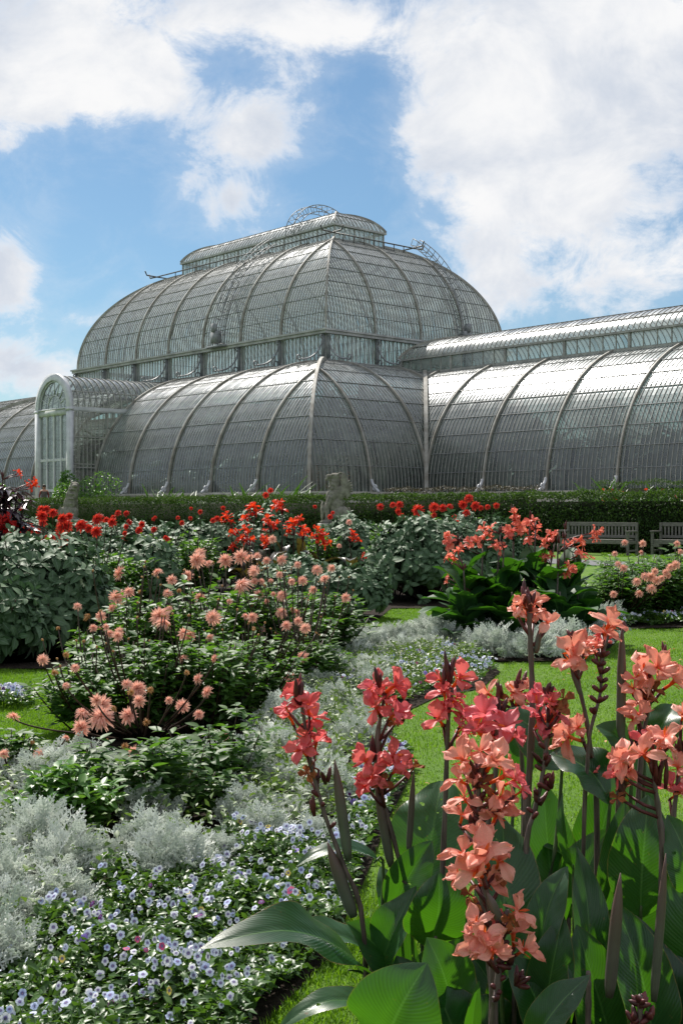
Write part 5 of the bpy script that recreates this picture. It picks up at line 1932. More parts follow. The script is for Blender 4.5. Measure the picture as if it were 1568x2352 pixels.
def canna_flower_mesh(name, seed, mat, throat):
    """One bloom of radius 1: three broad ruffled staminodes, a curled lip, two thin sepals and a tube, opening along +Z."""
    g = np.random.default_rng(seed)
    b = MB()
    n = 4 + seed % 2
    for k in range(n):
        a = 2 * pi * k / n + g.uniform(-.7, .7)
        e = g.uniform(-0.1, 1.25)
        d = np.array([cos(a) * cos(e), sin(a) * cos(e), sin(e)])
        petal(b, np.array([0, 0, -.15]), d, np.array([0, 0, 1.0]) - d * .2, g.uniform(.95, 1.25), g.uniform(1.0, 1.45), g.uniform(-.25, .75), seed * 10 + k, ruff=g.uniform(.12, .3), cup=g.uniform(.1, .5))
    a = g.uniform(0, 6.28)
    d = unit(np.array([cos(a) * .6, sin(a) * .6, .6]))
    petal(b, np.array([0, 0, -.1]), d, np.array([0, 0, 1.0]), .7, .34, .9, seed * 10 + 7, ruff=.2)
    petal(b, np.array([0, 0, -.1]), unit(np.array([-cos(a) * .25, -sin(a) * .25, .9])), np.array([cos(a), sin(a), 0.]), .55, .22, .5, seed * 10 + 8, m=1)
    for k in range(2):
        a = g.uniform(0, 6.28)
        petal(b, np.array([0, 0, -.45]), unit(np.array([cos(a) * .5, sin(a) * .5, .7])), np.array([0, 0, 1.]), .75, .16, .3, seed * 10 + 11 + k, m=1)
    b.tube([(0, 0, -.95), (0.03, 0, -.5), (0, 0, -.1)], [.10, .09, .13], 7, m=1)
    b.tube([(0, 0, -1.15), (0, 0, -.85)], [.06, .12], 6, m=2)
    return b.mesh(name, [mat, throat, M_maroon])


M_maroon = hard_mat('maroon_bud', (0.045, 0.010, 0.012, 1), (0.14, 0.025, 0.028, 1), 30.0, 0.45, 0.0, 0.4)
M_brown = leaf_mat('withered_petal', (0.20, 0.07, 0.03, 1), (0.40, 0.12, 0.05, 1), (0.4, 0.14, 0.04, 1), 0.25, 0.7, 0.2)
M_stalk = hard_mat('canna_stalk', (0.055, 0.038, 0.036, 1), (0.16, 0.115, 0.105, 1), 14.0, 0.5, 0.1, 0.4, streak=(6, 6, .6))
M_cleaf = leaf_mat('canna_leaf', (0.010, 0.042, 0.014, 1), (0.028, 0.078, 0.028, 1), (0.17, 0.56, 0.002, 1), 0.28, 0.32, 0.55, rib=(0.075, 0.16, 0.05, 1), ribw=0.022, margin=(0.16, 0.11, 0.04, 1), veins=0.16, nscale=7, spots=(0.10, 0.075, 0.03, 1))
M_cleaf_far = leaf_mat('canna_leaf_far', (0.013, 0.048, 0.014, 1), (0.028, 0.080, 0.024, 1), (0.12, 0.42, 0.006, 1), 0.22, 0.55, 0.3, rib=(0.07, 0.15, 0.05, 1), ribw=0.03, nscale=5)
M_spike = leaf_mat('rolled_leaf', (0.085, 0.070, 0.060, 1), (0.11, 0.125, 0.092, 1), (0.16, 0.08, 0.06, 1), 0.12, 0.42, 0.5, tipc=(0.13, 0.075, 0.065, 1))
M_coral = leaf_mat('coral_petal', (0.70, 0.105, 0.115, 1), (0.80, 0.19, 0.18, 1), (0.95, 0.18, 0.16, 1), 0.36, 0.45, 0.35, basec=(0.60, 0.035, 0.03, 1), nscale=28, streak=0.38)
M_peach = leaf_mat('peach_petal', (0.80, 0.26, 0.19, 1), (0.88, 0.42, 0.33, 1), (0.98, 0.36, 0.24, 1), 0.36, 0.45, 0.35, basec=(0.68, 0.07, 0.03, 1), nscale=28, streak=0.38)
M_rose = leaf_mat('rose_petal', (0.68, 0.10, 0.14, 1), (0.78, 0.20, 0.22, 1), (0.95, 0.2, 0.2, 1), 0.38, 0.45, 0.35, basec=(0.60, 0.06, 0.05, 1), nscale=28, streak=0.38)
M_throat = leaf_mat('orange_throat', (0.70, 0.09, 0.02, 1), (0.80, 0.20, 0.05, 1), (0.95, 0.25, 0.03, 1), 0.35, 0.5, 0.3)
CF = {'c': [canna_flower_mesh('canna_bloom', 1 + k, M_coral, M_throat) for k in range(5)],
      'p': [canna_flower_mesh('canna_bloom', 11 + k, M_peach, M_throat) for k in range(5)],
      'r': [canna_flower_mesh('canna_bloom', 21 + k, M_rose, M_throat) for k in range(4)],
      'w': [canna_flower_mesh('canna_bloom', 41 + k, M_brown, M_brown) for k in range(2)],
      's': [canna_flower_mesh('canna_bloom', 51 + k, M_salmoncanna, M_throat) for k in range(4)],
      'o': [canna_flower_mesh('canna_bloom', 61 + k, M_redcanna, M_redcanna) for k in range(4)]}


def bud_spikes(b, p, n, L_, spread, g, m=0, dirn=(0, 0, 1)):
    for k in range(n):
        d = unit(np.asarray(dirn, float) + g.normal(0, spread, 3))
        o = np.asarray(p) + g.normal(0, L_ * .08, 3)
        l = L_ * g.uniform(.55, 1.1)
        b.tube([o, o + d * l * .45, o + d * l * .8, o + d * l], [.0045, .0062, .0042, .0008], 6, m=m)


def smooth_path(pts, k=14):
    P = np.asarray(pts, float)
    if len(P) == 2:
        return np.linspace(P[0], P[1], k)
    t = np.linspace(0, 1, len(P))
    q = np.linspace(0, 1, k)
    # Catmull-Rom
    out = []
    for x in q:
        i = min(int(x * (len(P) - 1)), len(P) - 2)
        f = x * (len(P) - 1) - i
        p0, p1, p2, p3 = P[max(i - 1, 0)], P[i], P[i + 1], P[min(i + 2, len(P) - 1)]
        out.append(.5 * ((2 * p1) + (-p0 + p2) * f + (2 * p0 - 5 * p1 + 4 * p2 - p3) * f ** 2 + (-p0 + 3 * p1 - 3 * p2 + p3) * f ** 3))
    return np.array(out)


class Canna:
    """A foreground canna: a stalk that stands on the ground, its leaves, blooms and buds."""
    def __init__(self, label, Y, stem, rad=0.0085, group='foreground cannas'):
        # stem: list of (u, v) from the top down; it goes on to the ground straight below its last point
        self.Y = Y
        P = [at(u, v, Y) for u, v in stem]
        low_p = P[-1]
        g0 = np.array([low_p[0] + (low_p[0] - P[max(0, len(P) - 2)][0]) * .35, Y + .04, 0.0])
        P.append(g0)
        self.o = g0
        self.path = smooth_path(P[::-1], 22)
        self.root = empty('canna_plant', g0, label, 'canna', group)
        b = MB()
        r = .70 * np.linspace(rad * 1.35, rad * .72, 22) * (1 + .12 * np.sin(np.arange(22) * 1.7))
        b.tube(self.path, r, 9)
        b.build('stem', M_stalk, self.root, origin=g0)
        self.g = np.random.default_rng(int(abs(stem[0][0]) * 7 + stem[0][1]))
        self.k = int(stem[0][0])
        self.rad = rad

    def flowers(self, lst):
        """(u, v, radius in view units, colour code[, dy])"""
        tw = MB()
        for it in lst:
            u, v, r, c = it[:4]
            Y = self.Y + (it[4] if len(it) > 4 else self.g.uniform(-.035, .03))
            p = at(u, v, Y)
            # joins the stalk a little lower
            i = np.argmin(np.linalg.norm(self.path - (p - np.array([0, 0, .04])), axis=1))
            j = self.path[max(0, i - 1)]
            d = unit((p - j) * np.array([1.0, .6, .45]) + np.array([self.g.normal(0, .02), -.045, .035]) + self.g.normal(0, .012, 3))
            me = CF[c][self.k % len(CF[c])]
            self.k += 1
            rad = r / F_PX * Y * (1.04 if c != 'w' else .9)
            o = bpy.data.objects.new('flower', me)
            COL.objects.link(o)
            o.parent = self.root
            o.location = p - self.o
            q = Vector(d).to_track_quat('Z', 'Y')
            o.rotation_mode = 'QUATERNION'
            o.rotation_quaternion = q @ Matrix.Rotation(self.g.uniform(0, 6.28), 3, 'Z').to_quaternion()
            o.scale = (rad, rad, rad)
            tw.tube([j, (j + p - d * rad) / 2 + np.array([0, 0, -.004]), p - d * rad], [.0045, .004, .0035], 6)
        tw.build('flower_stalks', M_maroon, self.root, origin=self.o)
        return self

    def buds(self, lst):
        for u, v, n, L_, spr in lst:
            b = MB()
            p = at(u, v, self.Y)
            bud_spikes(b, p, n, L_ / F_PX * self.Y, spr, self.g)
            b.build('buds', M_maroon, self.root, origin=self.o)
        return self

    def seedpods(self, v0, v1, n):
        """Small dark pods and bracts up a bare stretch of the stalk."""
        b = MB()
        for k in range(n):
            z = EYE - ((v0 + (v1 - v0) * k / max(1, n - 1)) - HOR) / F_PX * self.Y
            i = np.argmin(np.abs(self.path[:, 2] - z))
            p = self.path[i]
            a = k * 2.4
            d = unit(np.array([cos(a), -abs(sin(a)) * .6, .75]))
            l = self.g.uniform(.016, .03)
            b.tube([p, p + d * l * .5, p + d * l * .85, p + d * l], [.003, .0055, .005, .001], 6)
        b.build('seed_pods', M_maroon, self.root, origin=self.o)
        return self

    def leaf(self, B, T, W, nrm=(0, -.6, .6), dB=0.0, dT=0.0, **kw):
        """B, T: (u, v) of the blade's base and tip; W in view units; dB, dT shift them in depth."""
        YB, YT = self.Y + dB, self.Y + dT
        b = MB()
        p0, p1 = at(*B, YB), at(*T, YT)
        big_leaf(b, p0, p1, W / F_PX * (YB + YT) / 2, np.asarray(nrm, float), seed=int(B[0] * 3 + T[1]), **kw)
        # sheath down to the stalk
        dist = np.linalg.norm((p0 - self.o)[:2])
        i = np.argmin(np.abs(self.path[:, 2] - max(.04, p0[2] - .18 - 2.2 * dist)))
        j = self.path[i]
        b.tube(smooth_path([j, j * .5 + p0 * .5 + (p0 - j) * np.array([.22, .22, -.12]), p0, p0 * .88 + p1 * .12], 11), np.linspace(.008, .002, 11), 7, m=1)
        b.build('leaf', [M_cleaf, M_green_stem], self.root, origin=self.o)
        return self

    def spike(self, base, tip, W, dY=0.0):
        """A rolled young leaf or sheath: a long pointed roll."""
        b = MB()
        p0, p1 = at(*base, self.Y + dY), at(*tip, self.Y + dY)
        w = W / F_PX * self.Y / 2
        t = np.linspace(0, 1, 12)
        C = p0 + np.multiply.outer(t, p1 - p0)
        r = w * np.minimum(1, .62 + .55 * np.sin(pi * np.minimum(1, t * 1.15) ** .8)) * np.clip((1 - t) * 5, .04, 1) ** .6
        b.tube(C, r, 9)
        b.build('rolled_leaf', M_spike, self.root, origin=self.o)
        return self


CNL = []
# 1 coral, leftmost
c = Canna('leftmost coral canna with drooping flowers over silver leaves', 2.95, [(690, 1600), (712, 1740), (728, 1810), (752, 1890), (790, 1990), (832, 2110)], .0075)
c.flowers([(676, 1592, 34, 'c'), (662, 1640, 36, 'c'), (708, 1618, 36, 'c'), (722, 1648, 38, 'c'), (700, 1690, 38, 'c'), (726, 1700, 36, 'c'), (690, 1722, 34, 'c'), (655, 1622, 22, 'r'), (716, 1760, 24, 'w'), (706, 1775, 22, 'w')])
c.buds([(682, 1612, 3, 70, .12), (690, 1612, 2, 60, .2), (752, 1800, 2, 50, .25), (722, 1870, 2, 60, .2)]).seedpods(1790, 1900, 4)
c.spike((800, 1975), (768, 1745), 25).spike((812, 2105), (752, 1935), 30)
c.leaf((838, 2240), (493, 2132), 175, (-.05, -.45, .9), dB=.05, dT=-.25, bend=.13, fold=.12, wave=.06, peak=.38)
c.leaf((850, 2190), (640, 2150), 90, (0, -.3, .9), dB=.2, dT=.15, bend=.12, fold=.3)
c.leaf((880, 1985), (690, 1962), 62, (0, -.25, .95), dB=.1, dT=.0, bend=.12, fold=.25)
# 2 coral pair
c = Canna('coral canna with two flower heads, second from the left', 3.05, [(885, 1590), (872, 1660), (868, 1760), (880, 1840), (912, 1960), (935, 2080)], .0075)
c.flowers([(908, 1572, 40, 'c'), (866, 1574, 30, 'c'), (850, 1580, 26, 'r'), (885, 1600, 34, 'c'), (862, 1622, 36, 'c'), (910, 1632, 36, 'r'), (918, 1648, 28, 'c'),
           (904, 1738, 44, 'c', -.06), (838, 1748, 34, 'c', -.06), (852, 1785, 34, 'c', -.06), (836, 1806, 30, 'c', -.06), (878, 1800, 24, 'w', -.06), (920, 1765, 32, 'c', -.06), (905, 1660, 18, 'w')])
c.buds([(872, 1580, 3, 50, .15), (862, 1745, 3, 55, .12), (925, 1660, 2, 40, .3)]).spike((866, 1800), (868, 1655), 19, .02)
c.spike((898, 1990), (862, 1800), 22).spike((938, 1960), (950, 1770), 15)
c.flowers([(952, 1760, 22, 'w', 0.0)])
c.leaf((905, 2090), (992, 1938), 105, (.25, -.5, .5), bend=.1, fold=.35)
c.leaf((870, 2235), (950, 2035), 110, (-.5, -.7, .3), dB=-.05, dT=-.05, bend=.16, fold=.55, wave=.08)
c.leaf((890, 2110), (875, 1990), 60, (.2, -.8, .3), dB=.15, dT=.2, fold=.3)
# 3 coral tall
c = Canna('tall upright coral canna with a dark straight stalk', 3.0, [(1038, 1580), (1030, 1640), (1026, 1720), (1022, 1850), (1016, 2000), (1014, 2120)], .0088)
c.flowers([(1056, 1556, 42, 'c'), (1008, 1560, 30, 'c'), (1018, 1588, 30, 'c'), (1050, 1600, 32, 'r'), (1028, 1620, 38, 'c'), (1004, 1648, 38, 'c'), (1068, 1645, 36, 'c'), (1066, 1670, 28, 'r'), (1050, 1690, 18, 'c')])
c.buds([(1028, 1570, 5, 80, .13)])
c.leaf((960, 2040), (1008, 1790), 190, (-.25, -.9, .25), dB=.12, dT=.2, bend=.08, fold=.2, peak=.5)
c.leaf((985, 2170), (1010, 2022), 170, (.1, -.75, .35), dB=-.05, dT=-.12, bend=.1, fold=.25, wave=.05, peak=.5)
c.leaf((1040, 1990), (1100, 1840), 150, (.2, -.9, .3), dB=.25, dT=.3, bend=.1, fold=.3)
# 4 rose
c = Canna('rose pink canna with wide open petals right of the tall coral one', 2.85, [(1138, 1640), (1140, 1700), (1138, 1770), (1120, 1900), (1110, 2100)], .0085)
c.flowers([(1108, 1640, 46, 'r'), (1095, 1672, 50, 'r'), (1160, 1668, 44, 'r', -.06), (1130, 1690, 40, 'r'), (1180, 1690, 30, 'r')]).buds([(1142, 1640, 5, 75, .13)])
c.leaf((1180, 1790), (1150, 1640), 150, (.2, -.9, .3), dB=.3, dT=.35, bend=.1, fold=.3)
# 5 peach, big head nearest
c = Canna('peach canna with the biggest crowded flower head, nearest to the camera', 2.5, [(1110, 1740), (1100, 1800), (1096, 1890), (1100, 2000), (1120, 2200), (1135, 2340)], .0088)
c.flowers([(1062, 1742, 44, 'p'), (1104, 1722, 38, 'p'), (1135, 1748, 46, 'p'), (1086, 1768, 40, 'p'), (1160, 1782, 46, 'p'), (1185, 1790, 34, 'r'), (1052, 1790, 34, 'p'), (1064, 1832, 40, 'p'), (1150, 1828, 40, 'p'), (1062, 1870, 34, 'p'), (1140, 1868, 42, 'p'), (1168, 1860, 30, 'p'), (1105, 1800, 30, 'w'), (1122, 1836, 26, 'w'), (1200, 1815, 26, 'r')])
c.buds([(1090, 1790, 6, 60, .5), (1110, 1880, 5, 50, .6), (1085, 1900, 4, 40, .7)]).seedpods(1790, 1930, 10)
# 6 peach, below
c = Canna('peach canna with ruffled flowers directly below the biggest head', 2.42, [(1105, 1930), (1110, 2010), (1128, 2120), (1130, 2330)], .0085)
c.flowers([(1102, 1918, 36, 'p'), (1060, 1958, 40, 'p'), (1112, 1962, 52, 'p', -.05), (1092, 2000, 50, 'p', -.06), (1146, 1975, 40, 'p'), (1052, 2010, 32, 'p'), (1120, 2022, 40, 'p'), (1076, 2052, 24, 'w'), (1088, 2075, 20, 'w'), (1150, 2012, 22, 'w')]).buds([(1100, 1930, 4, 45, .4)])
# 7 peach lowest
c = Canna('lowest peach canna, its head of seed pods and faded flowers among dark leaves', 2.36, [(1165, 2090), (1150, 2180), (1140, 2280), (1132, 2345)], .009)
c.flowers([(1190, 2092, 44, 'p'), (1178, 2140, 44, 'p'), (1092, 2122, 36, 'p'), (1112, 2150, 44, 'p', -.05), (1098, 2172, 40, 'p', -.05), (1132, 2182, 42, 'p', -.06), (1205, 2180, 36, 'p'), (1140, 2110, 26, 'c'), (1170, 2112, 24, 'w')]).buds([(1160, 2140, 6, 50, .6), (1168, 2210, 6, 45, .7), (1190, 2260, 6, 40, .8)]).seedpods(2120, 2300, 12)
c.spike((1150, 2120), (1118, 2050), 22)
c.leaf((880, 2420), (965, 2235), 225, (-.15, -.85, .3), dB=-.02, dT=-.1, bend=.1, fold=.15, wave=.05, peak=.52)
c.leaf((870, 2345), (648, 2338), 80, (0, -.35, .9), dB=.1, dT=.0, bend=.2, fold=.3)
c.leaf((1085, 2420), (1100, 2262), 42, (0, -1, .2), dB=-.05, dT=-.1, bend=.04, fold=.5)
c.leaf((1215, 2420), (1346, 2238), 95, (-.5, -.7, .3), dB=-.1, dT=-.1, bend=.18, fold=.35, wave=.06)
# 8 tall peach bud head
c = Canna('tallest peach canna, a thick grey stalk with closed flowers at the top', 2.9, [(1214, 1400), (1216, 1450), (1220, 1540), (1222, 1620), (1216, 1760), (1205, 1950)], .0105)
c.flowers([(1195, 1388, 26, 'p'), (1228, 1382, 26, 'p'), (1206, 1408, 26, 'p'), (1224, 1410, 24, 'p'), (1258, 1428, 30, 'p'), (1186, 1404, 20, 'p')]).buds([(1212, 1400, 9, 60, .16)])
c.spike((1230, 1500), (1240, 1440), 14)
c.leaf((1290, 1760), (1165, 1628), 150, (.1, -.8, .5), dB=.1, dT=.12, bend=.1, fold=.3)
# 9 small peach cluster
c = Canna('small peach canna half hidden behind the tall grey stalk', 3.1, [(1188, 1575), (1192, 1640), (1200, 1800), (1200, 1950)], .0075)
c.flowers([(1180, 1586, 34, 'p'), (1200, 1580, 28, 'p'), (1170, 1604, 24, 'w'), (1186, 1604, 30, 'p'), (1118, 1592, 30, 'p'), (1205, 1630, 24, 'w'), (1190, 1650, 20, 'w')]).buds([(1192, 1580, 5, 40, .25), (1150, 1600, 3, 40, .3)])
# 10 rose
c = Canna('rose pink canna with a long dark stalk of buds in the middle', 2.8, [(1258, 1620), (1256, 1680), (1245, 1780), (1228, 1860), (1205, 1980)], .0075)
c.flowers([(1248, 1592, 28, 'r'), (1232, 1612, 30, 'r'), (1240, 1645, 36, 'r'), (1272, 1640, 36, 'c'), (1258, 1664, 36, 'r'), (1296, 1605, 26, 'w'), (1286, 1625, 22, 'w'), (1266, 1610, 26, 'c')]).buds([(1258, 1600, 4, 40, .3), (1250, 1760, 4, 45, .35), (1262, 1810, 4, 40, .4), (1236, 1850, 3, 40, .4)]).seedpods(1700, 1880, 11)
c.leaf((1150, 2260), (1160, 1868), 170, (.3, -.85, .3), dB=-.15, dT=.05, bend=.06, fold=.22, peak=.5)
c.leaf((1400, 1850), (1268, 1725), 150, (.3, -.5, .75), dB=.05, dT=.1, bend=.16, fold=.15, peak=.5)
c.leaf((1240, 2200), (1300, 1990), 90, (-.3, -.8, .35), dB=-.15, dT=-.12, bend=.08, fold=.4)
# 11 peach open
c = Canna('peach canna with one open flower facing the camera', 2.9, [(1325, 1515), (1330, 1580), (1345, 1650), (1360, 1760), (1370, 1900)], .0078)
c.flowers([(1318, 1496, 44, 'p', -.04), (1342, 1480, 30, 'p'), (1308, 1516, 36, 'p'), (1352, 1500, 20, 'p')]).buds([(1318, 1470, 3, 35, .3)]).spike((1335, 1600), (1308, 1530), 12)
c.flowers([(1302, 1690, 42, 'p', -.05), (1325, 1670, 30, 'p'), (1290, 1712, 28, 'p'), (1340, 1755, 30, 'c'), (1362, 1765, 26, 'c')])
c.leaf((1330, 2090), (1398, 1905), 120, (-.3, -.7, .5), dB=.05, dT=.05, bend=.1, fold=.35)
# 12 peach with pods
c = Canna('thin canna stalk studded with dark pods under a peach flower', 2.85, [(1398, 1455), (1380, 1520), (1378, 1590), (1355, 1680), (1348, 1760), (1340, 1900)], .006)
c.flowers([(1400, 1430, 38, 'p'), (1390, 1452, 26, 'p'), (1372, 1478, 26, 'p'), (1362, 1490, 22, 'p'), (1388, 1470, 24, 'c')]).seedpods(1500, 1640, 16)
c.leaf((1375, 2420), (1362, 1955), 110, (.35, -.8, .2), dB=-.15, dT=-.1, bend=.04, fold=.3, peak=.5)
c.leaf((1316, 2010), (1282, 1828), 30, (-.6, -.7, .1), bend=.06, fold=.6)
# 13 grey rolled spike
c = Canna('canna that is one tall grey rolled leaf without flowers', 2.9, [(1424, 1560), (1424, 1640), (1424, 1720), (1416, 1950)], .009)
c.spike((1424, 1720), (1428, 1432), 22).buds([(1432, 1450, 2, 25, .2)])
c.leaf((1450, 1740), (1372, 1665), 90, (-.2, -.4, .8), bend=.15, fold=.25)
c.leaf((1395, 2110), (1432, 1836), 90, (-.4, -.85, .1), dB=-.05, dT=-.05, bend=.08, fold=.35)
# 14 right peach
c = Canna('peach canna at right with dark upright buds and faded lower flowers', 2.9, [(1494, 1560), (1488, 1620), (1478, 1680), (1470, 1760), (1462, 1920)], .0085)
c.flowers([(1478, 1540, 42, 'p'), (1510, 1530, 42, 'p', -.05), (1458, 1556, 30, 'p'), (1452, 1580, 28, 'p'), (1550, 1562, 40, 'p'), (1532, 1546, 34, 'p'), (1470, 1610, 36, 'p'), (1466, 1640, 36, 'p', -.04), (1452, 1652, 26, 'p'), (1488, 1600, 26, 'w'), (1502, 1585, 24, 'w'), (1486, 1575, 24, 'w')]).buds([(1526, 1535, 5, 60, .14), (1480, 1600, 4, 40, .5), (1455, 1720, 3, 50, .25)])
c.leaf((1480, 1740), (1545, 1612), 100, (-.1, -.5, .8), dB=.05, dT=.08, bend=.14, fold=.25)
c.leaf((1470, 2110), (1492, 1836), 165, (-.1, -.9, .25), dB=-.15, dT=-.15, bend=.06, fold=.25, peak=.45)
c.leaf((1560, 2140), (1500, 1930), 120, (.3, -.8, .3), dB=.05, dT=.05, bend=.06, fold=.3)
c.leaf((1410, 2080), (1450, 1700), 120, (-.2, -.8, .5), dB=.15, dT=.2, bend=.08, fold=.3)
# 15
c = Canna('coral peach canna with a bundle of dark sepals below its flowers', 2.65, [(1500, 1730), (1502, 1800), (1512, 1870), (1520, 2000)], .009)
c.flowers([(1524, 1690, 40, 'p'), (1482, 1702, 36, 'c'), (1476, 1730, 42, 'p', -.04), (1534, 1712, 30, 'p'), (1430, 1742, 36, 'p'), (1420, 1780, 34, 'c'), (1440, 1766, 32, 'p'), (1412, 1752, 26, 'p'), (1430, 1815, 22, 'w'), (1415, 1832, 20, 'w')]).buds([(1500, 1700, 4, 40, .3), (1510, 1800, 7, 90, .16), (1430, 1830, 6, 60, .25)])
c.spike((1500, 2300), (1528, 1960), 20, -.2).spike((1398, 2290), (1424, 2005), 26, -.25)
c.leaf((1500, 2420), (1420, 2080), 150, (.2, -.9, .2), dB=-.1, dT=-.1, bend=.05, fold=.3)
# 16 right edge
c = Canna('canna cut off by the right edge with small peach flowers', 2.75, [(1560, 1700), (1556, 1790), (1545, 1900), (1560, 2050)], .008)
c.flowers([(1556, 1760, 34, 'p'), (1540, 1805, 36, 'c'), (1560, 1820, 30, 'p'), (1566, 1640, 28, 'p')]).buds([(1558, 1730, 4, 45, .25)])
c.leaf((1600, 2060), (1538, 1880), 110, (-.3, -.4, .8), dB=-.1, dT=-.1, bend=.14, fold=.2)
c.leaf((1640, 2300), (1560, 1960), 150, (-.4, -.8, .3), dB=-.1, dT=-.1, bend=.08, fold=.25)
# 17 low bud cluster
c = Canna('low canna with a dark cluster of pinkish buds at the bottom right', 2.3, [(1470, 2290), (1468, 2340)], .007)
c.buds([(1470, 2310, 10, 32, .6), (1455, 2345, 9, 32, .7), (1490, 2340, 6, 30, .6)])
# dark leaves filling the stand
c = Canna('leafy flowerless canna in the shade at the back of the stand', 3.2, [(1300, 1900), (1302, 2000), (1304, 2150)], .009)
for (B, T, W, n, kw) in (((1290, 2130), (1255, 1800), 140, (.2, -.9, .2), {}), ((1350, 2050), (1420, 1760), 130, (-.2, -.8, .3), {}), ((1230, 2180), (1160, 1960), 150, (.2, -.8, .3), {}), ((1440, 2180), (1540, 1900), 140, (-.2, -.8, .2), {}), ((1200, 2100), (1230, 1880), 130, (.1, -.9, .2), {}), ((1330, 1990), (1225, 1905), 90, (.1, -.4, .9), {})):
    c.leaf(B, T, W, n, bend=.08, fold=.3)
c = Canna('low flowerless canna with dark leaves at the front right corner', 2.5, [(1350, 2230), (1350, 2330)], .009)
for (B, T, W, n) in (((1260, 2420), (1180, 2200), 150, (.3, -.7, .4)), ((1420, 2440), (1330, 2130), 160, (.1, -.85, .3)), ((1560, 2440), (1480, 2120), 170, (.1, -.85, .3)), ((1540, 2440), (1600, 2180), 150, (-.2, -.8, .3)), ((1250, 2330), (1290, 2110), 110, (-.2, -.8, .3)), ((1040, 2330), (990, 2160), 150, (.2, -.7, .4)), ((1060, 2400), (1000, 2250), 150, (.2, -.6, .5))):
    c.leaf(B, T, W, n, dB=.15, dT=.12, bend=.08, fold=.3)

# low leaves that close the stand, each on one of the stalks
fill = [(1180, 2.75, 'short flowerless canna under the lowest peach head'), (1300, 2.85, 'short flowerless canna in the middle of the stand'), (1410, 2.8, 'short flowerless canna below the two rolled leaves'), (1520, 2.85, 'short flowerless canna at the right edge of the stand'), (1000, 2.9, 'short flowerless canna at the left foot of the stand')]
for i, (u, Y, lab) in enumerate(fill):
    c = Canna(lab, Y, [(u, 2150), (u, 2330)], .008)
    g = np.random.default_rng(900 + i)
    for k in range(7):
        du, dv = g.uniform(-210, 210), g.uniform(70, 260)
        vb = g.uniform(2330, 2440)
        c.leaf((u + du * .3, vb), (u + du, vb - dv), g.uniform(120, 185), (-du / 300, -.7, g.uniform(.3, 1.0)), dB=g.uniform(-.05, .15), dT=g.uniform(-.05, .2), bend=g.uniform(.05, .15), fold=.3, wave=.06)
# canna bed soil
sheet('flower_bed', [(.12, 2.75), (.2, 3.15), (.45, 3.4), (.9, 3.5), (1.6, 3.4), (1.6, 1.6), (.2, 1.6), (.1, 2.2)], 0.03, M_soil)


# ------------------------------------------------------------------ the other canna clumps (many stalks that share one stand are plants of their own)
def stand_canna(u, y, h, leaves, label, group, lmat, smat, seed, llen=0.42, lw=0.17, name='canna_plant'):
    g = np.random.default_rng(seed)
    p = np.array([(u - 784) / F_PX * y, y, 0.0])
    root = empty(name, p, label, 'canna', group)
    b = MB()
    lean = g.normal(0, .05, 2)
    path = smooth_path([(0, 0, 0), (lean[0] * .4, lean[1] * .4, h * .5), (lean[0], lean[1], h)], 9)
    b.tube(path, np.linspace(.014, .007, 9), 7)
    b.build('stem', smat, root)
    a0 = g.uniform(0, 6.28)
    for k in range(leaves):
        a = a0 + k * 2.4
        f = .12 + .52 * k / max(1, leaves)
        i = int(f * 8)
        o = path[i]
        e = g.uniform(.35, 1.2)
        d = np.array([cos(a) * cos(e), sin(a) * cos(e), sin(e)])
        L_ = llen * g.uniform(.75, 1.15)
        lb = MB()
        T = o + d * L_ + np.array([0, 0, -.10 * L_])
        big_leaf(lb, o + d * .03, T, lw * g.uniform(.8, 1.15), np.array([-cos(a) * .4, -sin(a) * .4, .9]), bend=.14, fold=.3, wave=.05, nr=12, nc=7, seed=seed * 20 + k)
        lb.build('leaf', lmat, root)
    return root, p, path, g


def stand_flowers(root, p, path, g, lst, y, code, scale=1.0):
    tw = MB()
    for (u, v, r) in lst:
        q = at(u, v, y + g.uniform(-.05, .05)) - p
        i = np.argmin(np.linalg.norm(path - (q - np.array([0, 0, .06])), axis=1))
        d = unit((q - path[i]) + np.array([g.normal(0, .05), -.06, .05]))
        o = bpy.data.objects.new('flower', CF[code][g.integers(0, len(CF[code]))])
        COL.objects.link(o)
        o.parent = root
        o.location = q
        o.rotation_mode = 'QUATERNION'
        o.rotation_quaternion = Vector(d).to_track_quat('Z', 'Y') @ Matrix.Rotation(g.uniform(0, 6.28), 3, 'Z').to_quaternion()
        rad = r / F_PX * y * scale
        o.scale = (rad,) * 3
        tw.tube([path[i], (path[i] + q) / 2, q - d * rad * .8], [.005, .005, .004], 5)
    if lst:
        tw.build('flower_stalks', M_maroon, root)
    b = MB()
    bud_spikes(b, path[-1] + np.array([0, 0, .01]), 5, .09, .2, g)
    b.build('buds', M_maroon, root)


g4 = 'salmon canna clump on the lawn'
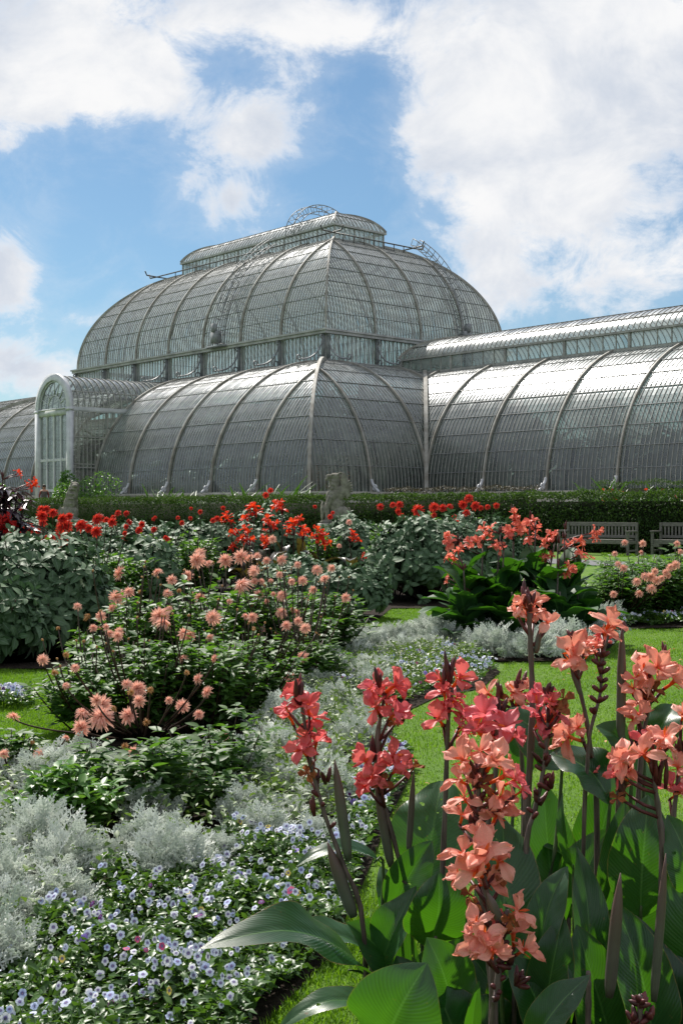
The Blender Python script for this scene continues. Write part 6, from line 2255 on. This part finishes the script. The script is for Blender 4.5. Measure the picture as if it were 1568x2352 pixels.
# (u of the stalk, depth, height, flowers [(u, v, r)], label)
zz = lambda x, y: (765.7 + .5118 * x, 1072 + .5118 * y)
CL = [(1028, 11.9, .98, [(515, 310, 17), (515, 345, 20), (528, 335, 16), (508, 325, 14)], 'leftmost tall salmon canna of the clump on the lawn'),
      (1035, 11.6, .75, [(508, 410, 13), (535, 398, 18), (560, 375, 16), (540, 420, 12)], 'short salmon canna at the left edge of the clump'),
      (1078, 12.0, .95, [(575, 360, 16), (605, 335, 17), (640, 335, 18), (615, 358, 13)], 'salmon canna with scattered blooms, third stalk from the left of the clump'),
      (1118, 12.0, 1.08, [(668, 275, 18), (700, 272, 20), (690, 300, 20), (670, 315, 18), (708, 318, 16)], 'salmon canna with one round head above the left of the clump'),
      (1140, 11.8, .93, [(735, 352, 18), (760, 355, 14), (712, 350, 14), (745, 375, 12)], 'salmon canna whose low head sits beside the round one'),
      (1180, 12.2, 1.28, [(810, 210, 20), (815, 235, 18), (835, 262, 22), (800, 285, 22), (830, 290, 20), (775, 290, 16), (785, 310, 14)], 'tallest salmon canna in the middle of the clump'),
      (1215, 12.3, 1.2, [(880, 238, 18), (905, 235, 14), (890, 260, 18), (870, 290, 18), (885, 315, 18), (872, 335, 14)], 'salmon canna with a thin forked head right of the tallest one'),
      (1235, 12.1, 1.12, [(915, 275, 16), (905, 300, 13), (925, 262, 10)], 'small headed salmon canna in the middle right of the clump'),
      (1258, 11.9, 1.0, [(955, 320, 22), (985, 305, 18), (945, 350, 18), (968, 300, 14), (955, 400, 16), (975, 398, 14), (940, 408, 14)], 'salmon canna with a head and a second tier below it'),
      (1305, 11.6, .76, [(1050, 440, 16), (1062, 468, 18), (1072, 450, 14), (1045, 485, 14)], 'short salmon canna in front at the right of the clump'),
      (1310, 12.2, .98, [(1045, 345, 18), (1060, 340, 12)], 'salmon canna with a single bloom before the bench legs'),
      (1336, 12.1, 1.02, [(1100, 330, 16), (1115, 350, 20), (1105, 385, 22), (1120, 405, 18)], 'salmon canna with a tall narrow head before the first bench'),
      (1358, 12.3, 1.12, [(1168, 292, 18), (1190, 290, 16), (1165, 318, 18), (1182, 320, 14), (1160, 405, 10)], 'rightmost salmon canna whose bloom stands before the bench seat'),
      (1045, 11.7, .5, [(510, 495, 12), (508, 518, 10)], 'dwarf salmon canna with withered bloom low at the left of the clump')]
for i, (u, y, h, fl, lab) in enumerate(CL):
    r = stand_canna(u + (1180 - u) * .25, y, h, 8, lab, g4, M_cleaf_far, M_stalk, 100 + i, .52, .28)
    stand_flowers(*r, [(*zz(x, v), q * .55) for x, v, q in fl], y, 's', 1.45)
for i, u in enumerate((1060, 1125, 1175, 1230, 1290, 1340)):
    stand_canna(u, 11.55 + .2 * (i % 2), .55, 7, ['leafy shoot without flowers at the left of the canna clump', 'leafy shoot above the silver plants left of the clump centre', 'leafy shoot at the front centre of the canna clump', 'leafy shoot right of the centre of the canna clump', 'leafy shoot above the silver plants right of the clump', 'leafy shoot at the right end of the canna clump'][i], g4, M_cleaf_far, M_stalk, 140 + i, .54, .32)

g5 = 'orange red cannas with bronze leaves'
z6 = lambda x, y: (459.4 + .293 * x, 1110 + .293 * y)
OC = [(532, 19.0, 1.0, [(200, 250, 26), (215, 275, 26), (170, 295, 20), (245, 300, 18)], 'leftmost orange red canna with bronze leaves'),
      (560, 18.7, .8, [(255, 390, 28), (285, 380, 24), (270, 490, 26), (245, 505, 20)], 'orange red canna with low blooms at the left of its group'),
      (572, 19.2, 1.22, [(390, 195, 26), (420, 180, 30), (440, 225, 30), (350, 270, 26), (375, 265, 22)], 'orange red canna with the high round head'),
      (570, 18.6, .85, [(350, 355, 26), (370, 385, 28), (330, 430, 30), (400, 440, 32), (360, 460, 22)], 'orange red canna with a long column of blooms'),
      (615, 18.8, .95, [(530, 270, 28), (520, 305, 24), (550, 310, 24), (600, 310, 24), (580, 340, 24), (510, 365, 18)], 'orange red canna in the middle with two heads'),
      (612, 18.5, .72, [(500, 425, 24), (520, 450, 26), (515, 480, 22)], 'dark red canna with a low narrow head in the middle'),
      (645, 19.3, 1.25, [(590, 160, 26), (615, 185, 28), (645, 200, 32), (640, 145, 20), (575, 195, 20)], 'tallest orange red canna of the group'),
      (672, 18.8, .92, [(720, 300, 28), (740, 320, 26), (700, 345, 26), (695, 385, 24), (745, 290, 18)], 'orange red canna right of the middle'),
      (690, 19.1, 1.02, [(780, 265, 24), (790, 285, 18)], 'orange red canna with a small single head'),
      (698, 18.6, .82, [(815, 350, 26), (830, 380, 28), (800, 410, 26)], 'orange red canna with a leaning head before the grey shrub'),
      (735, 18.7, .85, [(920, 360, 24), (950, 390, 30), (980, 400, 24), (935, 440, 30), (965, 470, 28), (885, 410, 20), (1010, 460, 22)], 'orange red canna with the broadest head'),
      (812, 18.4, .82, [(1190, 385, 22), (1210, 410, 22), (1195, 440, 20), (1235, 445, 22)], 'lone orange red canna at the right among grey leaves'),
      (832, 17.6, .55, [(1275, 575, 18), (1300, 580, 24)], 'short red canna above the small drooping shrub')]
for i, (u, y, h, fl, lab) in enumerate(OC):
    r = stand_canna(u, y, h, 5, lab, g5, M_bronze, M_dstem, 200 + i, .5, .17)
    stand_flowers(*r, [(*z6(x, v), q * .293) for x, v, q in fl], y, 'o', 1.6)
z7 = lambda x, y: (x * .653, 765.7 + y * .653)
g6 = 'small red cannas before the hedge'
for i, (x, y, hh, lab) in enumerate(((525, 815, 1.3, 'first small red canna from the left before the hedge'), (555, 830, 1.2, 'second small red canna from the left before the hedge'), (635, 810, 1.25, 'third small red canna before the hedge, above the grey shrub'), (685, 800, 1.4, 'highest of the small red cannas before the hedge'), (720, 820, 1.25, 'small red canna right of the highest one'), (765, 840, 1.2, 'small red canna with a wide low head'), (800, 845, 1.15, 'small red canna second from the right before the hedge'), (905, 838, 1.2, 'rightmost small red canna before the hedge'), (680, 858, 1.1, 'lowest small red canna before the hedge'), (835, 862, 1.1, 'small red canna low beside the rightmost one'))):
    u, v = z7(x, y)
    Y = 25.0 + (i % 3) * .5
    zt = EYE - (v - HOR) / F_PX * Y
    r = stand_canna(u, Y, zt, 4, lab, g6, M_bronze, M_dstem, 300 + i, .42, .13)
    stand_flowers(*r, [(u + dx, v + dy, 9) for dx, dy in ((-5, -4), (5, 0), (0, 9), (-4, 14), (7, 10))], Y, 'o', 1.4)

# purple leaved plant at the left edge
def purple_plant():
    root = empty('castor_plant', ((2 - 784) / F_PX * 12.2, 12.2, 0), 'dark purple leaved plant with glossy drooping leaves at the left edge', 'plant')
    st = MB()
    tops = []
    for k in range(18):
        a = rng.uniform(0, 6.28)
        r = rng.uniform(.05, .34)
        top = np.array([r * cos(a), r * sin(a), 1.66 - rng.uniform(0, .3) - .9 * r])
        tops.append(top)
        st.tube([(r * .3 * cos(a), r * .3 * sin(a), 0), top * .6, top], [.016, .012, .007], 6)
    st.build('stems', M_dstem, root)
    b = MB()
    tm = leaf_t(5, .3, .4, .5, .25)
    for top in tops:
        for f in (1.0, .84, .68, .52):
            o = top * f
            n = 13
            a = np.arange(n) / n * 6.28 + rng.uniform(0, 1)
            e = rng.uniform(-.1, .5, n)
            d = np.stack([np.cos(a) * np.cos(e), np.sin(a) * np.cos(e), np.sin(e)], -1)
            b.inst(tm, frames(d, np.tile([0, 0, 1.], (n, 1)) + rng.normal(0, .2, (n, 3))) * rng.uniform(.13, .22, n)[:, None, None], np.tile(o, (n, 1)) + rng.normal(0, .02, (n, 3)))
    b.build('foliage', M_purple, root)
    return root


purple_plant()
r = stand_canna(22, 12.5, 1.62, 5, 'orange canna on a thin stalk above the purple leaves', 'cannas at the left edge', M_bronze, M_dstem, 400, .4, .13)
stand_flowers(*r, [(42, 1083, 9), (46, 1090, 8), (62, 1112, 8), (78, 1112, 13), (72, 1120, 11), (80, 1104, 9)], 12.5, 'o')
r = stand_canna(18, 11.9, 1.2, 5, 'deep red canna low beside the purple leaves', 'cannas at the left edge', M_bronze, M_dstem, 401, .4, .13)
M_deep = leaf_mat('deep_red_petal', (0.40, 0.006, 0.010, 1), (0.55, 0.015, 0.015, 1), (.7, .02, .02, 1), .35, .5, .3)
CF['d'] = [canna_flower_mesh('canna_bloom', 71 + k, M_deep, M_deep) for k in range(2)]
stand_flowers(*r, [(3, 1203, 17), (22, 1196, 17), (10, 1215, 16), (30, 1206, 15), (16, 1228, 10), (30, 1236, 12), (2, 1190, 14)], 11.9, 'd')
# ------------------------------------------------------------------ benches
M_oak = hard_mat('weathered_oak', (0.10, 0.095, 0.085, 1), (0.22, 0.21, 0.19, 1), 7.0, 0.85, 0.4, 0.15, streak=(1.2, 9, 9), dist=.004)


def bench(u, y, label):
    root = empty('garden_bench', ((u - 784) / F_PX * y, y, 0), label, 'bench', 'wooden benches before the hedge', rz=-radians(40))
    Lb, D, SH, BH = 2.25, .58, .43, .93

    def part(name, boxes, parent=root):
        b = MB()
        for c, s in boxes:
            b.box(c, s)
        o = b.build(name, M_oak, parent, smooth=False)
        md = o.modifiers.new('soft_edges', 'BEVEL')
        md.width = .006
        md.segments = 2
        return o
    part('seat', [((0, -D / 2 + .06 + k * .098 - .02, SH + .012), (Lb - .1, .08, .025)) for k in range(5)])
    part('seat_rail', [((0, -D / 2 + .02, SH - .05), (Lb - .16, .04, .1))])
    part('backrest', [((0, D / 2 + .015, BH - .05), (Lb - .13, .045, .11)), ((0, D / 2, SH + .1), (Lb - .13, .04, .08))] + [((x, D / 2 + .01, (BH + SH) / 2 + .01), (.055, .022, BH - SH - .24)) for x in np.linspace(-Lb / 2 + .16, Lb / 2 - .16, 19)])
    for sx in (-1, 1):
        x = sx * (Lb / 2 - .035)
        part('leg', [((x, D / 2, BH / 2), (.07, .07, BH))])
        part('leg', [((x, -D / 2 + .03, .33), (.07, .07, .66 - .004))])
        part('armrest', [((x, -.02, .685), (.09, D + .06, .045))])
        part('side_rail', [((x, .0, SH - .06), (.045, D - .1, .09)), ((x, 0, .14), (.045, D - .1, .05))])
        part('brace', [((sx * (Lb / 2 - .16), -D / 2 + .02, SH - .14), (.18, .035, .09))])
    return root


bench(1370, 35.2, 'weathered wooden garden bench whole in view before the hedge')
bench(1590, 34.2, 'weathered wooden garden bench cut off by the right edge')

# ------------------------------------------------------------------ stone beasts
M_statue = hard_mat('lichened_stone', (0.12, 0.112, 0.095, 1), (0.28, 0.265, 0.23, 1), 5.0, 0.95, 0.8, 0.1, detail=9)


def ell(b, c, r, rx=0.0, ry=0.0, rz=0.0, n=12):
    R = rot('Z', rz) @ rot('Y', ry) @ rot('X', rx)
    th, ph = np.linspace(0, pi, n), np.linspace(0, 2 * pi, n * 2 - 1)
    P = np.array([[(r[0] * sin(t) * cos(p), r[1] * sin(t) * sin(p), r[2] * cos(t)) for p in ph] for t in th])
    P = P @ R.T + np.asarray(c)
    b.grid(P)


def fuse(o, vox=.028, smooth_it=3):
    m = o.modifiers.new('fuse', 'REMESH')
    m.mode = 'VOXEL'
    m.voxel_size = vox
    m.use_smooth_shade = True
    s = o.modifiers.new('soften', 'SMOOTH')
    s.iterations = smooth_it
    s.factor = .5
    tx = bpy.data.textures.new('chisel', 'CLOUDS')
    tx.noise_scale = .05
    d = o.modifiers.new('chisel', 'DISPLACE')
    d.texture = tx
    d.strength = .016
    d.mid_level = .5


def plinth(root, h):
    b = MB()
    b.box((0, 0, h / 2), (.95, .95, h))
    b.box((0, 0, h - .05), (1.08, 1.08, .1))
    b.box((0, 0, .08), (1.1, 1.1, .16))
    o = b.build('plinth', M_stone, root, smooth=False)
    bv = o.modifiers.new('soft_edges', 'BEVEL')
    bv.width = .012


def griffin(u, y):
    """Seated eagle-headed beast seen from its left side, facing -X, wing raised behind, forelegs on a shield."""
    root = empty('stone_griffin', ((u - 784) / F_PX * y, y, 0), 'seated stone griffin statue in profile with beaked head and raised wing', 'statue', 'stone beasts before the hedge')
    plinth(root, .82)
    b = MB()
    z = .82
    ell(b, (.16, 0, z + .30), (.36, .30, .34))                      # haunches
    ell(b, (.20, -.20, z + .26), (.27, .13, .30))
    ell(b, (.20, .20, z + .26), (.27, .13, .30))
    ell(b, (.06, 0, z + .62), (.25, .24, .40), ry=.2)               # trunk
    ell(b, (-.07, 0, z + .93), (.23, .23, .30), ry=.15)             # chest
    ell(b, (.02, 0, z + 1.22), (.16, .16, .30), ry=.25)             # neck
    ell(b, (.05, 0, z + 1.40), (.17, .15, .2))
    ell(b, (.02, 0, z + 1.60), (.19, .14, .13))                     # head
    ell(b, (-.15, 0, z + 1.61), (.15, .075, .075), ry=.1)           # beak
    ell(b, (-.27, 0, z + 1.54), (.045, .05, .10), ry=.35)
    ell(b, (-.12, 0, z + 1.48), (.12, .05, .03), ry=.1)
    for sy in (-1, 1):
        b.tube([(.10, sy * .10, z + 1.66), (.20, sy * .12, z + 1.74), (.27, sy * .12, z + 1.73)], [.045, .035, .015], 6)   # ears laid back
        ell(b, (-.05, sy * .12, z + 1.66), (.09, .03, .03))          # brow
        b.tube([(-.14, sy * .15, z + .92), (-.27, sy * .16, z + .55), (-.27, sy * .16, z + .12), (-.29, sy * .16, z + .03)], [.11, .085, .065, .08], 9)
        ell(b, (-.36, sy * .16, z + .05), (.13, .09, .06))           # foot
        ell(b, (-.05, sy * .24, z + .06), (.24, .09, .07))           # hind foot
        # wing: a smooth panel behind the neck that ends in a fan of long feathers
        ell(b, (.34, sy * .16, z + 1.32), (.15, .05, .42), ry=-.10)
        ell(b, (.20, sy * .17, z + 1.05), (.17, .06, .26), ry=.15)
        for k in range(8):
            a = .75 - k * .26
            base = np.array([.26, sy * .17, z + 1.22])
            tip = base + np.array([cos(a) * .36, sy * .03, sin(a) * .42 - .02])
            b.tube([base, base * .5 + tip * .5, tip], [.045, .045, .028], 6)
    for k in range(26):                                              # breast feathers
        a = rng.uniform(-1.1, 1.1)
        zz_ = z + rng.uniform(.62, 1.45)
        rr = .24 - .10 * (zz_ - z - .6)
        ell(b, (-.02 + .1 * (zz_ - z - 1) - rr * cos(a), rr * sin(a), zz_), (.05, .06, .075), n=6)
    ell(b, (-.42, 0, z + .42), (.06, .20, .34))                      # shield
    b.tube([(.45, 0, z + .1), (.58, .1, z + .3), (.50, .16, z + .55)], [.06, .05, .04], 7)
    b.box((0, 0, z + .01), (.8, .6, .08))
    o = b.build('body', M_statue, root)
    fuse(o, .021, 2)
    root.rotation_euler = (0, 0, radians(6))
    root.scale = (1.0,) * 3


def dragon(u, y):
    """Seated beast seen from behind: a smooth hunched back, bent neck and one pointed ear."""
    root = empty('stone_beast', ((u - 784) / F_PX * y, y, 0), 'stone beast statue seen from behind near the porch, smooth hunched back with a pointed tip', 'statue', 'stone beasts before the hedge')
    plinth(root, .82)
    b = MB()
    z = .82
    ell(b, (-.02, 0, z + .30), (.40, .36, .36))
    ell(b, (-.28, -.1, z + .30), (.20, .22, .28))
    ell(b, (.22, -.05, z + .28), (.22, .24, .3))
    ell(b, (.03, 0, z + .72), (.31, .27, .44), ry=.15)
    ell(b, (.12, 0, z + 1.10), (.29, .25, .42), ry=.22)
    ell(b, (.22, 0, z + 1.42), (.26, .22, .28), ry=.25)
    ell(b, (.26, 0, z + 1.60), (.22, .18, .16))
    ell(b, (.30, -.2, z + 1.56), (.13, .16, .10))
    b.tube([(.16, 0, z + 1.64), (.07, .02, z + 1.76), (.02, .02, z + 1.92)], [.08, .05, .015], 7)
    b.tube([(-.40, -.1, z + .1), (-.46, -.2, z + .35), (-.36, -.22, z + .6)], [.07, .06, .04], 7)
    for k in range(5):
        th = np.linspace(-.6, 1.4, 8)
        zc = z + .5 + .22 * k
        b.tube([(.05 + .05 * k + .30 * cos(t + 3.6), .27 * sin(t + 3.6), zc + .03 * sin(2 * t)) for t in th], .03, 5)
    for s in (-1, 1):
        ell(b, (.25 * s, -.30, z + .05), (.11, .2, .07))
        b.tube([(.12 + .14 * s, .18, z + .9), (.1 + .16 * s, .32, z + .5), (.1 + .16 * s, .33, z + .05)], [.11, .09, .07], 8)
    b.box((0, 0, z + .01), (.85, .75, .08))
    o = b.build('body', M_statue, root)
    fuse(o)


griffin(768, 42.0)
dragon(160, 57.5)

# ------------------------------------------------------------------ the man by the porch
def person(u, y):
    root = empty('person', ((u - 784) / F_PX * y, y, TZ), 'man in a grey top with red sleeves standing by the porch door', 'person', rz=radians(25))
    skin = hard_mat('skin', (0.42, 0.20, 0.13, 1), (0.52, 0.27, 0.19, 1), 30, .55, 0)
    shirt = hard_mat('grey_top', (0.10, 0.085, 0.08, 1), (0.15, 0.13, 0.12, 1), 20, .9, .2)
    sleeve = hard_mat('red_sleeve', (0.20, 0.05, 0.045, 1), (0.30, 0.08, 0.07, 1), 20, .9, .2)
    trouser = hard_mat('dark_trousers', (0.025, 0.028, 0.04, 1), (0.05, 0.055, 0.07, 1), 20, .9, .2)
    hairm = hard_mat('dark_hair', (0.02, 0.014, 0.01, 1), (0.05, 0.035, 0.025, 1), 60, .6, .4)
    V = [((0, 0, .95), .15), ((0, 0, 1.12), .145), ((0, 0, 1.32), .165), ((0, .005, 1.45), .10), ((0, -.005, 1.53), .055), ((0, -.01, 1.62), .095), ((0, -.012, 1.70), .092),
         ((-.19, 0, 1.42), .065), ((-.25, .03, 1.16), .047), ((-.22, -.10, .95), .036), ((-.20, -.15, .88), .03), ((-.19, -.18, .81), .024),
         ((.19, 0, 1.42), .065), ((.25, .03, 1.16), .047), ((.22, -.10, .95), .036), ((.20, -.15, .88), .03), ((.19, -.18, .81), .024),
         ((-.10, 0, .86), .10), ((-.11, -.01, .48), .068), ((-.115, .02, .09), .045), ((-.125, -.14, .04), .04),
         ((.10, 0, .86), .10), ((.11, -.01, .48), .068), ((.115, .02, .09), .045), ((.125, -.14, .04), .04)]
    E = [(0, 1), (1, 2), (2, 3), (3, 4), (4, 5), (5, 6), (3, 7), (7, 8), (8, 9), (9, 10), (10, 11), (3, 12), (12, 13), (13, 14), (14, 15), (15, 16), (0, 17), (17, 18), (18, 19), (19, 20), (0, 21), (21, 22), (22, 23), (23, 24)]

    def skin_obj(name, VV, EE, mat, parent, rootv=0, sub=2):
        me = bpy.data.meshes.new(name)
        me.from_pydata([v[0] for v in VV], EE, [])
        me.materials.append(mat)
        o = bpy.data.objects.new(name, me)
        COL.objects.link(o)
        o.parent = parent
        md = o.modifiers.new('skin', 'SKIN')
        me.skin_vertices.new() if not me.skin_vertices else None
        for i, v in enumerate(VV):
            me.skin_vertices[0].data[i].radius = (v[1], v[1] * .85)
        me.skin_vertices[0].data[rootv].use_root = True
        md.use_smooth_shade = True
        sb = o.modifiers.new('sub', 'SUBSURF')
        sb.levels = sb.render_levels = sub
        return o
    # body with fingers as thin chains from the palms, one connected skeleton
    VV, EE = list(V), list(E)
    for hand, sx in ((11, -1), (16, 1)):
        h = np.array(VV[hand][0])
        for k, (dx, dz, l) in enumerate(((-.024, 0, .07), (-.008, -.004, .08), (.008, -.004, .076), (.024, 0, .06), (.034 * -sx, .04, .05))):
            i = len(VV)
            VV.append((tuple(h + np.array([dx, -.012, -.02 + dz])), .009))
            VV.append((tuple(h + np.array([dx * 1.2, -.022, -.02 + dz - l * .55])), .008))
            VV.append((tuple(h + np.array([dx * 1.2, -.012, -.02 + dz - l])), .007))
            EE += [(hand, i), (i, i + 1), (i + 1, i + 2)]
    skin_obj('body', VV, EE, skin, root)
    skin_obj('shirt', [((0, 0, .93), .165), ((0, 0, 1.12), .158), ((0, 0, 1.32), .178), ((0, .005, 1.44), .10), ((-.15, 0, 1.42), .075), ((.15, 0, 1.42), .075)], [(0, 1), (1, 2), (2, 3), (3, 4), (3, 5)], shirt, root)
    for s in (-1, 1):
        skin_obj('sleeve', [((s * .17, 0, 1.425), .075), ((s * .25, .03, 1.16), .056), ((s * .222, -.095, .96), .044)], [(0, 1), (1, 2)], sleeve, root)
    skin_obj('trousers', [((0, 0, .95), .168), ((-.10, 0, .85), .112), ((-.11, -.01, .48), .08), ((-.115, .02, .10), .06), ((.10, 0, .85), .112), ((.11, -.01, .48), .08), ((.115, .02, .10), .06)], [(0, 1), (1, 2), (2, 3), (0, 4), (4, 5), (5, 6)], trouser, root)
    b = MB()
    for s in (-1, 1):
        ell(b, (s * .122, -.06, .045), (.05, .14, .05))
    b.build('shoes', trouser, root)
    b = MB()
    ell(b, (0, .012, 1.69), (.10, .112, .10))
    ell(b, (0, .05, 1.63), (.09, .07, .08))
    b.build('hair', hairm, root)
    b = MB()
    ell(b, (0, -.115, 1.64), (.014, .022, .028), n=8)
    for s in (-1, 1):
        ell(b, (s * .093, 0, 1.64), (.014, .025, .034), n=8)
    b.build('nose_and_ears', skin, root)
    b = MB()
    for s in (-1, 1):
        ell(b, (s * .034, -.092, 1.66), (.013, .008, .007), n=8)
    ell(b, (0, -.094, 1.585), (.026, .008, .007), n=8)
    b.build('eyes_and_mouth', hairm, root)


person(102, 66.5)
# small post by the plinth of the glasshouse
pb = MB()
pb.tube([(0, 0, 0), (0, 0, 1.25)], .07, 8)
ell(pb, (0, 0, 1.28), (.09, .09, .07), n=8)
tag(pb.build('marker_post', M_steel, loc=bw(3.2, -1.2, .85)), 'short grey post beside the griffin statue before the glass', 'post')
